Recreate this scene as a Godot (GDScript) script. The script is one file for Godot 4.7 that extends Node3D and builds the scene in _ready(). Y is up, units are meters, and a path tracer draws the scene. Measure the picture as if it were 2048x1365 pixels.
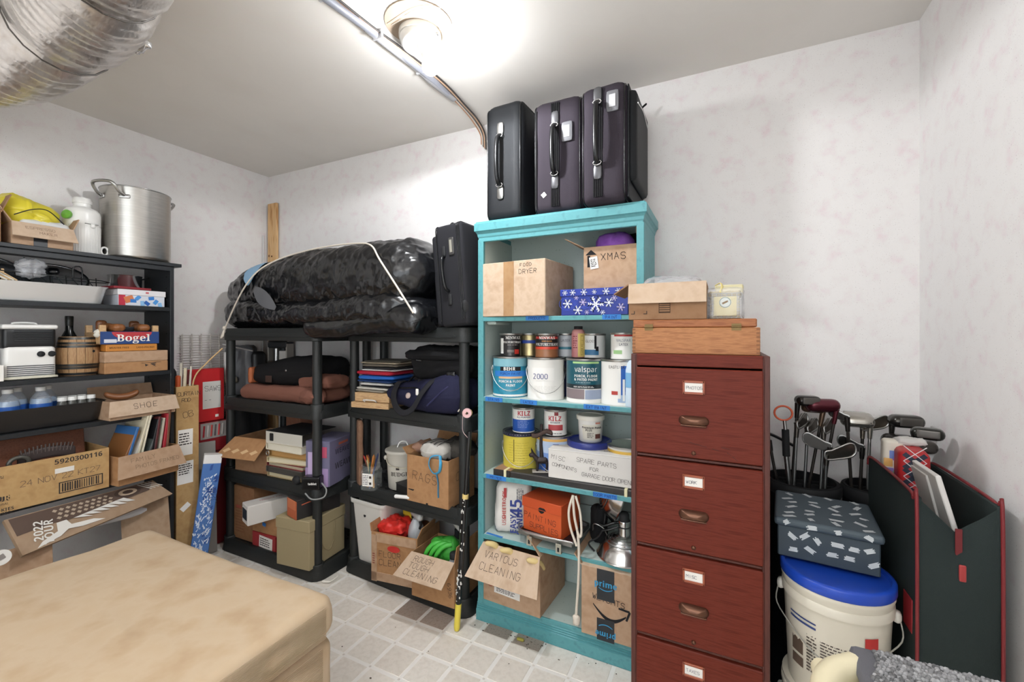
extends Node3D
# Basement store room. y up, metres. The camera stands at x = 0, z = 0; the back wall is at z = -2.11.

const CEIL := 2.524
const BACK := -2.11
const LEFT := -3.06
const RIGHT := 0.66
const FRONT := 1.25
var M := {}
var names := {}
var rng := RandomNumberGenerator.new()
var N := FastNoiseLite.new()


func _ready() -> void:
	rng.seed = 7
	N.seed = 3
	N.frequency = 1.0
	# ---------- camera, sky, lights, exposure ----------
	var cam := Camera3D.new()
	cam.name = "camera"
	cam.position = Vector3(0, 1.36, 0)
	cam.rotation.y = deg_to_rad(26.0)
	cam.projection = Camera3D.PROJECTION_FRUSTUM
	cam.near = 0.05
	cam.far = 60.0
	cam.size = 2.0 * 0.05 * 682.5 / 863.0
	cam.frustum_offset = Vector2(0, -0.05 * 17.5 / 863.0)
	add_child(cam)
	cam.current = true
	var env := Environment.new()
	env.background_mode = Environment.BG_COLOR
	env.background_color = Color(0.03, 0.03, 0.03)
	env.tonemap_mode = Environment.TONE_MAPPER_LINEAR
	env.tonemap_exposure = 1.03
	env.sdfgi_enabled = true
	env.ssao_enabled = true
	env.ssil_enabled = true
	var we := WorldEnvironment.new()
	we.name = "world_environment"
	we.environment = env
	add_child(we)
	# light from the lit hall through the doorway behind the camera
	var al := AreaLight3D.new()
	al.name = "hall_light"
	al.area_size = Vector2(2.3, 2.1)
	al.light_energy = 3.8
	al.light_color = Color(0.93, 0.97, 1.0)
	al.position = Vector3(-0.35, 1.42, FRONT + 0.62)
	al.rotation.y = deg_to_rad(36.0)
	al.shadow_enabled = true
	add_child(al)
	# an uplighter lamp stands behind the camera; its light comes back from the ceiling
	var ul := SpotLight3D.new()
	ul.name = "uplighter_light"
	ul.position = Vector3(-0.45, 1.80, 0.85)
	ul.rotation.x = deg_to_rad(90.0)
	ul.spot_angle = 78.0
	ul.spot_angle_attenuation = 0.6
	ul.spot_range = 12.0
	ul.spot_attenuation = 2.0
	ul.light_energy = 5.2
	ul.light_color = Color(0.97, 0.985, 1.0)
	ul.light_size = 0.1
	ul.shadow_enabled = true
	add_child(ul)
	# the bare bulb's own light
	var bl := OmniLight3D.new()
	bl.name = "bulb_light"
	bl.position = BULB
	bl.light_energy = 0.34
	bl.light_color = Color(0.975, 0.985, 1.0)
	bl.light_size = 0.035
	bl.omni_range = 12.0
	bl.omni_attenuation = 2.0
	bl.shadow_enabled = true
	add_child(bl)
	# the bulb is an opaque-necked one: most of its light goes down and sideways
	var bs := SpotLight3D.new()
	bs.name = "bulb_down_light"
	bs.position = BULB
	bs.rotation.x = deg_to_rad(-90.0)
	bs.spot_angle = 89.0
	bs.spot_angle_attenuation = 0.12
	bs.spot_range = 12.0
	bs.spot_attenuation = 2.0
	bs.light_energy = 0.8
	bs.light_color = bl.light_color
	bs.light_size = 0.035
	bs.shadow_enabled = true
	add_child(bs)
	materials()
	room()
	bookcase()
	bookcase_things()
	cabinet()
	racks()
	rack_things()
	left_unit()
	left_things()
	corner_things()
	ottoman()
	right_things()
	ceiling_things()


const BULB := Vector3(-1.0, 2.373, -1.342)


# ================= mesh builder =================
class MB:
	var v := PackedVector3Array()
	var n := PackedVector3Array()
	var u := PackedVector2Array()
	var x := Transform3D()   # applied to what is added

	func tri(a: Vector3, b: Vector3, c: Vector3, na: Vector3, nb: Vector3, nc: Vector3, ua := Vector2(), ub := Vector2(), uc := Vector2()) -> void:
		# counter-clockwise seen from outside goes in; clockwise goes out
		v.append(x * a); v.append(x * c); v.append(x * b)
		n.append((x.basis * na).normalized()); n.append((x.basis * nc).normalized()); n.append((x.basis * nb).normalized())
		u.append(ua); u.append(uc); u.append(ub)

	func quad(a: Vector3, b: Vector3, c: Vector3, d: Vector3, s := Vector2.ONE) -> void:
		var nn := (b - a).cross(c - a)
		if nn.length_squared() < 1e-16:
			nn = (c - a).cross(d - a)
		nn = nn.normalized()
		tri(a, b, c, nn, nn, nn, Vector2(0, s.y), Vector2(s.x, s.y), Vector2(s.x, 0))
		tri(a, c, d, nn, nn, nn, Vector2(0, s.y), Vector2(s.x, 0), Vector2(0, 0))

	func flat3(a: Vector3, b: Vector3, c: Vector3) -> void:
		var nn := (b - a).cross(c - a).normalized()
		tri(a, b, c, nn, nn, nn)

	# a box, centre c, size s, chamfer ch
	func box(c: Vector3, s: Vector3, ch := 0.002) -> MB:
		var h := s / 2
		ch = minf(ch, minf(h.x, minf(h.y, h.z)) * 0.9)
		for ax in 3:
			for sg in [-1.0, 1.0]:
				var a1 := (ax + 1) % 3
				var a2 := (ax + 2) % 3
				var p := []
				for q in [[-1, -1], [1, -1], [1, 1], [-1, 1]]:
					var w := Vector3()
					w[ax] = sg * h[ax]
					w[a1] = q[0] * (h[a1] - ch)
					w[a2] = q[1] * (h[a2] - ch)
					p.append(c + w)
				if sg > 0:
					quad(p[0], p[1], p[2], p[3])
				else:
					quad(p[3], p[2], p[1], p[0])
		if ch > 0.0001:
			for ax in 3:
				var a1 := (ax + 1) % 3
				var a2 := (ax + 2) % 3
				for s1 in [-1.0, 1.0]:
					for s2 in [-1.0, 1.0]:
						var p := []
						for q in [[-1, 0], [1, 0], [1, 1], [-1, 1]]:
							var w := Vector3()
							w[ax] = q[0] * (h[ax] - ch)
							w[a1] = s1 * (h[a1] - (ch if q[1] == 1 else 0.0))
							w[a2] = s2 * (h[a2] - (0.0 if q[1] == 1 else ch))
							p.append(c + w)
						if s1 * s2 > 0:
							quad(p[0], p[3], p[2], p[1]) if (p[1] - p[0]).cross(p[2] - p[0]).dot(p[0] - c) < 0 else quad(p[0], p[1], p[2], p[3])
						else:
							quad(p[0], p[1], p[2], p[3]) if (p[1] - p[0]).cross(p[2] - p[0]).dot(p[0] - c) > 0 else quad(p[0], p[3], p[2], p[1])
			for sx in [-1.0, 1.0]:
				for sy in [-1.0, 1.0]:
					for sz in [-1.0, 1.0]:
						var a := c + Vector3(sx * h.x, sy * (h.y - ch), sz * (h.z - ch))
						var b := c + Vector3(sx * (h.x - ch), sy * h.y, sz * (h.z - ch))
						var d := c + Vector3(sx * (h.x - ch), sy * (h.y - ch), sz * h.z)
						if sx * sy * sz > 0:
							flat3(a, b, d)
						else:
							flat3(a, d, b)
		return self

	# a sheet of points: rows of equal length; smooth; closed round the columns and/or rows
	func sheet(rows: Array, cc := false, cr := false, flip := false) -> MB:
		var R := rows.size()
		var C: int = rows[0].size()
		var nr := []
		for i in R:
			var line := PackedVector3Array()
			for j in C:
				var i0 := (i - 1 + R) % R if cr else maxi(i - 1, 0)
				var i1 := (i + 1) % R if cr else mini(i + 1, R - 1)
				var j0 := (j - 1 + C) % C if cc else maxi(j - 1, 0)
				var j1 := (j + 1) % C if cc else mini(j + 1, C - 1)
				var du: Vector3 = rows[i][j1] - rows[i][j0]
				var dv: Vector3 = rows[i1][j] - rows[i0][j]
				if du.length_squared() < 1e-14:
					var k := i1 if i < R / 2 else i0
					du = rows[k][j1] - rows[k][j0]
				if dv.length_squared() < 1e-14:
					dv = rows[mini(i + 2, R - 1)][j] - rows[maxi(i - 2, 0)][j]
				var w := du.cross(dv)
				if flip:
					w = -w
				line.append(w.normalized() if w.length_squared() > 1e-18 else Vector3.UP)
			nr.append(line)
		for i in (R if cr else R - 1):
			for j in (C if cc else C - 1):
				var i1 := (i + 1) % R
				var j1 := (j + 1) % C
				var uv := [Vector2(float(j) / (C - (0 if cc else 1)), 1.0 - float(i) / (R - 1)), Vector2(float(j + 1) / (C - (0 if cc else 1)), 1.0 - float(i) / (R - 1)), Vector2(float(j + 1) / (C - (0 if cc else 1)), 1.0 - float(i + 1) / (R - 1)), Vector2(float(j) / (C - (0 if cc else 1)), 1.0 - float(i + 1) / (R - 1))]
				var a: Vector3 = rows[i][j]
				var b: Vector3 = rows[i][j1]
				var c: Vector3 = rows[i1][j1]
				var d: Vector3 = rows[i1][j]
				if flip:
					if not (a.is_equal_approx(d) or d.is_equal_approx(c)): tri(a, d, c, nr[i][j], nr[i1][j], nr[i1][j1], uv[0], uv[3], uv[2])
					if not (a.is_equal_approx(b) or b.is_equal_approx(c)): tri(a, c, b, nr[i][j], nr[i1][j1], nr[i][j1], uv[0], uv[2], uv[1])
				else:
					if not (a.is_equal_approx(b) or b.is_equal_approx(c)): tri(a, b, c, nr[i][j], nr[i][j1], nr[i1][j1], uv[0], uv[1], uv[2])
					if not (a.is_equal_approx(d) or d.is_equal_approx(c)): tri(a, c, d, nr[i][j], nr[i1][j1], nr[i1][j], uv[0], uv[2], uv[3])
		return self

	# turned about y: pts are (r, y) from bottom outside upward; sharp turns stay sharp
	func lathe(pts: Array, seg := 28, a0 := 0.0, a1 := TAU, sx := 1.0, sz := 1.0) -> MB:
		var k := pts.size()
		var sn := []
		for i in k - 1:
			var d: Vector2 = pts[i + 1] - pts[i]
			sn.append(Vector2(d.y, -d.x).normalized() if d.length() > 1e-7 else Vector2(1, 0))
		for i in k - 1:
			var n0: Vector2 = sn[i]
			var n1: Vector2 = sn[i]
			if i > 0 and sn[i - 1].dot(sn[i]) > 0.55: n0 = (sn[i - 1] + sn[i]).normalized()
			if i < k - 2 and sn[i + 1].dot(sn[i]) > 0.55: n1 = (sn[i + 1] + sn[i]).normalized()
			var p: Vector2 = pts[i]
			var q: Vector2 = pts[i + 1]
			for j in seg:
				var t0 := a0 + (a1 - a0) * j / seg
				var t1 := a0 + (a1 - a0) * (j + 1) / seg
				var d0 := Vector3(cos(t0) * sx, 0, -sin(t0) * sz)
				var d1 := Vector3(cos(t1) * sx, 0, -sin(t1) * sz)
				var a := d0 * p.x + Vector3(0, p.y, 0)
				var b := d1 * p.x + Vector3(0, p.y, 0)
				var c := d1 * q.x + Vector3(0, q.y, 0)
				var d := d0 * q.x + Vector3(0, q.y, 0)
				var na0 := d0 * n0.x + Vector3(0, n0.y, 0)
				var na1 := d1 * n0.x + Vector3(0, n0.y, 0)
				var nb0 := d0 * n1.x + Vector3(0, n1.y, 0)
				var nb1 := d1 * n1.x + Vector3(0, n1.y, 0)
				var u0 := float(j) / seg
				var u1 := float(j + 1) / seg
				var v0 := 1.0 - float(i) / (k - 1)
				var v1 := 1.0 - float(i + 1) / (k - 1)
				if p.x > 1e-6: tri(a, b, c, na0, na1, nb1, Vector2(u0, v0), Vector2(u1, v0), Vector2(u1, v1))
				if q.x > 1e-6: tri(a, c, d, na0, nb1, nb0, Vector2(u0, v0), Vector2(u1, v1), Vector2(u0, v1))
		return self

	# a round rod along points; r a number or an array
	func tube(pts: Array, r, seg := 10, caps := true, closed := false, sq := 1.0) -> MB:
		var k := pts.size()
		var rows := []
		var t0: Vector3 = (pts[1] - pts[0]).normalized()
		var up := Vector3.UP if absf(t0.y) < 0.9 else Vector3.RIGHT
		var side := t0.cross(up).normalized()
		for i in k:
			var a: Vector3 = pts[(i - 1 + k) % k] if closed or i > 0 else pts[0]
			var b: Vector3 = pts[(i + 1) % k] if closed or i < k - 1 else pts[k - 1]
			var t := (b - a).normalized()
			side = (side - t * side.dot(t)).normalized()
			var bi := t.cross(side)
			var rr: float = r[i] if r is Array else r
			var ring := PackedVector3Array()
			for j in seg:
				var an := TAU * j / seg
				ring.append(pts[i] + (side * cos(an) + bi * sin(an) * sq) * rr)
			rows.append(ring)
		if caps and not closed:
			var s := PackedVector3Array()
			var e := PackedVector3Array()
			for j in seg:
				s.append(pts[0])
				e.append(pts[k - 1])
			cap(rows[0], true)
			cap(rows[k - 1], false)
		sheet(rows, true, closed)
		return self

	func cap(ring, start: bool) -> void:
		var c := Vector3()
		for p in ring: c += p
		c /= ring.size()
		for j in ring.size():
			var a: Vector3 = ring[j]
			var b: Vector3 = ring[(j + 1) % ring.size()]
			if start: flat3(c, b, a)
			else: flat3(c, a, b)

	# a flat outline (counter-clockwise, in x and y) given depth along z from z0 to z1
	func prism(poly: PackedVector2Array, z0: float, z1: float) -> MB:
		if Geometry2D.is_polygon_clockwise(poly):   # Godot's test has y down
			pass
		var area := 0.0
		for i in poly.size():
			area += poly[i].cross(poly[(i + 1) % poly.size()])
		if area < 0:
			poly.reverse()
		var t := Geometry2D.triangulate_polygon(poly)
		for i in range(0, t.size(), 3):
			var a := poly[t[i]]
			var b := poly[t[i + 1]]
			var c := poly[t[i + 2]]
			if (b - a).cross(c - a) < 0:
				var s := b
				b = c
				c = s
			flat3(Vector3(a.x, a.y, z1), Vector3(b.x, b.y, z1), Vector3(c.x, c.y, z1))
			flat3(Vector3(a.x, a.y, z0), Vector3(c.x, c.y, z0), Vector3(b.x, b.y, z0))
		for i in poly.size():
			var a := poly[i]
			var b := poly[(i + 1) % poly.size()]
			quad(Vector3(a.x, a.y, z0), Vector3(b.x, b.y, z0), Vector3(b.x, b.y, z1), Vector3(a.x, a.y, z1))
		return self

	# a box with round edges, each side k x k; then moved point by point by f(point, outward) -> point
	func soft(c: Vector3, s: Vector3, r: float, k := 8, f = null) -> MB:
		var h := s / 2
		var rr := Vector3(minf(r, h.x * 0.999), minf(r, h.y * 0.999), minf(r, h.z * 0.999))
		var first := v.size()
		for ax in 3:
			for sg in [-1.0, 1.0]:
				var a1 := (ax + 1) % 3
				var a2 := (ax + 2) % 3
				var g := []
				for i in k + 1:
					var line := []
					for j in k + 1:
						var w := Vector3()
						w[ax] = sg * h[ax]
						w[a1] = h[a1] * spread(2.0 * i / k - 1.0, rr[a1] / h[a1])
						w[a2] = h[a2] * spread(2.0 * j / k - 1.0, rr[a2] / h[a2])
						var inn := Vector3(clampf(w.x, -h.x + rr.x, h.x - rr.x), clampf(w.y, -h.y + rr.y, h.y - rr.y), clampf(w.z, -h.z + rr.z, h.z - rr.z))
						var o := ((w - inn) / rr)
						o = o.normalized()
						var p := c + inn + o * rr
						if f != null:
							p = f.call(p, o)
						line.append(p)
					g.append(line)
				for i in k:
					for j in k:
						var a: Vector3 = g[i][j]
						var b: Vector3 = g[i + 1][j]
						var cc: Vector3 = g[i + 1][j + 1]
						var d: Vector3 = g[i][j + 1]
						if sg < 0:
							var t := b
							b = d
							d = t
						quad(a, b, cc, d)
		smooth(first)
		return self

	static func spread(t: float, q: float) -> float:
		# puts about a third of the cells into each rounded edge
		var e := 0.34
		var s := signf(t)
		t = absf(t)
		return s * ((1.0 - q) * t / (1.0 - e) if t < 1.0 - e else (1.0 - q) + q * (t - 1.0 + e) / e)

	func smooth(first := 0) -> void:
		var sum := {}
		for i in range(first, v.size(), 3):
			var w := (v[i + 2] - v[i]).cross(v[i + 1] - v[i])
			for j in 3:
				var key := Vector3i((v[i + j] * 20000.0).round())
				sum[key] = sum.get(key, Vector3()) + w
		for i in range(first, v.size()):
			var w: Vector3 = sum[Vector3i((v[i] * 20000.0).round())]
			if w.length_squared() > 1e-20:
				n[i] = w.normalized()

	func mesh() -> ArrayMesh:
		var a := []
		a.resize(Mesh.ARRAY_MAX)
		a[Mesh.ARRAY_VERTEX] = v
		a[Mesh.ARRAY_NORMAL] = n
		a[Mesh.ARRAY_TEX_UV] = u
		var m := ArrayMesh.new()
		m.add_surface_from_arrays(Mesh.PRIMITIVE_TRIANGLES, a)
		return m


# ================= things, parts, names =================
func numbered(s: String) -> String:
	if not names.has(s):
		names[s] = 0
		return s
	names[s] += 1
	return "%s_%03d" % [s, names[s]]


func thing(called: String, label: String, category: String, at := Vector3.ZERO, turn := 0.0, group := "") -> Node3D:
	var o := Node3D.new()
	o.name = numbered(called)
	add_child(o)
	o.position = at
	o.rotation.y = deg_to_rad(turn)
	o.set_meta("label", label)
	o.set_meta("category", category)
	if group: o.set_meta("group", group)
	return o


func part(parent: Node, called: String, mb: MB, m: Material, label := "") -> MeshInstance3D:
	var o := MeshInstance3D.new()
	o.name = called
	o.mesh = mb.mesh()
	o.material_override = m
	parent.add_child(o, true)
	if label: o.set_meta("label", label)
	return o


# a thing that is one mesh
func solo(called: String, label: String, category: String, mb: MB, m: Material, at := Vector3.ZERO, turn := 0.0, group := "") -> MeshInstance3D:
	var o := MeshInstance3D.new()
	o.name = numbered(called)
	o.mesh = mb.mesh()
	o.material_override = m
	add_child(o)
	o.position = at
	o.rotation.y = deg_to_rad(turn)
	o.set_meta("label", label)
	o.set_meta("category", category)
	if group: o.set_meta("group", group)
	return o


func struct(called: String, mb: MB, m: Material) -> MeshInstance3D:
	var o := MeshInstance3D.new()
	o.name = called
	o.mesh = mb.mesh()
	o.material_override = m
	add_child(o)
	o.set_meta("kind", "structure")
	return o


func V(x: float, y: float, z: float) -> Vector3:
	return Vector3(x, y, z)


func T(at: Vector3, yaw := 0.0, pitch := 0.0, roll := 0.0) -> Transform3D:
	return Transform3D(Basis.from_euler(Vector3(deg_to_rad(pitch), deg_to_rad(yaw), deg_to_rad(roll))), at)


func curve(pts: Array, k := 6, closed := false) -> Array:
	var out := []
	var c := pts.size()
	for i in (c if closed else c - 1):
		var a: Vector3 = pts[(i - 1 + c) % c] if closed or i > 0 else pts[0] * 2 - pts[1]
		var b: Vector3 = pts[i]
		var d: Vector3 = pts[(i + 1) % c]
		var e: Vector3 = pts[(i + 2) % c] if closed or i < c - 2 else pts[c - 1] * 2 - pts[c - 2]
		for j in k:
			out.append(b.cubic_interpolate(d, a, e, float(j) / k))
	if not closed: out.append(pts[c - 1])
	return out


# ================= writing =================
# single-stroke letters on a grid 4 wide, 6 high: points as two digits, strokes split by commas
const GLYPH := {
	"A": "00 26 40,12 32", "B": "00 06 36 45 34 03,33 42 41 30 00", "C": "45 36 16 05 01 10 30 41", "D": "00 06 26 44 42 20 00", "E": "46 06 00 40,03 33", "F": "46 06 00,03 33", "G": "45 36 16 05 01 10 30 42 43 23", "H": "00 06,40 46,03 43",
	"I": "20 26", "J": "36 31 20 10 01", "K": "00 06,46 03 40", "L": "06 00 40", "M": "00 06 23 46 40", "N": "00 06 40 46", "O": "10 01 05 16 36 45 41 30 10", "P": "00 06 36 45 44 33 03", "Q": "10 01 05 16 36 45 41 30 10,22 40",
	"R": "00 06 36 45 44 33 03,23 40", "S": "45 36 16 05 04 13 33 42 41 30 10 01", "T": "06 46,26 20", "U": "06 01 10 30 41 46", "V": "06 20 46", "W": "06 10 24 30 46", "X": "06 40,00 46", "Y": "06 23 46,23 20", "Z": "06 46 00 40",
	"0": "10 01 05 16 36 45 41 30 10", "1": "15 26 20", "2": "05 16 36 45 44 00 40", "3": "06 36 45 34 13,34 42 41 30 00", "4": "30 36 02 42", "5": "46 06 03 33 42 41 30 00", "6": "36 16 04 01 10 30 41 42 33 03", "7": "06 46 10", "8": "13 04 05 16 36 45 44 33 13 02 01 10 30 41 42 33", "9": "10 30 43 45 36 16 05 04 13 43",
	"-": "13 33", ".": "20 21", "&": "40 05 16 25 02 10 30 42", "'": "25 26", "c": "33 13 02 01 10 30", "o": "10 01 02 13 33 42 41 30 10", "/": "00 46", "e": "02 42 33 13 02 01 10 30", "n": "00 03,02 13 33 42 40", "r": "00 03,02 13 33", "s": "33 13 02 32 41 30 10", "t": "25 21 30 40,13 43", "p": "0b 03,02 13 33 42 41 30 10 01", "i": "20 23,25 26", "m": "00 03,02 13 22 20,22 33 42 40",
}


# hand lettering as thin raised ink; at: transform whose x runs along the line, y up, z out of the surface; bend: radius of a can
func scrawl(parent: Node, text: String, at: Transform3D, h: float, m: Material, w := 0.0022, wob := 0.35, gap := 1.55, bend := 0.0, called := "handwriting") -> void:
	var mb := MB.new()
	var pen := 0.0
	var s := h / 6.0
	for ch in text:
		if ch == " ":
			pen += 3.4 * s
			continue
		var g: String = GLYPH.get(ch, GLYPH.get(ch.to_upper(), "10 01 42 33"))
		var jy := rng.randf_range(-0.4, 0.4) * wob * 1.6
		var jr := rng.randf_range(-0.09, 0.09) * wob * 2
		for st in g.split(","):
			var pts := []
			for q in st.split(" "):
				var px := float(q[0].hex_to_int()) if q[0] != "b" else -1.0
				var py := float(q[1].hex_to_int()) if q[1] != "b" else -2.0
				px += rng.randf_range(-0.4, 0.4) * wob
				py += rng.randf_range(-0.4, 0.4) * wob + jy
				pts.append(Vector2(px + py * jr, py) * s + Vector2(pen, 0))
			for i in pts.size() - 1:
				var d: Vector2 = (pts[i + 1] - pts[i])
				if d.length() < 1e-6: continue
				d = d.normalized()
				var o := Vector2(-d.y, d.x) * w * 0.5
				var e := d * w * 0.35
				var q := []
				for p in [pts[i] - o - e, pts[i + 1] - o + e, pts[i + 1] + o + e, pts[i] + o - e]:
					var p3 := Vector3(p.x, p.y, 0.0004)
					if bend > 0.0:
						var ox: float = (p.x + at.origin.x) / bend
						q.append(Vector3(sin(ox) * (bend + 0.0006), p.y + at.origin.y, cos(ox) * (bend + 0.0006)))
						continue
					q.append(at * p3)
				mb.quad(q[0], q[1], q[2], q[3])
		pen += (4.0 + gap) * s
	if mb.v.size():
		part(parent, called, mb, m)


func scrawl_width(text: String, h: float, gap := 1.55) -> float:
	var w := 0.0
	for ch in text: w += (3.4 if ch == " " else 4.0 + gap) * h / 6.0
	return w


# printed lettering; centred on at; bend: radius of a can
func print_text(parent: Node, text: String, at: Transform3D, h: float, m: Material, bend := 0.0, bold := true, squeeze := 1.0, serif := false, called := "lettering") -> void:
	var f := SystemFont.new()
	f.font_names = PackedStringArray(["Droid Serif" if serif else "Droid Sans"])
	if bold: f.font_weight = 700
	var tm := TextMesh.new()
	tm.font = f
	tm.text = text
	tm.font_size = 32
	tm.pixel_size = h / 23.0
	tm.depth = 0.0
	tm.curve_step = 1.5
	var a := tm.get_mesh_arrays()
	if a.is_empty() or a[Mesh.ARRAY_VERTEX] == null: return
	var vs: PackedVector3Array = a[Mesh.ARRAY_VERTEX]
	var ix = a[Mesh.ARRAY_INDEX]
	var idx := PackedInt32Array(range(vs.size())) if ix == null else PackedInt32Array(ix)
	var mb := MB.new()
	for i in range(0, idx.size(), 3):
		var q := []
		for j in 3:
			var p := vs[idx[i + j]]
			p.x *= squeeze
			if bend > 0.0:
				var ox := (p.x + at.origin.x) / bend
				q.append(Vector3(sin(ox) * (bend + 0.0007), p.y + at.origin.y, cos(ox) * (bend + 0.0007)))
				continue
			p.z = 0.0005
			q.append(at * p)
		var nn: Vector3 = (q[1] - q[0]).cross(q[2] - q[0])
		if nn.length_squared() < 1e-20: continue
		if nn.dot(at.basis.z if bend <= 0.0 else q[0] * V(1, 0, 1)) < 0: mb.flat3(q[0], q[2], q[1])
		else: mb.flat3(q[0], q[1], q[2])
	if mb.v.size():
		part(parent, called, mb, m)


# a flat patch lying on a surface (print, tape, paper): w x h, centre at, thickness t
func patch(parent: Node, called: String, at: Transform3D, w: float, h: float, m: Material, t := 0.0005, label := "") -> MeshInstance3D:
	var mb := MB.new()
	mb.x = at
	mb.box(V(0, 0, t / 2), V(w, h, t), minf(0.0002, t * 0.3))
	return part(parent, called, mb, m, label)


# a printed bar code: a row of bars
func barcode(parent: Node, at: Transform3D, w: float, h: float, m: Material, bars := 22) -> void:
	var mb := MB.new()
	mb.x = at
	var px := -w / 2
	for i in bars:
		var bw := w / bars * rng.randf_range(0.25, 0.75)
		mb.quad(V(px, -h / 2, 0.0006), V(px + bw, -h / 2, 0.0006), V(px + bw, h / 2, 0.0006), V(px, h / 2, 0.0006))
		px += w / bars
	part(parent, "bar_code", mb, m)


# rows of small print as thin dashes
func fine_print(parent: Node, at: Transform3D, w: float, h: float, lines: int, m: Material, bend := 0.0, fill := 0.45) -> void:
	var mb := MB.new()
	for i in lines:
		var y := h / 2 - (i + 0.5) * h / lines
		var px := -w / 2
		var end := w / 2 * rng.randf_range(0.5, 1.0)
		while px < end:
			var l := minf(rng.randf_range(0.006, 0.02), end - px)
			var q := []
			for p in [Vector2(px, y - h / lines * fill / 2), Vector2(px + l, y - h / lines * fill / 2), Vector2(px + l, y + h / lines * fill / 2), Vector2(px, y + h / lines * fill / 2)]:
				q.append(at * V(p.x, p.y, 0.0006) if bend <= 0.0 else V(sin((p.x + at.origin.x) / bend) * (bend + 0.0006), p.y + at.origin.y, cos((p.x + at.origin.x) / bend) * (bend + 0.0006)))
			mb.quad(q[0], q[1], q[2], q[3])
			px += l + 0.003
	part(parent, "small_print", mb, m)


# ================= materials =================
func noise_tex(freq: float, stops: Array, sd := 1, size := 256, oct := 4, kind := FastNoiseLite.TYPE_SIMPLEX_SMOOTH) -> NoiseTexture2D:
	var f := FastNoiseLite.new()
	f.seed = sd
	f.frequency = freq
	f.noise_type = kind
	f.fractal_octaves = oct
	var t := NoiseTexture2D.new()
	t.width = size
	t.height = size
	t.seamless = true
	t.noise = f
	if stops.size():
		var g := Gradient.new()
		g.offsets = PackedFloat32Array(stops.map(func(s): return s[0]))
		g.colors = PackedColorArray(stops.map(func(s): return s[1] if s[1] is Color else Color(s[1])))
		t.color_ramp = g
	return t


func nrm_tex(freq: float, sd := 1, size := 256, strength := 4.0, oct := 3) -> NoiseTexture2D:
	var t := noise_tex(freq, [], sd, size, oct)
	t.as_normal_map = true
	t.bump_strength = strength
	return t


func mat(key: String, c, rough := 0.7, metal := 0.0) -> StandardMaterial3D:
	if M.has(key): return M[key]
	var m := StandardMaterial3D.new()
	m.resource_name = key
	m.albedo_color = c if c is Color else Color(c)
	m.roughness = rough
	m.metallic = metal
	M[key] = m
	return m


# a plain colour, made when first asked for
func C(hex: String, rough := 0.6, metal := 0.0) -> StandardMaterial3D:
	return mat("plain %s %.2f %.2f" % [hex, rough, metal], Color(hex), rough, metal)


func tri_tex(m: StandardMaterial3D, t: Texture2D, scale: Vector3, world := false) -> StandardMaterial3D:
	m.albedo_texture = t
	m.uv1_triplanar = true
	m.uv1_world_triplanar = world
	m.uv1_scale = scale
	return m


func tri_nrm(m: StandardMaterial3D, t: Texture2D, strength := 1.0, scale = null) -> StandardMaterial3D:
	m.normal_enabled = true
	m.normal_texture = t
	m.normal_scale = strength
	m.uv1_triplanar = true
	if scale != null: m.uv1_scale = scale
	return m


func detail(m: StandardMaterial3D, t: Texture2D, scale: Vector3, world := false) -> void:
	m.detail_enabled = true
	m.detail_albedo = t
	m.detail_blend_mode = BaseMaterial3D.BLEND_MODE_MUL
	m.detail_uv_layer = BaseMaterial3D.DETAIL_UV_2
	m.uv2_triplanar = true
	m.uv2_world_triplanar = world
	m.uv2_scale = scale


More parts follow.
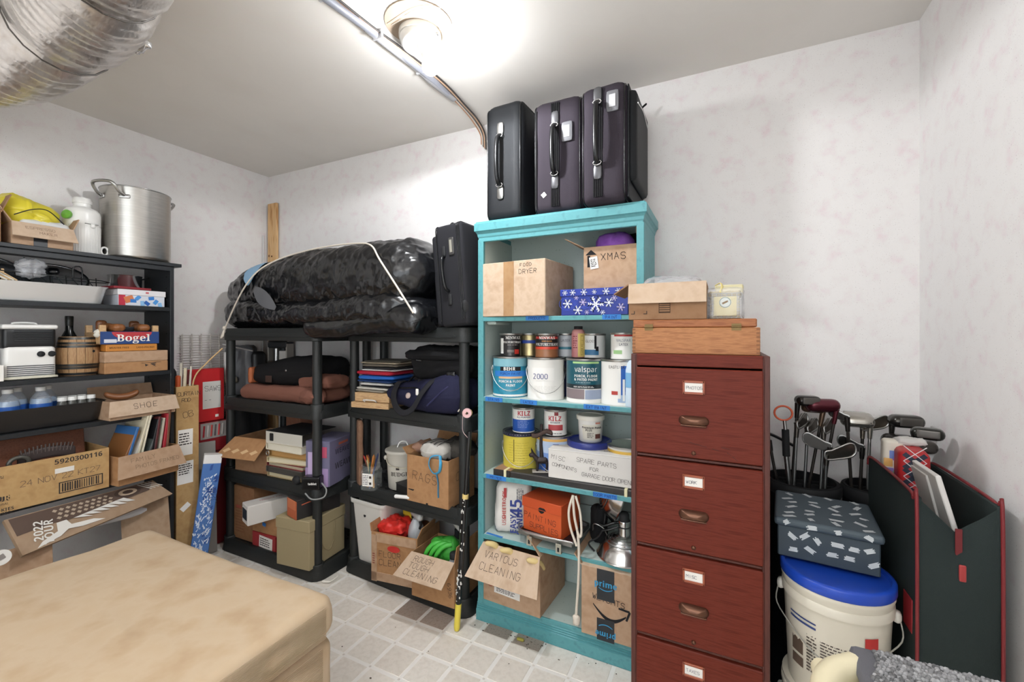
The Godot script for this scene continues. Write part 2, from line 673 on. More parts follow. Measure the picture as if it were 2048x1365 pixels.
func materials() -> void:
	var specks := noise_tex(0.085, [[0.0, "b4afad"], [0.10, "cfcac8"], [0.19, "ffffff"], [1.0, "ffffff"]], 21, 512, 3)
	var w := mat("wall paint", Color(1, 1, 1), 0.88)
	tri_tex(w, noise_tex(0.02, [[0.0, "edebe9"], [0.5, "edeae8"], [0.64, "ece8e6"], [0.76, "ebe4e4"], [0.88, "eadfe0"], [1.0, "e8dadc"]], 5, 1024, 9), V(0.55, 0.55, 0.55), true)
	detail(w, specks, V(4.1, 4.1, 4.1), true)
	var c := mat("ceiling paint", Color(1, 1, 1), 0.9)
	tri_tex(c, noise_tex(0.01, [[0.0, "e8e4de"], [0.5, "e6e2dc"], [1.0, "e3ded7"]], 9, 256, 3), V(0.6, 0.6, 0.6), true)
	# floor
	mat("grout", "f0ede8", 0.55)
	for i in 3:
		var t := mat("tile%d" % i, [Color("e9e4dd"), Color("e5dfd7"), Color("ebe6df")][i], 0.42)
		tri_tex(t, noise_tex(0.03, [[0.0, "f2eeea"], [0.4, "f9f8f5"], [0.7, "fffefc"], [1.0, "f6f1ec"]], 31, 256, 5), V(4, 4, 4))
		t.uv1_offset = V(i * 0.37, 0, i * 0.21)
	tri_tex(mat("dark tile", "b6a99f", 0.45), noise_tex(0.03, [[0.0, "e0d8d0"], [0.5, "ffffff"], [1.0, "e8ddd4"]], 33, 256, 5), V(5, 5, 5))
	tri_tex(mat("floor dirt", "a59b92", 0.8), noise_tex(0.05, [[0.0, "b0a8a0"], [0.4, "ffffff"], [1.0, "f0e8e0"]], 34, 256, 4), V(7, 7, 7))
	# timber
	var grain := noise_tex(0.02, [[0.0, "cdbab2"], [0.35, "eae2de"], [0.55, "ffffff"], [0.75, "efe8e4"], [1.0, "d6c8c2"]], 41, 512, 5)
	tri_tex(mat("mahogany", "6c2d20", 0.46), grain, V(0.8, 12, 0.8))
	tri_nrm(M["mahogany"], nrm_tex(0.03, 42, 256, 1.2), 0.15)
	M["mahogany"].metallic_specular = 0.3
	tri_tex(mat("mahogany dark", "562a20", 0.5), grain, V(6, 0.9, 6))
	tri_tex(mat("box wood", "b57c4c", 0.55), grain, V(1.2, 12, 1.2))
	tri_tex(mat("pine", "dcb888", 0.6), noise_tex(0.02, [[0.0, "c9a882"], [0.4, "fff6ea"], [0.7, "ffffff"], [1.0, "d8bc98"]], 43, 256, 3), V(7, 0.7, 7))
	tri_tex(mat("pale wood", "d3b184", 0.6), grain, V(1.5, 14, 14))
	tri_tex(mat("frame wood", "7c4a32", 0.4), grain, V(8, 14, 1.2))
	tri_tex(mat("stave", "b28f66", 0.6), grain, V(10, 1.5, 10))
	tri_tex(mat("bark wood", "8a6a54", 0.85), grain, V(9, 1.6, 9))
	mat("teal", "5b9da3", 0.42)
	detail(M["teal"], noise_tex(0.03, [[0.0, "d8e0e0"], [0.4, "ffffff"], [1.0, "f0f8f8"]], 44, 256, 4), V(3, 3, 3))
	mat("pale paint", "b9c7c2", 0.55)
	detail(M["pale paint"], noise_tex(0.06, [[0.0, "b4bcb8"], [0.10, "dde2df"], [0.18, "ffffff"], [1.0, "ffffff"]], 45, 256, 3), V(3, 3, 3))
	mat("black board", "23272b", 0.42)
	detail(M["black board"], noise_tex(0.08, [[0.0, "ffffff"], [0.7, "e0e0e0"], [1.0, "ffffff"]], 46, 256, 3), V(3, 3, 3))
	# cardboard in a few browns
	var kraft := noise_tex(0.02, [[0.0, "e6ddd4"], [0.5, "ffffff"], [1.0, "efe8e0"]], 51, 256, 5)
	var ribs := nrm_tex(0.05, 52, 128, 1.0)
	for q in [["kraft", "b99a7e"], ["kraft light", "cdb59d"], ["kraft dark", "9a7555"], ["kraft yellow", "bd9a68"], ["kraft orange", "b0855c"], ["kraft grey", "a78e75"]]:
		var k := mat(q[0], q[1], 0.78)
		tri_tex(k, kraft, V(2.5, 2.5, 2.5))
		tri_nrm(k, ribs, 0.12)
	tri_tex(mat("packing tape", "b08c66", 0.22), kraft, V(2, 2, 2))
	# plastic
	var pebble := nrm_tex(0.12, 61, 256, 3.0)
	tri_nrm(mat("rack plastic", "1f2222", 0.5), pebble, 0.35, V(7, 7, 7))
	mat("black gloss", "131416", 0.25)
	mat("black matt", "18191b", 0.75)
	mat("white plastic", "e9e8e4", 0.32)
	# the wrapped bundle: thin creased film
	var film := mat("bag film", "101114", 0.24)
	film.metallic_specular = 0.6
	tri_nrm(film, nrm_tex(0.008, 62, 512, 12.0, 3), 0.45, V(1.5, 1.5, 1.5))
	# cloth
	var weave := nrm_tex(0.25, 63, 256, 4.0, 2)
	for q in [["black cloth", "151517"], ["plum cloth", "38323a"], ["charcoal cloth", "242428"], ["navy cloth", "22233c"], ["brown cloth", "7a5144"], ["green canvas", "2c3534"], ["purple cloth", "b57ad8"], ["grey cloth", "67676c"], ["black leatherette", "1d1f22"]]:
		var k := mat(q[0], q[1], 0.82 if q[0] != "black leatherette" else 0.5)
		tri_nrm(k, weave, 0.5, V(9, 9, 9))
		k.metallic_specular = 0.35
	tri_tex(M["purple cloth"], noise_tex(0.02, [[0.0, "c8b0d8"], [1.0, "ffffff"]], 64, 128, 3), V(6, 6, 6))
	# corduroy: fine ribs and faint stains
	var cord := mat("corduroy", "c4ae92", 0.9)
	tri_tex(cord, noise_tex(0.012, [[0.0, "e9dfd4"], [0.35, "f6f1ea"], [0.6, "ffffff"], [1.0, "faf6f0"]], 65, 512, 5), V(0.9, 0.9, 0.9))
	cord.rim_enabled = true
	cord.rim = 0.2
	# metal
	mat("chrome", "d8d8d8", 0.16, 1.0)
	mat("steel", "b8b8b6", 0.32, 1.0)
	mat("dull steel", "8f908f", 0.42, 1.0)
	tri_tex(mat("brushed pot", "c4c1bb", 0.34, 1.0), noise_tex(0.03, [[0.0, "d8d8d8"], [1.0, "ffffff"]], 71, 256, 4), V(1, 18, 1))
	mat("aluminium pan", "f0f0ee", 0.32, 0.55)
	mat("bronze", "6a4a3a", 0.36, 0.75)
	mat("brass", "75603c", 0.45, 0.7)
	var foil := mat("foil", "ece9e6", 0.3, 0.9)
	tri_tex(foil, noise_tex(0.02, [[0.0, "d8d0c8"], [0.25, "f4f0ec"], [1.0, "ffffff"]], 73, 256, 4), V(3, 3, 3))
	tri_nrm(foil, nrm_tex(0.02, 74, 512, 8.0, 3), 0.4, V(2, 6, 6))
	# clear things
	var clear := mat("clear plastic", Color(0.93, 0.96, 1.0, 0.16), 0.06)
	clear.transparency = BaseMaterial3D.TRANSPARENCY_ALPHA
	var film2 := mat("cellophane", Color(0.95, 0.96, 0.98, 0.22), 0.1)
	film2.transparency = BaseMaterial3D.TRANSPARENCY_ALPHA
	var glass := mat("glass", Color(0.9, 0.95, 0.95, 0.1), 0.03)
	glass.transparency = BaseMaterial3D.TRANSPARENCY_ALPHA
	var smoked := mat("smoked glass", Color(0.25, 0.27, 0.28, 0.55), 0.08)
	smoked.transparency = BaseMaterial3D.TRANSPARENCY_ALPHA
	var bulb := mat("lit bulb", Color(1, 1, 1), 0.3)
	bulb.emission_enabled = true
	bulb.emission = Color(1.0, 0.97, 0.93)
	bulb.emission_energy_multiplier = 3.0
	mat("ink", "3a3330", 0.9)
	mat("black ink", "17161a", 0.9)
	mat("blue ink", "26357a", 0.9)
	mat("faint ink", "7a6450", 0.9)
	mat("paper", "efece6", 0.8)
	mat("blue tape", "2f7cc9", 0.6)
	mat("cord white", "ddd3c4", 0.8)


# ================= the room =================
func room() -> void:
	var mb := MB.new().box(V((LEFT + RIGHT) / 2, CEIL / 2, BACK - 0.06), V(RIGHT - LEFT + 0.24, CEIL + 0.24, 0.12), 0)
	struct("wall_back", mb, M["wall paint"])
	mb = MB.new().box(V(LEFT - 0.06, CEIL / 2, (FRONT + BACK) / 2), V(0.12, CEIL + 0.24, FRONT - BACK), 0)
	struct("wall_left", mb, M["wall paint"])
	mb = MB.new().box(V(RIGHT + 0.06, CEIL / 2, (FRONT + BACK) / 2), V(0.12, CEIL + 0.24, FRONT - BACK), 0)
	struct("wall_right", mb, M["wall paint"])
	# the wall behind the camera has a wide doorway to the hall
	mb = MB.new()
	mb.box(V((LEFT - 2.65) / 2, CEIL / 2, FRONT + 0.06), V(-2.65 - LEFT, CEIL + 0.24, 0.12), 0)
	mb.box(V((0.35 + RIGHT) / 2, CEIL / 2, FRONT + 0.06), V(RIGHT - 0.35, CEIL + 0.24, 0.12), 0)
	mb.box(V(-1.15, (2.4 + CEIL + 0.12) / 2, FRONT + 0.06), V(3.0, CEIL + 0.12 - 2.4, 0.12), 0)
	struct("wall_front", mb, M["wall paint"])
	mb = MB.new().box(V(-1.2, 1.2, FRONT + 1.3), V(3.9, 2.8, 0.1), 0)
	mb.box(V(LEFT - 0.06, 1.2, FRONT + 0.7), V(0.12, 2.8, 1.2), 0)
	mb.box(V(RIGHT + 0.06, 1.2, FRONT + 0.7), V(0.12, 2.8, 1.2), 0)
	mb.box(V(-1.2, CEIL + 0.06, FRONT + 0.7), V(3.9, 0.1, 1.2), 0)
	struct("wall_hall", mb, M["wall paint"])
	mb = MB.new().box(V((LEFT + RIGHT) / 2, CEIL + 0.06, (FRONT + BACK) / 2), V(RIGHT - LEFT, 0.12, FRONT - BACK), 0)
	struct("ceiling", mb, M["ceiling paint"])
	# sheet vinyl printed and embossed in small squares
	mb = MB.new().box(V((LEFT + RIGHT) / 2, -0.0615, (FRONT + BACK) / 2 + 0.6), V(RIGHT - LEFT, 0.12, FRONT - BACK + 1.2), 0)
	var fl := struct("floor", mb, M["grout"])
	var one := []
	for k in 3:
		one.append(MB.new().box(V(0, -0.0015, 0), V(0.131, 0.003, 0.131), 0.0012).mesh())
	var rest := MB.new()
	var dots := MB.new()
	for i in range(-15, 12):
		for j in range(-4, 18):
			var cx := -0.991 + 0.1487 * (i + 0.5)
			var cz := -1.621 + 0.1478 * (j + 0.5)
			if cx > RIGHT - 0.06 or cx < LEFT + 0.06 or cz < BACK + 0.06: continue
			if i >= -8 and i <= 6 and j <= 6:
				var dark := j == -1 and (i == -3 or i == -2)
				var t := MeshInstance3D.new()
				t.name = "tile"
				t.mesh = one[0]
				t.material_override = M["dark tile"] if dark else M["tile%d" % rng.randi_range(0, 2)]
				t.position = V(cx, rng.randf_range(-0.0003, 0.0003) + 0.0004, cz)
				fl.add_child(t, true)
			else:
				rest.box(V(cx, -0.0015, cz), V(0.131, 0.003, 0.131), 0)
			dots.box(V(cx - 0.0744, -0.0012, cz - 0.0739), V(0.009, 0.0012, 0.009), 0)
	part(fl, "tile_field", rest, M["tile0"]).set_meta("kind", "stuff")
	part(fl, "tile_inset", dots, C("d6d0c8", 0.6)).set_meta("kind", "stuff")
	# old dirt where the bookcase once stood a little further out
	for q in [[-0.915, -1.738, 0.12, 0.07], [-0.765, -1.735, 0.125, 0.076]]:
		mb = MB.new().box(V(q[0], 0.0016, q[1]), V(q[2], 0.0012, q[3]), 0.0004)
		part(fl, "dirt_stain", mb, M["floor dirt"])
	mb = MB.new()
	for i in 46:
		var p := V(rng.randf_range(-1.05, -0.35), 0.003, rng.randf_range(-1.77, -1.69)) if i < 26 else V(rng.randf_range(-1.7, -0.3), 0.003, rng.randf_range(-1.6, -1.0))
		mb.box(p, V(rng.randf_range(0.002, 0.008), 0.0012, rng.randf_range(0.002, 0.005)), 0)
	part(fl, "crumbs", mb, C("4a4038", 0.9)).set_meta("kind", "stuff")
	mb = MB.new().soft(V(-0.80, 0.006, -1.725), V(0.034, 0.011, 0.016), 0.005, 4)
	solo("dry_leaf", "small yellow-green curled scrap on the floor by the bookcase", "scrap", mb, C("a8a04a", 0.8), Vector3.ZERO)
	mb = MB.new().soft(V(0, 0, 0), V(0.05, 0.012, 0.014), 0.006, 4)
	mb.tube(curve([V(0.02, 0, 0), V(0.045, 0.015, -0.01), V(0.06, 0.03, -0.02)], 4), 0.003, 6)
	solo("tissue_scrap", "torn white paper scrap on the floor by the left black rack", "scrap", mb, C("ece8e0", 0.9), V(-1.93, 0.008, -1.66), 20)


# ================= boxes and tins =================
func flap_xf(size: Vector3, side: String, ang: float) -> Transform3D:
	var c := cos(deg_to_rad(ang))
	var s := sin(deg_to_rad(ang))
	match side:
		"front": return Transform3D(Basis(V(1, 0, 0), V(0, c, s), V(0, -s, c)), V(0, size.y, size.z / 2))
		"back": return Transform3D(Basis(V(-1, 0, 0), V(0, c, -s), V(0, -s, -c)), V(0, size.y, -size.z / 2))
		"right": return Transform3D(Basis(V(0, 0, -1), V(s, c, 0), V(c, -s, 0)), V(size.x / 2, size.y, 0))
	return Transform3D(Basis(V(0, 0, 1), V(-s, c, 0), V(-c, -s, 0)), V(-size.x / 2, size.y, 0))


# to write on a flap that hangs down outside, t metres below the fold
func hang_xf(f: Transform3D, t: float, along: float) -> Transform3D:
	return Transform3D(Basis(f.basis.x, -f.basis.y, -f.basis.z), f.origin + f.basis.y * t + f.basis.x * along - f.basis.z * 0.0022)


func carton(called: String, label: String, at: Vector3, size: Vector3, turn: float, m: Material, open := true, flaps := [], category := "box", group := "") -> Node3D:
	var t := thing(called, label, category, at, turn, group)
	var mb := MB.new()
	var w := 0.004
	if open:
		mb.box(V(0, w / 2, 0), V(size.x - 0.001, w, size.z - 0.001), 0.001)
		mb.box(V(0, size.y / 2, size.z / 2 - w / 2), V(size.x, size.y, w), 0.0012)
		mb.box(V(0, size.y / 2, -size.z / 2 + w / 2), V(size.x, size.y, w), 0.0012)
		mb.box(V(size.x / 2 - w / 2, size.y / 2, 0), V(w, size.y, size.z - 2 * w), 0.0012)
		mb.box(V(-size.x / 2 + w / 2, size.y / 2, 0), V(w, size.y, size.z - 2 * w), 0.0012)
	else:
		mb.box(V(0, size.y / 2, 0), size, 0.003)
		# the slit where the top flaps meet
	part(t, "body", mb, m)
	if not open:
		mb = MB.new().box(V(0, size.y + 0.0004, 0), V(size.x - 0.004, 0.0012, 0.003), 0)
		part(t, "seam", mb, M["kraft dark"])
	for f in flaps:   # [side, length, angle, (narrowing)]
		var x := flap_xf(size, f[0], f[2])
		var l: float = size.x if f[0] in ["front", "back"] else size.z
		var ta: float = f[3] if f.size() > 3 else 0.004
		mb = MB.new()
		mb.x = x
		mb.prism(PackedVector2Array([Vector2(-l / 2, 0), Vector2(l / 2, 0), Vector2(l / 2 - ta, f[1]), Vector2(-l / 2 + ta, f[1])]), -0.002, 0.002)
		part(t, "flap", mb, f[4] if f.size() > 4 else m)
	return t


func face_camera(p: Vector3) -> float:
	return rad_to_deg(atan2(-p.x, -p.z))


# a curved band on a can, centred on its front; half: half its angle in degrees
func band(t: Node3D, called: String, r: float, y0: float, y1: float, m: Material, half := 180.0, mid := 0.0, r1 := -1.0) -> void:
	var mb := MB.new()
	var a := deg_to_rad(270.0 + mid)
	var h := deg_to_rad(half)
	mb.lathe([Vector2(r, y0), Vector2(r if r1 < 0 else r1, y1)], maxi(4, int(half / 2.2)), a - h, a + h)
	part(t, called, mb, m)


func paint_can(called: String, label: String, at: Vector3, r: float, h: float, m: Material, lid: Material, bail := true, turn := 0.0, category := "can", group := "", droop := 0.55) -> Node3D:
	var t := thing(called, label, category, at, face_camera(at) + turn, group)
	part(t, "body", MB.new().lathe([Vector2(0, 0.002), Vector2(r - 0.004, 0.002), Vector2(r - 0.003, 0), Vector2(r + 0.001, 0.0), Vector2(r + 0.0015, 0.003), Vector2(r, 0.006), Vector2(r, h - 0.008), Vector2(r + 0.0005, h - 0.006)], 40), m)
	part(t, "rim", MB.new().lathe([Vector2(r, h - 0.009), Vector2(r + 0.003, h - 0.006), Vector2(r + 0.003, h - 0.001), Vector2(r + 0.001, h), Vector2(r - 0.006, h), Vector2(r - 0.008, h - 0.004)], 40), M["steel"])
	part(t, "lid", MB.new().lathe([Vector2(r - 0.006, h - 0.005), Vector2(r - 0.009, h - 0.001), Vector2(r - 0.015, h - 0.002), Vector2(r - 0.018, h - 0.006), Vector2(0, h - 0.006)], 32), lid)
	if bail:
		var mb := MB.new()
		for s in [-1.0, 1.0]:
			mb.x = T(V(s * r, h * 0.72, 0), 0, 0, -90 * s)
			mb.lathe([Vector2(0.011, -0.001), Vector2(0.011, 0.002), Vector2(0.006, 0.005), Vector2(0, 0.006)], 12)
		part(t, "ear", mb, M["dull steel"])
		var pts := []
		for i in 17:
			var a := PI * i / 16.0
			pts.append(V(-cos(a) * (r + 0.006), h * 0.72 - sin(a) * h * droop, sin(a) * (r + 0.012)))
		part(t, "handle", MB.new().tube(pts, 0.0017, 6), M["steel"])
	return t


# ================= the teal bookcase =================
const BX0 := -1.046
const BX1 := -0.28
const BZ := -1.775
const SH := [1.432, 1.055, 0.692, 0.405, 0.10]


func bookcase() -> void:
	var t := thing("bookcase", "tall teal painted wooden bookcase with pale inside, full of boxes and paint cans", "bookcase", V((BX0 + BX1) / 2, 0, BZ))
	var w := BX1 - BX0
	var teal: Material = M["teal"]
	var pale: Material = M["pale paint"]
	for s in [-1.0, 1.0]:
		part(t, "side_panel", MB.new().box(V(s * (w / 2 - 0.012), 0.925, -0.163), V(0.018, 1.85, 0.31), 0.001), teal)
		part(t, "side_lining", MB.new().box(V(s * (w / 2 - 0.0235), 0.925, -0.168), V(0.005, 1.8, 0.30), 0), pale)
		part(t, "stile", MB.new().box(V(s * (w / 2 - 0.015), 0.93, -0.008), V(0.030, 1.74, 0.018), 0.002), teal)
	for k in 4:   # boards of the back
		part(t, "back_board", MB.new().box(V(0, 0.27 + 0.465 * k, -0.319), V(w - 0.03, 0.461, 0.008), 0.002), pale)
	part(t, "top_rail", MB.new().box(V(0, 1.806, -0.008), V(w - 0.006, 0.036, 0.016), 0.002), teal)
	part(t, "top_board", MB.new().box(V(0, 1.874, -0.155), V(w + 0.012, 0.016, 0.336), 0.003), teal)
	# cornice: a moulding swept round the front and both ends
	var prof := [Vector2(0.0, 1.806), Vector2(0.003, 1.812), Vector2(0.005, 1.824), Vector2(0.011, 1.834), Vector2(0.016, 1.838), Vector2(0.016, 1.872), Vector2(0.013, 1.876), Vector2(0.0, 1.876)]
	var mb := MB.new()
	for i in prof.size() - 1:
		var a: Vector2 = prof[i]
		var b: Vector2 = prof[i + 1]
		var A := [V(-w / 2 - a.x + 0.004, a.y, -0.32), V(-w / 2 - a.x + 0.004, a.y, a.x), V(w / 2 + a.x - 0.004, a.y, a.x), V(w / 2 + a.x - 0.004, a.y, -0.32)]
		var B := [V(-w / 2 - b.x + 0.004, b.y, -0.32), V(-w / 2 - b.x + 0.004, b.y, b.x), V(w / 2 + b.x - 0.004, b.y, b.x), V(w / 2 + b.x - 0.004, b.y, -0.32)]
		for j in 3:
			mb.quad(A[j], A[j + 1], B[j + 1], B[j])
	part(t, "cornice", mb, teal)
	for k in 5:
		var sh := part(t, "shelf", MB.new().box(V(0, SH[k] - 0.0095, -0.158), V(w - 0.042, 0.019, 0.305), 0.001), pale)
		part(sh, "shelf_edge", MB.new().box(V(0, SH[k] - 0.0105, -0.003), V(w - 0.058, 0.0195, 0.009), 0.0015), teal)
	# plinth with three grooves
	prof = [Vector2(0.012, 0.0), Vector2(0.012, 0.05), Vector2(0.006, 0.053), Vector2(0.008, 0.058), Vector2(0.003, 0.061), Vector2(0.006, 0.066), Vector2(0.0, 0.069), Vector2(0.003, 0.074), Vector2(-0.003, 0.08), Vector2(-0.003, 0.092)]
	mb = MB.new()
	for i in prof.size() - 1:
		var a: Vector2 = prof[i]
		var b: Vector2 = prof[i + 1]
		mb.quad(V(-w / 2 - 0.003, a.y, a.x), V(w / 2 + 0.003, a.y, a.x), V(w / 2 + 0.003, b.y, b.x), V(-w / 2 - 0.003, b.y, b.x))
		mb.quad(V(-w / 2 - 0.003, a.y, -0.30), V(-w / 2 - 0.003, a.y, a.x), V(-w / 2 - 0.003, b.y, b.x), V(-w / 2 - 0.003, b.y, -0.30))
	part(t, "plinth", mb, teal)
	part(t, "shelf_bracket", MB.new().box(V(-w / 2 + 0.06, 1.405, -0.10), V(0.05, 0.016, 0.16), 0.006), pale)
	# blue tape labels with writing on the shelf edges: [shelf, x from, x to, words]
	for q in [[0, -0.796, -0.686, "PRODUCTS"], [0, -0.448, -0.37, "PAINT"], [1, -1.004, -0.914, "STAINS"], [1, -0.824, -0.741, "LATEX"], [1, -0.528, -0.416, "EXT PAINT"], [2, -1.0, -0.895, "PRIMER"], [2, -0.487, -0.387, "DOOR PARTS"]]:
		var wd: float = q[2] - q[1]
		var cx: float = (q[1] + q[2]) / 2 - t.position.x
		var x := T(V(cx, SH[q[0]] - 0.009, 0.0022), 0, 0, rng.randf_range(-1.5, 1.5))
		var p := patch(t, "tape_label", x, wd, 0.021, M["blue tape"], 0.0006)
		var tw := scrawl_width(q[3], 0.011)
		scrawl(p, q[3], x * T(V(-tw / 2, -0.006, 0.0006)), 0.011, M["blue ink"], 0.0016, 0.5)
	patch(t, "tape_label", Transform3D(Basis(V(1, 0, 0), V(0, 0, -1), V(0, 1, 0)), V(-0.30, SH[3] + 0.0006, -0.012)) * T(Vector3.ZERO, 0, 0, -6), 0.09, 0.014, M["blue tape"], 0.0006)


func snowflake(p: Node, x: Transform3D, r: float, m: Material) -> void:
	var mb := MB.new()
	mb.x = x
	for k in 6:
		var a := TAU * k / 6
		var d := V(cos(a), sin(a), 0)
		var o := V(-sin(a), cos(a), 0)
		mb.quad(-o * r * 0.09, d * r - o * r * 0.09, d * r + o * r * 0.09, o * r * 0.09)
		for f in [0.5, 0.8]:
			for s in [-1.0, 1.0]:
				var b: Vector3 = d * r * f
				var e: Vector3 = b + (d + o * s) * r * 0.24
				var w: Vector3 = (d * s - o).normalized() * r * 0.06
				mb.quad(b - w, e - w, e + w, b + w) if s > 0 else mb.quad(b + w, e + w, e - w, b - w)
	for i in mb.v.size():
		mb.v[i] += x.basis.z * 0.0005
		mb.n[i] = x.basis.z
	part(p, "snowflake", mb, m)


# upright soft suitcase seen from its handle side; w x h x d, base in the middle of its underside
func suitcase(called: String, label: String, at: Vector3, w: float, h: float, d: float, turn: float, m: Material, hy: Vector2, hx: float, striped: bool) -> Node3D:
	var t := thing(called, label, "suitcase", at, turn, "dark suitcases standing on top of the teal bookcase")
	part(t, "body", MB.new().soft(V(0, h / 2, 0), V(w, h, d), 0.042, 12, func(p: Vector3, o: Vector3):
		return p + o * 0.004 * N.get_noise_3d(p.x * 5 + at.x * 9, p.y * 5, p.z * 5)), m)
	for s in [-1.0, 1.0]:
		var pts := []
		var x: float = s * (w / 2 - 0.013)
		for q in [[-1, 1, 180.0], [1, 1, 90.0], [1, -1, 0.0], [-1, -1, -90.0]]:
			for i in 6:
				var a := deg_to_rad(q[2] - i * 18.0)
				pts.append(V(x, h / 2 + q[1] * (h / 2 - 0.043) + sin(a) * 0.0325, q[0] * (d / 2 - 0.043) + cos(a) * 0.0325))
		part(t, "piping", MB.new().tube(pts, 0.0032, 6, false, true), M["black gloss"])
	if striped:
		var st := MB.new()
		for k in 5:
			st.box(V(hx - 0.016 + k * 0.008, h / 2, d / 2 + 0.001), V(0.006, h - 0.05, 0.004), 0.001)
		part(t, "strap", st, M["black cloth"])
	for q in [[hy.x + 0.012, 1.0], [hy.y - 0.012, -1.0]]:
		var pl := MB.new()
		pl.x = T(V(hx, q[0], d / 2))
		pl.soft(V(0, q[1] * 0.012, 0.004), V(0.036, 0.062, 0.010), 0.012, 4)
		var o := part(t, "handle_plate", pl, M["steel"] if not striped else C("5c5c5f", 0.35, 0.5))
		var rg := []
		for k in 8:
			rg.append(V(hx + 0.017 * cos(TAU * k / 8), q[0] - q[1] * 0.022 + 0.009 * sin(TAU * k / 8), d / 2 + 0.014))
		part(o, "ring", MB.new().tube(rg, 0.003, 6, false, true), M["chrome"])
	var y0 := hy.y
	var y1 := hy.x
	part(t, "handle", MB.new().tube(curve([V(hx, y1 - 0.012, d / 2 + 0.014), V(hx, y1 - 0.04, d / 2 + 0.036), V(hx, (y0 + y1) / 2, d / 2 + 0.042), V(hx, y0 + 0.04, d / 2 + 0.036), V(hx, y0 + 0.012, d / 2 + 0.014)], 5), 0.0105, 10), M["black gloss"])
	return t


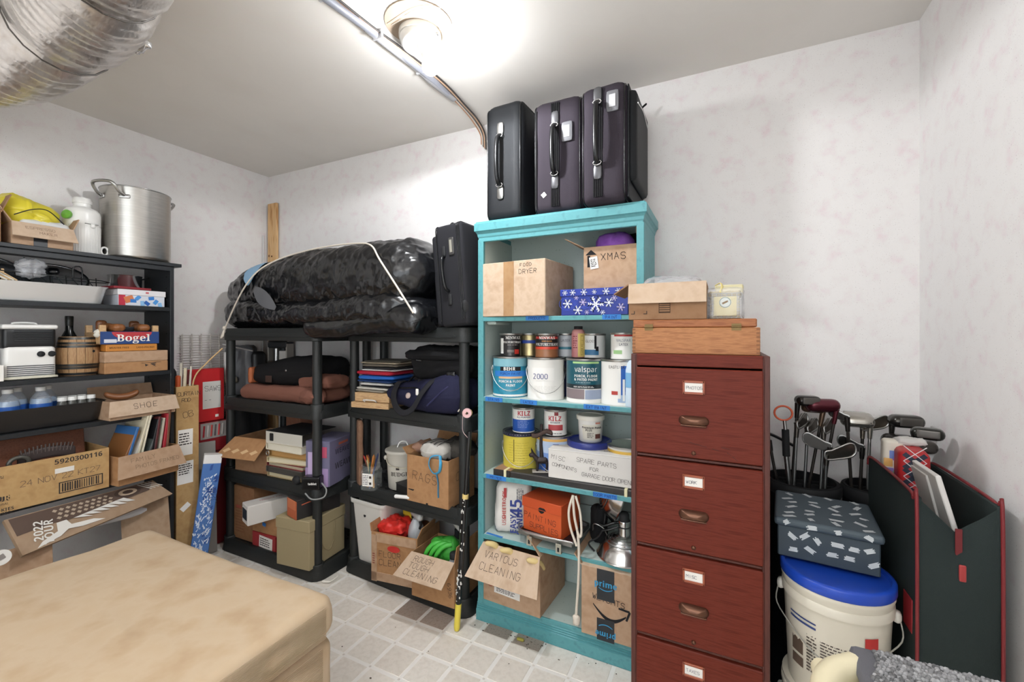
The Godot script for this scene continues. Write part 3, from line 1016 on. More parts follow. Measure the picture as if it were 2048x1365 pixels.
func bookcase_things() -> void:
	# --- suitcases on top ---
	var y := 1.8835
	var t := suitcase("suitcase", "black smooth leatherette suitcase, leftmost of three on the teal bookcase", V(-0.912, y, -1.935), 0.2, 0.553, 0.30, -3, M["black leatherette"], Vector2(0.40, 0.15), -0.01, false)
	part(t, "foot", MB.new().soft(V(0.105, 0.03, -0.02), V(0.03, 0.05, 0.06), 0.012, 4), M["black matt"])
	t = suitcase("suitcase", "plum fabric suitcase with a white sticker, middle of three on the teal bookcase", V(-0.65, y, -1.93), 0.232, 0.503, 0.315, 0, M["plum cloth"], Vector2(0.385, 0.155), -0.005, true)
	var tag := part(t, "name_tag", MB.new().soft(V(0.05, 0.34, 0.162), V(0.05, 0.085, 0.008), 0.008, 4), C("707074", 0.4))
	part(tag, "window", MB.new().box(V(0.05, 0.34, 0.1665), V(0.026, 0.05, 0.002), 0.0005), C("bcbcbe", 0.3))
	patch(t, "sticker", T(V(-0.058, 0.082, 0.1585), 0, 0, 38), 0.02, 0.02, M["paper"])
	for k in 3:
		part(t, "zip", MB.new().tube([V(-0.094 - k * 0.006, 0.02, 0.158 - k * 0.012), V(-0.094 - k * 0.006, 0.46, 0.158 - k * 0.012)], 0.0028, 5), M["black matt"])
	t = suitcase("suitcase", "plum and black suitcase with an outer pocket, rightmost on the teal bookcase", V(-0.434, y, -1.91), 0.195, 0.487, 0.37, 0, M["plum cloth"], Vector2(0.415, 0.15), -0.02, true)
	tag = part(t, "name_tag", MB.new().soft(V(0.04, 0.40, 0.189), V(0.05, 0.085, 0.008), 0.008, 4), C("707074", 0.4))
	part(tag, "window", MB.new().box(V(0.04, 0.40, 0.194), V(0.026, 0.05, 0.002), 0.0005), C("bcbcbe", 0.3))
	var pk := part(t, "side_pocket", MB.new().soft(V(0.105, 0.27, 0.0), V(0.045, 0.37, 0.30), 0.02, 6), M["black leatherette"])
	part(pk, "zip", MB.new().tube(curve([V(0.128, 0.40, 0.13), V(0.129, 0.42, 0.0), V(0.128, 0.40, -0.12)], 5), 0.003, 5), M["chrome"])
	part(t, "side_panel", MB.new().box(V(0.098, 0.24, 0.0), V(0.006, 0.45, 0.34), 0.002), M["black leatherette"])
	part(t, "strap_end", MB.new().tube(curve([V(0.06, 0.485, -0.12), V(0.09, 0.50, -0.13), V(0.12, 0.525, -0.14)], 4), 0.008, 6, true, false, 0.5), M["black cloth"])

	# --- first shelf ---
	t = carton("storage_box", "closed brown cardboard box marked FOOD DRYER on the bookcase's top shelf", V(-0.848, 1.433, -1.915), V(0.342, 0.25, 0.31), -5, M["kraft light"], false)
	patch(t, "tape", T(V(-0.015, 0.125, 0.1555)), 0.055, 0.248, M["packing tape"])
	scrawl(t, "FOOD", T(V(0.045, 0.222, 0.1555)), 0.014, M["ink"], 0.0016, 0.5, 3.0)
	scrawl(t, "DRYER", T(V(0.04, 0.19, 0.1555)), 0.02, M["ink"], 0.0016, 0.5)
	t = thing("gift_box", "dark blue lidded gift box printed with white snowflakes, under the XMAS box", "box", V(-0.482, 1.4325, -1.90), -2)
	part(t, "body", MB.new().box(V(0, 0.042, 0), V(0.288, 0.084, 0.25), 0.002), C("22348a", 0.4))
	var lid := part(t, "lid", MB.new().box(V(0, 0.097, 0), V(0.296, 0.03, 0.258), 0.002), C("253a9a", 0.38))
	var fm := C("e8ecf6", 0.5)
	var fp := C("cfc4e4", 0.5)
	var fx := T(V(0, 0, 0.1255))
	for q in [[-0.115, 0.05, 0.02, 0], [-0.045, 0.055, 0.015, 1], [0.01, 0.045, 0.032, 0], [0.066, 0.05, 0.018, 0], [-0.068, 0.022, 0.019, 0], [0.115, 0.03, 0.016, 1], [-0.028, 0.012, 0.01, 1], [-0.075, 0.075, 0.01, 1], [0.088, 0.068, 0.012, 1], [0.04, 0.01, 0.01, 0]]:
		snowflake(t, fx * T(V(q[0], q[1], 0)), q[2], fp if q[3] else fm)
	for q in [[-0.125, 0.014], [-0.09, 0.016], [-0.04, 0.017], [0.005, 0.012], [0.055, 0.018], [0.105, 0.014]]:
		snowflake(lid, fx * T(V(q[0], 0.097, 0.004)), q[1] * 0.8, fm)
	for q in [[-0.115, 0.05], [-0.045, 0.055]]:
		for k in 2:
			var rg := MB.new()
			var pts := []
			for i in 24: pts.append(V(q[0] + cos(TAU * i / 24) * (0.028 + k * 0.01), q[1] + sin(TAU * i / 24) * (0.028 + k * 0.008) * 0.75, 0.1252))
			rg.tube(pts, 0.0009, 4, false, true)
			part(t, "ring_print", rg, C("3a5ccc", 0.4))
	t = carton("storage_box", "open brown cardboard box marked XMAS with purple cloth on the snowflake box", V(-0.43, 1.5455, -1.945), V(0.232, 0.185, 0.22), 0, M["kraft"], true, [["left", 0.10, 62], ["right", 0.10, -8]])
	scrawl(t, "XMAS", T(V(-0.038, 0.125, 0.1105)), 0.028, M["ink"], 0.0024, 0.3, 2.0)
	var pt := patch(t, "price_tag", T(V(-0.07, 0.115, 0.112), 0, 0, 8), 0.036, 0.052, M["paper"])
	fine_print(pt, T(V(-0.07, 0.115, 0.1125), 0, 0, 8), 0.028, 0.036, 5, M["black ink"])
	patch(t, "arrow_print", T(V(-0.093, 0.122, 0.1105)), 0.012, 0.05, M["black ink"])
	var ar := MB.new()
	ar.x = T(V(-0.083, 0.15, 0.111))
	ar.flat3(V(-0.025, 0, 0), V(0.025, 0, 0), V(0, 0.022, 0))
	part(t, "arrow_print", ar, M["black ink"])
	var cloth := MB.new().soft(V(0, 0.06, 0), V(0.17, 0.17, 0.15), 0.07, 10, func(p: Vector3, o: Vector3):
		return p + o * (0.02 * N.get_noise_3d(p.x * 14, p.y * 14, p.z * 14) + 0.01 * N.get_noise_3d(p.x * 30, p.y * 8, p.z * 30)))
	solo("cloth_bundle", "crumpled purple cloth sticking out of the XMAS box", "cloth", cloth, M["purple cloth"], V(-0.43, 1.665, -1.945))
	var bk := MB.new().soft(V(0, 0.09, 0), V(0.14, 0.17, 0.03), 0.014, 6, func(p: Vector3, o: Vector3): return p + o * 0.008 * N.get_noise_3d(p.x * 12, p.y * 12, p.z * 12))
	solo("cloth_bundle", "black cloth behind the purple cloth in the XMAS box", "cloth", bk, M["black cloth"], V(-0.385, 1.64, -2.03))

	paint_shelf()
	middle_shelf()
	lower_shelves()


func paint_shelf() -> void:
	var y := 1.0555
	var z := -1.878
	var wh := C("e9e8e3", 0.35)
	var gt := "gallon paint cans on the bookcase"
	# gallons
	var t := paint_can("paint_can", "blue-green can of porch and floor paint with blue tape, leftmost big can", V(-0.924, y, z), 0.085, 0.19, C("2a87a2", 0.35), M["dull steel"], true, 0, "can", gt)
	band(t, "label_band", 0.0854, 0.0, 0.014, wh)
	band(t, "label_band", 0.0855, 0.145, 0.184, C("7cb0bd", 0.35), 70)
	band(t, "label_band", 0.0853, 0.088, 0.10, C("d9b48c", 0.4), 40)
	var lb := T(V(0, 0, 0.0857))
	band(t, "label_band", 0.0856, 0.122, 0.143, M["black ink"], 34)
	print_text(t, "BEHR", lb * T(V(-0.006, 0.134, 0)), 0.016, wh, 0.086)
	band(t, "tape_label", 0.0862, 0.098, 0.124, M["blue tape"], 58)
	scrawl(t, "PORCH PAINT", T(V(-0.05, 0.106, 0.0864)), 0.011, M["blue ink"], 0.0014, 0.5, 1.2, 0.0864)
	print_text(t, "PORCH & FLOOR", lb * T(V(0, 0.075, 0)), 0.011, wh, 0.086)
	print_text(t, "PAINT", lb * T(V(0, 0.057, 0)), 0.011, wh, 0.086)
	print_text(t, "INTERIOR/EXTERIOR", lb * T(V(0, 0.036, 0)), 0.006, C("9cc4cc"), 0.086, false)
	t = paint_can("paint_can", "plain white can with a pasted note reading 2000, second big can", V(-0.738, y, z + 0.006), 0.085, 0.19, wh, M["dull steel"], true, 0, "can", gt)
	band(t, "note", 0.0856, 0.088, 0.145, C("f0efeb", 0.7), 36, -10)
	print_text(t, "2000", T(V(-0.026, 0.106, 0.0868)), 0.023, M["blue ink"], 0.0862, false)
	fine_print(t, T(V(0.0, 0.05, 0.0857)), 0.11, 0.03, 5, C("b9b7b0"), 0.0857, 0.15)
	part(t, "ear_cap", MB.new().lathe([Vector2(0.016, 0), Vector2(0.014, 0.006), Vector2(0, 0.007)], 14), M["black matt"]).transform = T(V(0.083, 0.14, 0.012), 0, 0, -90)
	t = paint_can("paint_can", "dark teal can of porch floor and patio paint, third big can", V(-0.548, y, z + 0.004), 0.085, 0.19, wh, M["dull steel"], false, 0, "can", gt)
	band(t, "label_band", 0.0854, 0.075, 0.182, C("1c5563", 0.32), 78)
	band(t, "label_band", 0.0856, 0.062, 0.08, C("17272e", 0.4), 78)
	band(t, "label_print", 0.0856, 0.018, 0.06, C("84777a", 0.5), 36, -40)
	band(t, "label_print", 0.0857, 0.018, 0.058, C("9aa6bd", 0.5), 36, 34)
	band(t, "label_print", 0.0858, 0.17, 0.178, C("a8cf8a", 0.5), 40)
	print_text(t, "valspar", lb * T(V(0, 0.145, 0.0003)), 0.022, wh, 0.0858, false)
	print_text(t, "PORCH, FLOOR", lb * T(V(0, 0.117, 0.0003)), 0.0105, wh, 0.0858)
	print_text(t, "& PATIO PAINT", lb * T(V(0, 0.102, 0.0003)), 0.0105, wh, 0.0858)
	fine_print(t, T(V(0, 0.089, 0.0858)), 0.09, 0.006, 1, C("b8cfd2"), 0.0858, 0.25)
	fine_print(t, T(V(0, 0.07, 0.0862)), 0.11, 0.008, 2, wh, 0.0862, 0.4)
	t = paint_can("paint_can", "white can with blue print and dripped paint, rightmost big can by the cabinet", V(-0.394, y, z), 0.085, 0.19, wh, M["dull steel"], false, 0, "can", gt)
	band(t, "label_print", 0.0855, 0.045, 0.165, C("2a62b4", 0.4), 30, 22)
	band(t, "label_print", 0.0855, 0.014, 0.045, C("a8bedb", 0.5), 34, 26)
	band(t, "drip", 0.0864, 0.03, 0.18, wh, 4, -4)
	band(t, "drip", 0.0864, 0.02, 0.11, wh, 3, 8)
	band(t, "label_print", 0.0857, 0.045, 0.06, C("b8423a", 0.5), 10, -16)
	fine_print(t, T(V(0.03, 0.08, 0.0858)), 0.035, 0.06, 10, C("16356e"), 0.0858, 0.3)
	scrawl(t, "EASTSIDE", T(V(-0.05, 0.155, 0.0858)), 0.01, M["ink"], 0.0012, 0.6, 1.2, 0.0858)
	solo("paint_can", "dark blue can standing behind, between the 2000 can and the dark teal can", "can", MB.new().lathe([Vector2(0.0, 0), Vector2(0.055, 0), Vector2(0.055, 0.16), Vector2(0.05, 0.165), Vector2(0, 0.165)], 28), C("232c55", 0.4), V(-0.667, y, -2.0))
	var jug := thing("spray_bottle", "pale blue and white bottle squeezed between white can and cabinet", "bottle", V(-0.332, y, -1.80))
	part(jug, "body", MB.new().lathe([Vector2(0, 0), Vector2(0.024, 0), Vector2(0.026, 0.005), Vector2(0.026, 0.06), Vector2(0.0255, 0.062), Vector2(0.026, 0.15), Vector2(0.018, 0.18), Vector2(0.01, 0.19), Vector2(0, 0.19)], 20), C("cfe0ee", 0.3))
	part(jug, "label", MB.new().lathe([Vector2(0.0265, 0.08), Vector2(0.0265, 0.14)], 20), C("7db4de", 0.4))
	# quarts on the gallons
	y = 1.2465
	var gq := "quart cans on the big paint cans"
	t = paint_can("quart_can", "black quart can of polyurethane, leftmost small can on the blue-green can", V(-0.925, y, -1.885), 0.053, 0.108, C("1d1b1c", 0.3), M["steel"], false, 8, "can", gq)
	lb = T(V(0, 0, 0.0533))
	band(t, "label_print", 0.0534, 0.012, 0.085, wh, 12, -62)
	print_text(t, "MINWAX", lb * T(V(0.004, 0.087, 0)), 0.013, wh, 0.0534, true, 0.9, true)
	print_text(t, "POLYURETHANE", lb * T(V(0.0, 0.066, 0)), 0.009, wh, 0.0534, true, 0.9, true)
	fine_print(t, T(V(0, 0.053, 0.0534)), 0.05, 0.006, 1, C("a8a19a"), 0.0534, 0.4)
	band(t, "label_print", 0.0535, 0.01, 0.032, C("c6372c", 0.4), 13, 24)
	band(t, "label_print", 0.0534, 0.018, 0.03, C("6f6a66", 0.4), 18, -10)
	t = paint_can("quart_can", "bare brass-coloured quart can with a band of blue tape, behind the polyurethane cans", V(-0.852, y, -1.955), 0.052, 0.108, C("a79a72", 0.28, 0.8), M["steel"], false, 0, "can", gq)
	band(t, "tape_label", 0.0526, 0.06, 0.075, C("27408c", 0.5), 60)
	t = paint_can("quart_can", "red, black and brown quart can of polyurethane on the white can", V(-0.730, y, -1.865), 0.053, 0.108, C("8a5a3a", 0.35), M["steel"], false, 0, "can", gq)
	band(t, "label_band", 0.0534, 0.046, 0.098, C("1d1a1b", 0.35))
	band(t, "label_band", 0.0535, 0.036, 0.048, C("cf4630", 0.35))
	band(t, "label_print", 0.0537, 0.083, 0.094, C("b3352f", 0.4), 70)
	print_text(t, "MINWAX", lb * T(V(0, 0.088, 0.0005)), 0.012, wh, 0.0538, true, 1.0, true)
	print_text(t, "SEMI-GLOSS", lb * T(V(0, 0.073, 0.0003)), 0.006, C("d99a5a"), 0.0536)
	print_text(t, "POLYURETHANE", lb * T(V(0, 0.058, 0.0003)), 0.0115, wh, 0.0536, true, 0.9, true)
	t = paint_can("quart_can", "grey quart can with a teal wave print, behind the tall yellow bottle", V(-0.668, y, -1.96), 0.053, 0.108, C("a9adb2", 0.35), M["steel"], false, -25, "can", gq)
	band(t, "label_print", 0.0536, 0.034, 0.046, C("2d6e80", 0.4), 60)
	print_text(t, "LATEX", T(V(0.018, 0.075, 0.0536)), 0.012, C("5b6068"), 0.0536, false)
	t = thing("solvent_bottle", "tall pink and yellow labelled bottle with a black cap on the dark teal can", "bottle", V(-0.586, y, -1.885), face_camera(V(-0.586, 0, -1.885)))
	part(t, "body", MB.new().lathe([Vector2(0, 0), Vector2(0.028, 0), Vector2(0.03, 0.003), Vector2(0.03, 0.11), Vector2(0.026, 0.122), Vector2(0.019, 0.127), Vector2(0.0, 0.127)], 24), C("c48a86", 0.4))
	band(t, "label", 0.0304, 0.004, 0.108, C("cfb765", 0.4), 38, 35)
	band(t, "label", 0.0304, 0.004, 0.108, C("bf7f80", 0.4), 35, -45)
	fine_print(t, T(V(0.02, 0.055, 0.0305)), 0.02, 0.09, 14, C("6a5430"), 0.0305, 0.3)
	fine_print(t, T(V(-0.014, 0.07, 0.0305)), 0.022, 0.06, 6, C("7a2f38"), 0.0305, 0.4)
	part(t, "cap", MB.new().lathe([Vector2(0.019, 0.125), Vector2(0.0195, 0.139), Vector2(0.018, 0.141), Vector2(0, 0.141)], 18), M["black matt"])
	t = paint_can("quart_can", "white quart can with black drips and a blue print, right of the tall bottle", V(-0.528, y, -1.93), 0.053, 0.108, C("d2d4d3", 0.35), M["dull steel"], false, 5, "can", gq)
	band(t, "label_print", 0.0536, 0.012, 0.036, C("2f6b94", 0.4), 40, -20)
	band(t, "drip", 0.0538, 0.04, 0.098, M["black ink"], 5, 4)
	band(t, "drip", 0.0538, 0.03, 0.05, M["black ink"], 7, 12)
	print_text(t, "GLOSS", T(V(-0.02, 0.073, 0.0538)), 0.011, M["ink"], 0.0538, false)
	t = paint_can("quart_can", "white quart can with red rim print and green swirl, by the cabinet", V(-0.382, y, -1.875), 0.053, 0.112, wh, M["steel"], false, 0, "can", gq)
	band(t, "label_print", 0.0536, 0.096, 0.104, C("b03a38", 0.4), 45)
	print_text(t, "VALSPAR", lb * T(V(0, 0.079, 0)), 0.011, C("6f7280"), 0.0536, false)
	print_text(t, "LATEX", lb * T(V(0, 0.062, 0)), 0.010, C("3a3f58"), 0.0536, false)
	band(t, "label_print", 0.0536, 0.022, 0.038, C("9cc489", 0.5), 22, -28)


func middle_shelf() -> void:
	var y := 0.6925
	var wh := C("e9e8e3", 0.35)
	var gt := "gallon paint cans on the bookcase"
	var t := paint_can("paint_can", "yellow can with a dark navy lid under a white and blue quart", V(-0.882, y, -1.905), 0.085, 0.19, C("d2c04a", 0.4), C("20223a", 0.35), true, 0, "can", gt, 0.5)
	band(t, "rim_band", 0.088, 0.178, 0.192, C("22243c", 0.35))
	fine_print(t, T(V(0, 0.09, 0.0856)), 0.12, 0.13, 11, C("a89632"), 0.0856, 0.12)
	band(t, "label_seam", 0.0856, 0.06, 0.165, C("4a4420", 0.5), 1.2, -22)
	t = paint_can("quart_can", "white and blue primer quart on the yellow can", V(-0.866, y + 0.191, -1.905), 0.053, 0.118, wh, M["steel"], false, 0, "can", "quart cans on the big paint cans")
	band(t, "label_band", 0.0534, 0.004, 0.062, C("2456ae", 0.35))
	var lb := T(V(0, 0, 0.0536))
	print_text(t, "KILZ", lb * T(V(0, 0.092, 0)), 0.022, C("b3323c"), 0.0537)
	print_text(t, "ALL-PURPOSE", lb * T(V(0, 0.074, 0)), 0.0075, C("2a3560"), 0.0537)
	fine_print(t, T(V(0, 0.04, 0.0538)), 0.06, 0.035, 5, C("9cb6e0"), 0.0538, 0.2)
	t = paint_can("paint_can", "blue and white can with an orange stripe and a small square mark", V(-0.715, y, -1.925), 0.085, 0.19, C("b9cbe6", 0.35), M["dull steel"], true, 0, "can", gt)
	band(t, "label_band", 0.0854, 0.004, 0.085, C("3a66b8", 0.35))
	band(t, "label_band", 0.0855, 0.085, 0.115, C("7898d2", 0.35))
	band(t, "label_band", 0.0855, 0.168, 0.18, C("d9aa5c", 0.4))
	band(t, "emblem", 0.0858, 0.128, 0.158, C("40408f", 0.4), 9, 4)
	band(t, "emblem", 0.0861, 0.136, 0.15, C("d8d4ea", 0.4), 3, 4)
	band(t, "emblem", 0.0862, 0.139, 0.146, C("c04a50", 0.4), 3.5, 4)
	t = paint_can("quart_can", "white primer quart with red lettering and a red block on the blue and white can", V(-0.708, y + 0.191, -1.92), 0.053, 0.118, wh, M["steel"], false, 0, "can", "quart cans on the big paint cans")
	print_text(t, "KILZ", lb * T(V(-0.004, 0.078, 0)), 0.022, C("b3323c"), 0.0537)
	band(t, "emblem", 0.0537, 0.092, 0.108, C("8f2f34", 0.4), 10, 4)
	print_text(t, "EXTERIOR", lb * T(V(-0.002, 0.06, 0)), 0.007, C("3a3a55"), 0.0537)
	band(t, "label_print", 0.0536, 0.024, 0.05, C("b4454a", 0.45), 38, 0)
	fine_print(t, T(V(0, 0.010, 0.0538)), 0.08, 0.006, 1, C("5d5d62"), 0.0538, 0.5)
	# tub with a blue lid and the smaller tub on it
	t = thing("pail", "white plastic pail with a dark blue lid behind the long white box", "pail", V(-0.54, y, -1.905))
	part(t, "body", MB.new().lathe([Vector2(0, 0), Vector2(0.078, 0), Vector2(0.08, 0.003), Vector2(0.092, 0.15), Vector2(0.096, 0.152), Vector2(0.096, 0.165), Vector2(0, 0.165)], 32), wh)
	part(t, "lid", MB.new().lathe([Vector2(0.099, 0.16), Vector2(0.1, 0.166), Vector2(0.1, 0.182), Vector2(0.097, 0.186), Vector2(0.09, 0.186), Vector2(0.088, 0.179), Vector2(0, 0.179)], 36), C("29347c", 0.35))
	band(t, "label", 0.0915, 0.05, 0.13, C("8d8f98", 0.5), 40, 20, 0.0935)
	part(t, "handle", MB.new().tube(curve([V(-0.1, 0.15, 0), V(-0.09, 0.10, 0.06), V(0, 0.07, 0.105), V(0.09, 0.10, 0.06), V(0.1, 0.15, 0)], 5), 0.002, 6), M["black matt"])
	t = thing("filler_tub", "small tapered white tub of patching filler standing on the blue lid", "tub", V(-0.535, y + 0.1795, -1.905), face_camera(V(-0.535, 0, -1.905)))
	part(t, "body", MB.new().lathe([Vector2(0, 0), Vector2(0.047, 0), Vector2(0.05, 0.003), Vector2(0.056, 0.10), Vector2(0.06, 0.102), Vector2(0.062, 0.104), Vector2(0.0, 0.104)], 30), wh)
	part(t, "lid", MB.new().lathe([Vector2(0.062, 0.098), Vector2(0.063, 0.115), Vector2(0.06, 0.118), Vector2(0.054, 0.118), Vector2(0.053, 0.113), Vector2(0, 0.113)], 30), C("e2ded4", 0.4))
	band(t, "label", 0.0515, 0.012, 0.08, C("dcd8ca", 0.5), 46, 6, 0.0562)
	print_text(t, "Premium Patch", T(V(0.006, 0.068, 0.0565)), 0.009, M["black ink"], 0.0565)
	print_text(t, "PLUS", T(V(-0.008, 0.057, 0.0565)), 0.009, M["black ink"], 0.0565)
	fine_print(t, T(V(0.0, 0.035, 0.0555)), 0.03, 0.024, 4, M["ink"], 0.0555, 0.35)
	band(t, "label_print", 0.0545, 0.02, 0.04, C("6b4338", 0.5), 14, 36)
	band(t, "label_print", 0.0575, 0.084, 0.092, C("c98a78", 0.5), 12, 34)
	t = paint_can("paint_can", "white can with a yellow stripe, half hidden by the cabinet", V(-0.372, y, -1.905), 0.085, 0.185, C("d6d3cc", 0.4), C("8d978f", 0.35), false, 0, "can", gt)
	band(t, "label_band", 0.0856, 0.155, 0.168, C("d6ad4a", 0.4))
	# long flat carton along the shelf front, and the long white box on it
	t = thing("track_box", "long flat black box with a cardboard end and pale straps along the shelf front", "box", V(-0.62, y, -1.822))
	part(t, "body", MB.new().box(V(0.03, 0.014, 0), V(0.575, 0.028, 0.085), 0.002), C("2b2928", 0.5))
	part(t, "edge_line", MB.new().box(V(0.03, 0.024, 0.0425), V(0.57, 0.0015, 0.001), 0), C("6f6a66", 0.5))
	part(t, "end_wrap", MB.new().box(V(-0.30, 0.0145, -0.01), V(0.085, 0.03, 0.11), 0.002), C("a07c60", 0.75))
	part(t, "end_face", MB.new().box(V(-0.30, 0.0145, 0.0445), V(0.086, 0.029, 0.002), 0), C("211f1e", 0.6))
	for x in [-0.282, 0.268]:
		part(t, "strap", MB.new().box(V(x, 0.015, -0.005), V(0.013, 0.033, 0.107), 0.0015), C("e2dcb4", 0.4))
	part(t, "paper", MB.new().box(V(0.255, 0.030, 0.0), V(0.05, 0.001, 0.06), 0), C("d7b8a4", 0.8))
	t = thing("parts_box", "long white cardboard box with handwriting, spare parts for garage door opener", "box", V(-0.505, y + 0.0295, -1.835), 2)
	part(t, "body", MB.new().box(V(0, 0.062, 0), V(0.372, 0.124, 0.105), 0.003), C("d8d5d0", 0.7))
	part(t, "lid_fold", MB.new().box(V(0, 0.1245, 0.0), V(0.374, 0.004, 0.107), 0.0015), C("dcd9d4", 0.7))
	scrawl(t, "MISC", T(V(-0.172, 0.086, 0.0533), 0, 0, -7), 0.018, M["ink"], 0.0013, 0.5)
	scrawl(t, "COMPONENTS", T(V(-0.168, 0.055, 0.0533), 0, 0, -8), 0.014, M["ink"], 0.0012, 0.6, 0.8)
	scrawl(t, "SPARE PARTS", T(V(-0.058, 0.085, 0.0533), 0, 0, -3), 0.018, M["ink"], 0.0013, 0.6, 1.4)
	scrawl(t, "FOR", T(V(0.0, 0.054, 0.0533), 0, 0, -3), 0.014, M["ink"], 0.0013, 0.6)
	scrawl(t, "GARAGE DOOR OPENER", T(V(-0.035, 0.026, 0.0533), 0, 0, -3), 0.016, M["ink"], 0.0012, 0.6, 1.0)
	scrawl(t, "GARAGE DOOR OPENER PARTS", Transform3D(Basis(V(1, 0, 0), V(0, 0, -1), V(0, 1, 0)), V(-0.10, 0.1268, 0.0)), 0.014, M["ink"], 0.0012, 0.6, 0.8)
	# cast iron figure
	t = thing("iron_figure", "small dark cast metal donkey figure with an upright post and crossbar", "figurine", V(-0.745, y + 0.029, -1.832), 24)
	var ir := C("3c3433", 0.5, 0.6)
	part(t, "base_plate", MB.new().box(V(0, 0.003, 0), V(0.082, 0.006, 0.04), 0.002), C("a39c94", 0.5))
	var b := MB.new().soft(V(0.004, 0.052, 0), V(0.058, 0.03, 0.026), 0.013, 6)
	for q in [[-0.018, 0.008], [-0.018, -0.008], [0.024, 0.008], [0.024, -0.008]]:
		b.tube([V(q[0], 0.05, q[1]), V(q[0] + 0.002, 0.028, q[1]), V(q[0] - 0.001, 0.006, q[1])], [0.008, 0.005, 0.0055], 8)
	b.tube(curve([V(-0.018, 0.056, 0), V(-0.03, 0.07, 0), V(-0.04, 0.078, 0), V(-0.054, 0.072, 0)], 4), [0.012, 0.0115, 0.011, 0.0105, 0.01, 0.01, 0.0105, 0.011, 0.011, 0.0105, 0.01, 0.009, 0.006], 8)
	for s in [-1.0, 1.0]:
		b.tube([V(-0.036, 0.084, s * 0.005), V(-0.042, 0.094, s * 0.008), V(-0.046, 0.106, s * 0.009)], [0.004, 0.0045, 0.001], 6)
	part(t, "body", b, ir)
	part(t, "post", MB.new().tube([V(0.004, 0.06, -0.012), V(0.0, 0.12, -0.014), V(0.002, 0.215, -0.014)], [0.011, 0.008, 0.007], 8), ir)
	part(t, "crossbar", MB.new().soft(V(0.004, 0.172, -0.012), V(0.098, 0.022, 0.012), 0.006, 6, func(p: Vector3, o: Vector3): return p + V(0, 0.012 * sin(p.x * 60), 0)), C("4b3a34", 0.5, 0.4))


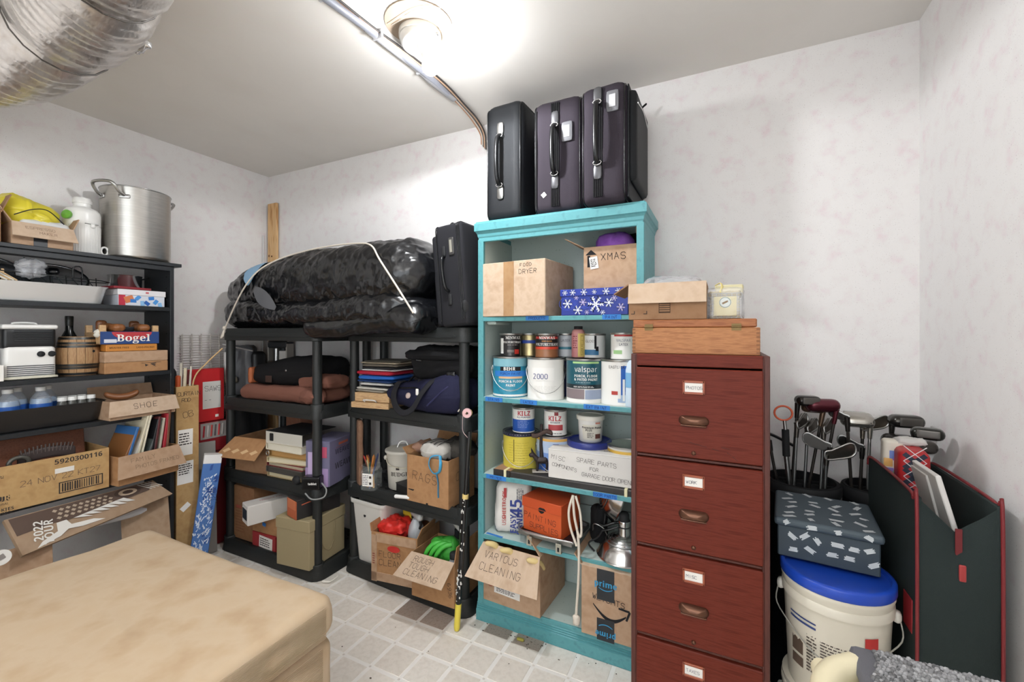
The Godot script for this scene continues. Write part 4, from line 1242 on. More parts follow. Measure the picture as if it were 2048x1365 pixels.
func lower_shelves() -> void:
	var y := 0.4055
	# bag of compound
	var t := thing("plaster_bag", "white paper bag of sanding compound standing at the left of the shelf", "bag", V(-0.912, y, -1.875), 20)
	part(t, "bag", MB.new().soft(V(0, 0.125, 0), V(0.165, 0.25, 0.115), 0.045, 12, func(p: Vector3, o: Vector3):
		var q := p + o * (0.006 * N.get_noise_3d(p.x * 20, p.y * 12, p.z * 20) + 0.004 * N.get_noise_3d(p.x * 50, p.y * 30, p.z * 50))
		if p.y > 0.2: q.z *= 1.0 - 0.3 * (p.y - 0.2) / 0.05
		q.x += 0.012 * (p.y - 0.1) / 0.15
		return q), C("dcd9d4", 0.75))
	var f := T(V(0.012, 0.13, 0.061), 0, 0, 90)
	print_text(t, "EASY", f * T(V(-0.075, 0.002, 0)), 0.028, C("2b3c86"))
	print_text(t, "SAND", f * T(V(-0.072, -0.028, 0)), 0.028, C("2b3c86"))
	print_text(t, "45", f * T(V(0.0, -0.012, 0)), 0.056, C("2b3c86"))
	print_text(t, "USG", f * T(V(-0.06, 0.045, 0)), 0.018, C("b8453f"), 0, false)
	print_text(t, "SHEETROCK", f * T(V(0.012, 0.045, 0)), 0.017, C("b8453f"))
	patch(t, "red_print", f * T(V(0.07, 0.04, 0.0006)), 0.045, 0.013, C("a8383a", 0.6))
	fine_print(t, f * T(V(0.07, -0.03, 0)), 0.06, 0.035, 4, C("55555c"))
	var s2 := T(V(-0.073, 0.12, 0.008), -78, 0, 90)
	print_text(t, "SAND 45", s2 * T(V(-0.055, 0.0, 0.008)), 0.03, C("2b3c86"))
	fine_print(t, s2 * T(V(0.05, 0.0, 0.008)), 0.09, 0.06, 8, C("77777c"))
	# paint tray
	t = thing("paint_tray", "worn silver metal roller tray with two legs under the orange box", "tray", V(-0.70, y, -1.86), -4)
	var tr := MB.new()
	tr.box(V(0, 0.037, -0.02), V(0.25, 0.004, 0.20), 0.001)
	for q in [[0, 0.046, 0.085, 0.262, 0.022, 0.006], [0, 0.046, -0.125, 0.262, 0.022, 0.006], [-0.128, 0.046, -0.02, 0.006, 0.022, 0.21], [0.128, 0.046, -0.02, 0.006, 0.022, 0.21]]:
		tr.box(V(q[0], q[1], q[2]), V(q[3], q[4], q[5]), 0.002)
	part(t, "tray", tr, M["dull steel"])
	part(t, "rim", MB.new().tube(curve([V(-0.128, 0.058, 0.088), V(0.12, 0.058, 0.09), V(0.132, 0.058, 0.08), V(0.132, 0.058, -0.12), V(-0.13, 0.058, -0.12)], 4, true), 0.005, 6, false, true), M["steel"])
	part(t, "lining", MB.new().box(V(0, 0.041, -0.02), V(0.246, 0.004, 0.2), 0), C("3c2a2c", 0.4))
	for x in [-0.07, 0.072]:
		var lg := part(t, "leg", MB.new().box(V(x, 0.021, 0.098), V(0.026, 0.042, 0.004), 0.001), C("b5b3a4", 0.4, 0.5))
		part(lg, "slot", MB.new().box(V(x, 0.018, 0.1002), V(0.009, 0.018, 0.001), 0), M["black matt"])
		part(lg, "foot", MB.new().box(V(x, 0.002, 0.09), V(0.026, 0.004, 0.018), 0.001), C("8f8d80", 0.4, 0.5))
	t = carton("shoe_box", "orange lidded shoe box marked PAINTING SUPPLIES on the metal tray", V(-0.715, y + 0.0435, -1.88), V(0.205, 0.115, 0.16), -12, C("cf5a2c", 0.5), false)
	t.position.y += 0.0005
	part(t, "lid", MB.new().box(V(0, 0.13, 0), V(0.212, 0.045, 0.168), 0.002), C("c85228", 0.5))
	scrawl(t, "PAINTING", T(V(-0.096, 0.060, 0.0803), 0, 0, -2), 0.024, M["ink"], 0.0018, 0.3)
	scrawl(t, "SUPPLIES", T(V(-0.065, 0.02, 0.0803), 0, 0, -1), 0.023, M["ink"], 0.0018, 0.3, 1.1)
	var hm := MB.new().prism(PackedVector2Array([Vector2(-0.018, 0.012), Vector2(0.018, 0.012), Vector2(0.010, 0.002), Vector2(0, -0.002), Vector2(-0.010, 0.002)]), 0, 0.0012)
	hm.x = Transform3D()
	var hole := part(t, "finger_hole", hm, M["black matt"])
	hole.position = V(0.0, 0.096, 0.0802)
	hm = MB.new().prism(PackedVector2Array([Vector2(-0.022, 0.0), Vector2(0.022, 0.0), Vector2(0.012, 0.01), Vector2(-0.012, 0.01)]), 0, 0.0012)
	hole = part(t, "finger_hole", hm, M["black matt"])
	hole.position = V(0.006, 0.112, 0.0842)
	# clamp lamps
	for q in [[V(-0.378, y, -1.872), 0.0, "aluminium clamp lamp lying face down at the right of the shelf"], [V(-0.415, y + 0.215, -1.96), 1.0, "aluminium clamp lamp hung tilted above the other lamp"]]:
		t = thing("clamp_lamp", q[2], "lamp", q[0], 0, "aluminium clamp lamps")
		if q[1] > 0.5: t.rotation = Vector3(deg_to_rad(70), deg_to_rad(-50), deg_to_rad(20))
		part(t, "reflector", MB.new().lathe([Vector2(0.115, 0.002), Vector2(0.117, 0.006), Vector2(0.112, 0.010), Vector2(0.10, 0.035), Vector2(0.075, 0.065), Vector2(0.045, 0.08), Vector2(0.042, 0.084), Vector2(0.026, 0.088), Vector2(0.024, 0.12)], 40), M["chrome"])
		for k in 3:
			part(t, "groove", MB.new().lathe([Vector2(0.05 + k * 0.013, 0.0795 - k * 0.0062), Vector2(0.052 + k * 0.013, 0.0795 - k * 0.0068), Vector2(0.054 + k * 0.013, 0.0765 - k * 0.0068)], 32), M["dull steel"])
		part(t, "socket", MB.new().lathe([Vector2(0.024, 0.118), Vector2(0.024, 0.15), Vector2(0.021, 0.152), Vector2(0.021, 0.175), Vector2(0.016, 0.182), Vector2(0, 0.184)], 24), M["black matt"])
		part(t, "collar", MB.new().lathe([Vector2(0.0245, 0.125), Vector2(0.0255, 0.128), Vector2(0.0255, 0.145), Vector2(0.0245, 0.148)], 24), M["chrome"])
		var cl := MB.new()
		cl.tube(curve([V(-0.025, 0.135, 0), V(-0.05, 0.13, 0.01), V(-0.085, 0.115, 0.015), V(-0.105, 0.118, 0.01)], 4), 0.006, 6)
		cl.tube(curve([V(-0.025, 0.12, 0.01), V(-0.06, 0.105, 0.02), V(-0.09, 0.095, 0.02)], 4), 0.005, 6)
		part(t, "clamp", cl, M["black gloss"])
	var pts := curve([V(-0.50, 0.41, -1.84), V(-0.53, 0.43, -1.86), V(-0.49, 0.46, -1.88), V(-0.47, 0.52, -1.9), V(-0.48, 0.62, -1.93), V(-0.53, 0.65, -1.92)], 6)
	solo("lamp_cord", "black lamp cord tangled between orange box and clamp lamps", "cord", MB.new().tube(pts, 0.004, 6), M["black matt"])
	# brush with dark bristles behind the orange box
	t = thing("wire_brush", "dark bristled round brush with wire loops behind the orange box", "brush", V(-0.505, y, -1.94))
	part(t, "bristles", MB.new().soft(V(0, 0.085, 0), V(0.075, 0.17, 0.07), 0.03, 8, func(p: Vector3, o: Vector3): return p + o * 0.008 * N.get_noise_3d(p.x * 80, p.y * 80, p.z * 80)), M["black cloth"])
	part(t, "wire_loop", MB.new().tube(curve([V(-0.02, 0.06, 0.03), V(-0.01, 0.10, 0.05), V(0.03, 0.09, 0.05), V(0.05, 0.05, 0.04)], 5), 0.0025, 6), M["steel"])
	# sash cord hanging from the shelf
	t = thing("sash_cord", "looped off-white cotton cord hanging in front of the lower shelves", "cord", Vector3.ZERO)
	part(t, "cord", MB.new().tube(curve([V(-0.572, 0.665, -1.765), V(-0.565, 0.58, -1.762), V(-0.548, 0.50, -1.76), V(-0.543, 0.40, -1.757), V(-0.545, 0.32, -1.757), V(-0.552, 0.22, -1.757), V(-0.556, 0.16, -1.757)], 6), 0.0058, 8), M["cord white"])
	part(t, "cord", MB.new().tube(curve([V(-0.572, 0.665, -1.765), V(-0.588, 0.60, -1.758), V(-0.58, 0.53, -1.756), V(-0.552, 0.46, -1.752)], 6), 0.0055, 8), M["cord white"])
	part(t, "cord", MB.new().tube(curve([V(-0.56, 0.665, -1.765), V(-0.538, 0.60, -1.757), V(-0.532, 0.52, -1.756), V(-0.54, 0.50, -1.754), V(-0.552, 0.53, -1.754)], 6), 0.005, 8), M["cord white"])
	part(t, "knot", MB.new().soft(V(-0.554, 0.145, -1.757), V(0.03, 0.045, 0.025), 0.011, 6, func(p: Vector3, o: Vector3): return p + o * 0.005 * N.get_noise_3d(p.x * 90, p.y * 90, p.z * 90)), M["cord white"])
	# bottom: cleaning box
	y = 0.1005
	t = carton("storage_box", "open cardboard box marked VARIOUS CLEANING with its flap hanging out", V(-0.86, y, -1.91), V(0.295, 0.27, 0.29), -3, M["kraft"], true, [["front", 0.16, 140, -0.035, M["kraft light"]], ["right", 0.10, -40]])
	var fxf := flap_xf(V(0.295, 0.27, 0.29), "front", 140)
	scrawl(t, "VARIOUS", hang_xf(fxf, 0.062, -0.118), 0.028, M["ink"], 0.0018, 0.35, 1.4)
	scrawl(t, "CLEANING", hang_xf(fxf, 0.115, -0.125), 0.03, M["ink"], 0.0018, 0.35, 1.4)
	var sl := patch(t, "shipping_label", T(V(-0.02, 0.066, 0.1455), 0, 0, -2), 0.135, 0.036, M["paper"])
	fine_print(sl, T(V(-0.02, 0.066, 0.146), 0, 0, -2), 0.11, 0.02, 3, M["ink"])
	var st := MB.new()
	for i in 18:
		var a := TAU * i / 18
		var a2 := TAU * (i + 1) / 18
		st.quad(V(cos(a) * 0.014, sin(a) * 0.014, 0), V(cos(a2) * 0.014, sin(a2) * 0.014, 0), V(cos(a2) * 0.011, sin(a2) * 0.011, 0), V(cos(a) * 0.011, sin(a) * 0.011, 0))
	for i in 3: st.quad(V(-0.009, -0.007 + i * 0.006, 0), V(0.009, -0.007 + i * 0.006, 0), V(0.009, -0.005 + i * 0.006, 0), V(-0.009, -0.005 + i * 0.006, 0))
	part(t, "red_stamp", st, C("a84a40", 0.7)).position = V(-0.108, 0.085, 0.1456)
	for q in [[V(-0.93, 0.30, -1.80), V(-0.95, 0.375, -1.76), V(-0.985, 0.388, -1.735), "pale yellow wooden brush handle, leftmost in the cleaning box"], [V(-0.85, 0.30, -1.80), V(-0.87, 0.368, -1.752), V(-0.905, 0.375, -1.73), "pale yellow wooden brush handle in the middle of the cleaning box"], [V(-0.72, 0.30, -1.80), V(-0.735, 0.352, -1.75), V(-0.772, 0.362, -1.728), "pale yellow wooden brush handle, rightmost in the cleaning box"]]:
		var hp := curve([q[0], (q[0] + q[1]) / 2 + V(0, 0.008, 0), q[1], q[2]], 5)
		var rr := []
		for i in hp.size(): rr.append(0.009 + 0.005 * sin(PI * i / hp.size()) - (0.006 if i == hp.size() - 1 else 0.0))
		solo("brush_handle", q[3], "handle", MB.new().tube(hp, rr, 10), C("dcc489", 0.5), Vector3.ZERO, 0, "handles in the cleaning box")
	# weights box with the parcel tape
	t = carton("storage_box", "cardboard parcel box marked WEIGHTS with black tape and an arrow smile", V(-0.412, y, -1.885), V(0.24, 0.285, 0.26), 0, M["kraft"], true, [["front", 0.10, -84, 0.004, M["kraft light"]], ["left", 0.05, 40]])
	for q in [[0.222, 0.126], [0.038, 0.09]]:
		var tp := patch(t, "black_tape", T(V(-0.018, q[0], 0.1306)), 0.072, q[1], C("20242a", 0.35))
		if q[1] > 0.1:
			print_text(tp, "prime", T(V(-0.018, q[0] + 0.004, 0.1313)), 0.024, C("2f94c4", 0.5))
		else:
			print_text(tp, "prime", T(V(-0.018, q[0] - 0.018, 0.1313), 0, 0, 180), 0.022, C("2f94c4", 0.5))
		var sm := MB.new()
		for i in 10:
			var a := -0.028 + 0.056 * i / 10
			var a2 := -0.028 + 0.056 * (i + 1) / 10
			var sy := 1.0 if q[1] > 0.1 else -1.0
			var c0 := q[0] + sy * (-0.022 + 0.009 * pow(a / 0.028, 2)) as float
			var c1 := q[0] + sy * (-0.022 + 0.009 * pow(a2 / 0.028, 2)) as float
			if sy < 0:
				c0 += 0.0
			sm.quad(V(-0.018 + a, c0 - 0.0018, 0.1312), V(-0.018 + a2, c1 - 0.0018, 0.1312), V(-0.018 + a2, c1 + 0.0018, 0.1312), V(-0.018 + a, c0 + 0.0018, 0.1312))
		part(tp, "smile_print", sm, C("2f94c4", 0.5))
	scrawl(t, "WEIGHTS", T(V(-0.073, 0.158, 0.1306), 0, 0, -5), 0.022, M["black ink"], 0.0022, 0.3, 1.3)
	# the big curved arrow
	var sm := MB.new()
	for i in 16:
		var q := []
		for k in [i, i + 1]:
			var u := float(k) / 16
			var px := -0.07 + 0.135 * u
			var py := 0.136 - 0.046 * sin(PI * minf(u * 0.94, 1.0)) - 0.012 * u
			var th := 0.002 + 0.014 * sin(PI * (0.08 + u * 0.8))
			q.append(V(px, py - th / 2, 0.1308))
			q.append(V(px, py + th / 2, 0.1308))
		sm.quad(q[0], q[2], q[3], q[1])
	sm.quad(V(0.035, 0.139, 0.1308), V(0.083, 0.134, 0.1308), V(0.078, 0.144, 0.1308), V(0.035, 0.147, 0.1308))
	sm.quad(V(0.062, 0.101, 0.1308), V(0.070, 0.099, 0.1308), V(0.084, 0.138, 0.1308), V(0.074, 0.136, 0.1308))
	part(t, "arrow_print", sm, M["black ink"])


# ================= the filing cabinet and what stands on it =================
func cabinet() -> void:
	var m: Material = M["mahogany"]
	var dk: Material = M["mahogany dark"]
	var t := thing("filing_cabinet", "tall reddish mahogany filing cabinet with four drawers and card holders", "cabinet", V(-0.073, 0, -1.45))
	var w := 0.394
	for s in [-1.0, 1.0]:
		part(t, "side_panel", MB.new().box(V(s * (w / 2 - 0.01), 0.645, -0.30), V(0.02, 1.29, 0.60), 0.002), dk)
		part(t, "stile", MB.new().box(V(s * (w / 2 - 0.0075), 0.645, -0.004), V(0.015, 1.29, 0.012), 0.0015), dk)
	part(t, "top", MB.new().box(V(0, 1.28, -0.30), V(w - 0.04, 0.02, 0.59), 0.002), dk)
	part(t, "back", MB.new().box(V(0, 0.645, -0.595), V(w - 0.04, 1.25, 0.01), 0.001), dk)
	part(t, "top_rail", MB.new().box(V(0, 1.271, -0.008), V(w - 0.03, 0.038, 0.016), 0.002), m)
	part(t, "bottom_rail", MB.new().box(V(0, 0.035, -0.008), V(w - 0.03, 0.07, 0.016), 0.002), m)
	var words := ["PHOTOS", "WORK", "MISC", "TAXES"]
	for k in 4:
		var y1 := 1.248 - 0.292 * k
		var y0 := y1 - 0.28
		var cy := (y0 + y1) / 2
		if k < 3: part(t, "rail", MB.new().box(V(0, y0 - 0.006, -0.010), V(w - 0.03, 0.0085, 0.014), 0.0015), dk)
		var d := part(t, "drawer", MB.new().box(V(0, cy, -0.004), V(w - 0.034, y1 - y0 - 0.003, 0.02), 0.003), m)
		# card holder: a raised frame with a card
		var fr := MB.new()
		var hc := V(-0.007, cy + 0.081, 0.0085)
		for q in [[0, 0.0175, 0.062, 0.007], [0, -0.0175, 0.062, 0.007], [-0.0285, 0, 0.006, 0.042], [0.0285, 0, 0.006, 0.042]]:
			fr.box(hc + V(q[0], q[1], 0), V(q[2], q[3], 0.006), 0.0012)
		part(d, "card_frame", fr, C("9a5238", 0.35))
		part(d, "card", MB.new().box(hc + V(0, -0.001, -0.001), V(0.052, 0.03, 0.002), 0), M["paper"])
		scrawl(d, words[k], T(hc + V(-0.021, -0.005, 0.001)), 0.009, C("5a5a6a", 0.9), 0.0009, 0.5, 1.3)
		# cup pull: a half bowl open below
		var rows := []
		for i in 9:
			var a := PI * 0.5 * i / 8
			var ring := PackedVector3Array()
			for j in 21:
				var b := PI * 2 * j / 20
				var px := signf(cos(b)) * (0.028 * (1.0 if absf(cos(b)) > 0.02 else 0.0)) + 0.0155 * cos(b) * sin(a)
				ring.append(V(-0.007 + px * (0.3 + 0.7 * sin(a)), cy - 0.022 + 0.0155 * sin(b) * sin(a), 0.006 + 0.021 * cos(a)))
			rows.append(ring)
		part(d, "cup_pull", MB.new().sheet(rows, false, false, false), M["bronze"])
		part(d, "pull_lip", MB.new().soft(V(-0.007, cy - 0.036, 0.012), V(0.074, 0.006, 0.014), 0.003, 4), M["bronze"])
		part(d, "lock_button", MB.new().soft(V(-0.007, cy - 0.122, 0.008), V(0.013, 0.013, 0.010), 0.0055, 5), M["bronze"])
	# scratches on the top drawer
	var mb := MB.new()
	for q in [[0.0, 1.014, 0.03, -0.006], [0.07, 1.012, 0.022, -0.003], [0.045, 1.005, 0.018, -0.004], [0.085, 0.998, 0.012, -0.007], [0.10, 0.988, 0.014, -0.012], [-0.02, 1.018, 0.02, -0.004]]:
		mb.quad(V(q[0], q[1], 0.0066), V(q[0] + q[2], q[1] + q[3], 0.0066), V(q[0] + q[2], q[1] + q[3] + 0.0012, 0.0066), V(q[0], q[1] + 0.0016, 0.0066))
	part(t, "scratches", mb, C("3a1e16", 0.8))

	# --- on top ---
	var y := 1.2905
	t = thing("wooden_box", "oak box with hinged lid and finger joints on top of the filing cabinet", "box", V(-0.085, y, -1.60))
	part(t, "body", MB.new().box(V(0, 0.042, 0), V(0.372, 0.084, 0.25), 0.002), M["box wood"])
	part(t, "lid", MB.new().box(V(-0.003, 0.098, -0.004), V(0.362, 0.026, 0.25), 0.003), tinted("box wood", "lid wood", "a86a3e"))
	for s in [-1.0, 1.0]:
		var j := MB.new()
		for k in 7:
			j.box(V(s * 0.181, 0.007 + k * 0.012, 0.1246), V(0.010, 0.006, 0.002), 0)
		part(t, "finger_joint", j, C("8a5a36", 0.6))
		var h := MB.new()
		h.x = T(V(s * 0.128 - 0.005, 0.086, 0.126))
		h.tube([V(-0.014, 0, 0), V(0.014, 0, 0)], 0.003, 8)
		h.box(V(0, -0.006, -0.0005), V(0.026, 0.010, 0.0015), 0)
		h.box(V(0, 0.006, -0.0005), V(0.026, 0.008, 0.0015), 0)
		part(t, "hinge", h, M["brass"])
	y += 0.1115
	t = carton("carton", "open cardboard box with bubble wrap inside on the oak box", V(-0.165, y, -1.58), V(0.24, 0.12, 0.19), 0, M["kraft dark"], true, [["front", 0.068, 168, 0.0, M["kraft light"]], ["left", 0.06, 122]])
	var bc := T(V(-0.005, 0.052, 0.0954))
	patch(t, "print_frame", bc, 0.036, 0.062, C("4a3524", 0.8))
	var mb2 := MB.new()
	for i in 7: mb2.quad(V(-0.021, 0.026 + i * 0.007, 0.0963), V(0.011, 0.026 + i * 0.007, 0.0963), V(0.011, 0.030 + i * 0.007, 0.0963), V(-0.021, 0.030 + i * 0.007, 0.0963))
	part(t, "bar_code", mb2, M["kraft dark"])
	for x in [-0.112, -0.072]:
		var cm := MB.new()
		cm.quad(V(x, 0.018, 0.0956), V(x + 0.012, 0.018, 0.0956), V(x + 0.012, 0.0205, 0.0956), V(x, 0.0205, 0.0956))
		cm.quad(V(x + 0.0095, 0.018, 0.0956), V(x + 0.012, 0.018, 0.0956), V(x + 0.012, 0.029, 0.0956), V(x + 0.0095, 0.029, 0.0956))
		part(t, "corner_print", cm, M["ink"])
	solo("bubble_wrap", "clear crumpled bubble wrap showing above the open box", "packing", MB.new().soft(V(0, 0, 0), V(0.19, 0.07, 0.13), 0.03, 10, func(p: Vector3, o: Vector3): return p + o * 0.018 * N.get_noise_3d(p.x * 30, p.y * 30, p.z * 30)), M["cellophane"], V(-0.155, y + 0.112, -1.59))
	t = thing("gift_basket", "small wire basket gift set wrapped in clear film with a cream label and yellow ribbon", "basket", V(0.008, y, -1.59), -4)
	part(t, "box", MB.new().box(V(0, 0.04, 0), V(0.084, 0.078, 0.07), 0.004), C("ded6b4", 0.7))
	part(t, "back_box", MB.new().box(V(0.012, 0.098, -0.012), V(0.082, 0.03, 0.06), 0.003), C("d8cfa6", 0.6))
	part(t, "filling", MB.new().soft(V(0, 0.082, 0.0), V(0.095, 0.02, 0.08), 0.008, 8, func(p: Vector3, o: Vector3): return p + o * 0.006 * N.get_noise_3d(p.x * 90, p.y * 90, p.z * 90)), C("b9a878", 0.9))
	var wr := MB.new()
	for i in 8:
		wr.tube([V(-0.049 + i * 0.014, 0.002, 0.043), V(-0.051 + i * 0.0146, 0.084, 0.044)], 0.0011, 5)
		wr.tube([V(-0.05, 0.004 + i * 0.0113, 0.043), V(0.05, 0.004 + i * 0.0113, 0.043)], 0.0011, 5)
		for s in [-1.0, 1.0]:
			wr.tube([V(s * 0.05, 0.004 + i * 0.0113, 0.043), V(s * 0.05, 0.004 + i * 0.0113, -0.043)], 0.0011, 5)
			if i < 7: wr.tube([V(s * 0.05, 0.002, 0.043 - i * 0.0143), V(s * 0.05, 0.084, 0.043 - i * 0.0143)], 0.0011, 5)
	part(t, "wire_basket", wr, M["steel"])
	patch(t, "label", T(V(0.003, 0.042, 0.0445)), 0.066, 0.062, C("e2d594", 0.6))
	var disc := MB.new().lathe([Vector2(0.0175, 0), Vector2(0.0175, 0.0008), Vector2(0, 0.0008)], 24)
	part(t, "seal", disc, C("dfe6de", 0.5)).transform = T(V(0.003, 0.054, 0.0455), 0, 90)
	disc = MB.new().tube(range(24).map(func(i): return V(0.003 + 0.016 * cos(TAU * i / 24), 0.054 + 0.016 * sin(TAU * i / 24), 0.0465)), 0.0009, 4, false, true)
	part(t, "seal_ring", disc, C("5a7a62", 0.6))
	patch(t, "seal_print", T(V(0.003, 0.054, 0.0465), 0, 0, 25), 0.018, 0.006, C("9a8466", 0.6))
	part(t, "ribbon", MB.new().tube(curve([V(-0.028, 0.11, 0.03), V(-0.012, 0.118, 0.034), V(-0.006, 0.105, 0.042), V(-0.01, 0.085, 0.047)], 5), 0.005, 6, true, false, 0.3), C("e0cf86", 0.5))
	part(t, "wrapping", MB.new().soft(V(0, 0.052, 0), V(0.108, 0.10, 0.096), 0.01, 8, func(p: Vector3, o: Vector3): return p + o * 0.004 * N.get_noise_3d(p.x * 60, p.y * 60, p.z * 60)), M["cellophane"])


func tinted(from: String, key: String, c: String) -> Material:
	if M.has(key): return M[key]
	var m: StandardMaterial3D = M[from].duplicate()
	m.albedo_color = Color(c)
	M[key] = m
	return m


# ================= the black plastic racks =================
const DECK := [0.075, 0.51, 0.955, 1.385]


func round_rect(w: float, d: float, r: float, y: float, inset := 0.0) -> PackedVector3Array:
	var out := PackedVector3Array()
	for q in [[1, 1, 0.0], [-1, 1, 90.0], [-1, -1, 180.0], [1, -1, 270.0]]:
		for i in 5:
			var a := deg_to_rad(q[2] + i * 22.5)
			out.append(V(q[0] * (w / 2 - r) + cos(a) * (r - inset), y, -(q[1] * (d / 2 - r) + sin(a) * (r - inset))))
	return out


func rack(label: String, at: Vector3, w: float, d: float, turn: float) -> Node3D:
	var t := thing("plastic_rack", label, "rack", at, turn, "black plastic shelving racks")
	var m: Material = M["rack plastic"]
	for k in 4:
		var y: float = DECK[k]
		var h := 0.075
		var mb := MB.new()
		var rows := []
		for q in [[y - h, 0.03], [y - h, 0.004], [y - h + 0.004, 0.0], [y - 0.030, 0.002], [y - 0.026, 0.006], [y - 0.006, 0.007], [y, 0.012], [y, 0.024], [y - 0.010, 0.028]]:
			if k == 0 and q[1] < 0.01: q = [q[0], q[1] - 0.012 * (1.0 - (q[0] + 0.0) / 0.075)]
			rows.append(round_rect(w, d, 0.05, q[0], q[1]))
		mb.sheet(rows, true)
		# the deck between the rims, with rows of oval holes
		var nx := 14
		var nz := 5
		var iw := w - 0.054
		var id := d - 0.054
		for i in nx:
			for j in nz:
				var cx := -iw / 2 + iw * (i + 0.5) / nx
				var cz := -id / 2 + id * (j + 0.5) / nz
				var hx := iw / nx / 2
				var hz := id / nz / 2
				var yy := y - 0.010
				var holes: bool = i > 0 and i < nx - 1 and j % 2 == 0
				if not holes:
					mb.quad(V(cx - hx, yy, cz + hz), V(cx + hx, yy, cz + hz), V(cx + hx, yy, cz - hz), V(cx - hx, yy, cz - hz))
					continue
				for s in 12:
					var q := []
					for e in [s, s + 1]:
						var a: float = TAU * e / 12
						var c := cos(a)
						var sn := sin(a)
						var f := 1.0 / maxf(absf(c), absf(sn))
						q.append(V(cx + c * f * hx, yy, cz - sn * f * hz))
						q.append(V(cx + c * 0.015, yy, cz - sn * 0.009))
					mb.quad(q[1], q[0], q[2], q[3])
					mb.quad(q[3] - V(0, 0.03, 0), q[1] - V(0, 0.03, 0), q[1], q[3])
		var dk := part(t, "deck", mb, m)
		# raised line and corner collars
		var rg := MB.new()
		rg.tube(curve([V(-w / 2 + 0.06, y - 0.028, d / 2), V(-w / 2 + 0.075, y - 0.045, d / 2 + 0.001), V(0, y - 0.05, d / 2 + 0.001), V(w / 2 - 0.09, y - 0.05, d / 2 + 0.001), V(w / 2 - 0.075, y - 0.04, d / 2 + 0.001)], 4), 0.0025, 5)
		part(dk, "ridge", rg, m)
		if k < 3:
			var cl := MB.new()
			for sx in [-1.0, 1.0]:
				for sz in [-1.0, 1.0]:
					cl.x = T(V(sx * (w / 2 - 0.04), y - h, sz * (d / 2 - 0.038)))
					cl.lathe([Vector2(0.036, 0.0), Vector2(0.036, h + 0.004), Vector2(0.033, h + 0.008), Vector2(0.026, h + 0.008)], 18)
			part(dk, "collar", cl, m)
		if k < 3:
			for sx in [-1.0, 1.0]:
				for sz in [-1.0, 1.0]:
					var p := MB.new()
					p.x = T(V(sx * (w / 2 - 0.04), y, sz * (d / 2 - 0.038)))
					p.lathe([Vector2(0.0255, 0.0), Vector2(0.0255, DECK[k + 1] - y - h + 0.004)], 18)
					part(t, "post", p, m)
	return t


func racks() -> void:
	rack("black plastic shelving rack in the corner, under the left part of the black bundle", V(-2.405, 0, -1.858), 0.86, 0.445, 0)
	rack("black plastic shelving rack between the corner rack and the teal bookcase", V(-1.503, 0, -1.915), 0.86, 0.30, -4.2)


func wad(c: Vector3, s: Vector3, r: float, k: int, amp: float, fr: float, sd := 0.0) -> MB:
	return MB.new().soft(c, s, r, k, func(p: Vector3, o: Vector3):
		return p + o * (amp * N.get_noise_3d(p.x * fr + sd, p.y * fr, p.z * fr) + amp * 0.4 * N.get_noise_3d(p.x * fr * 2.7, p.y * fr * 2.7 + sd, p.z * fr * 2.7)))


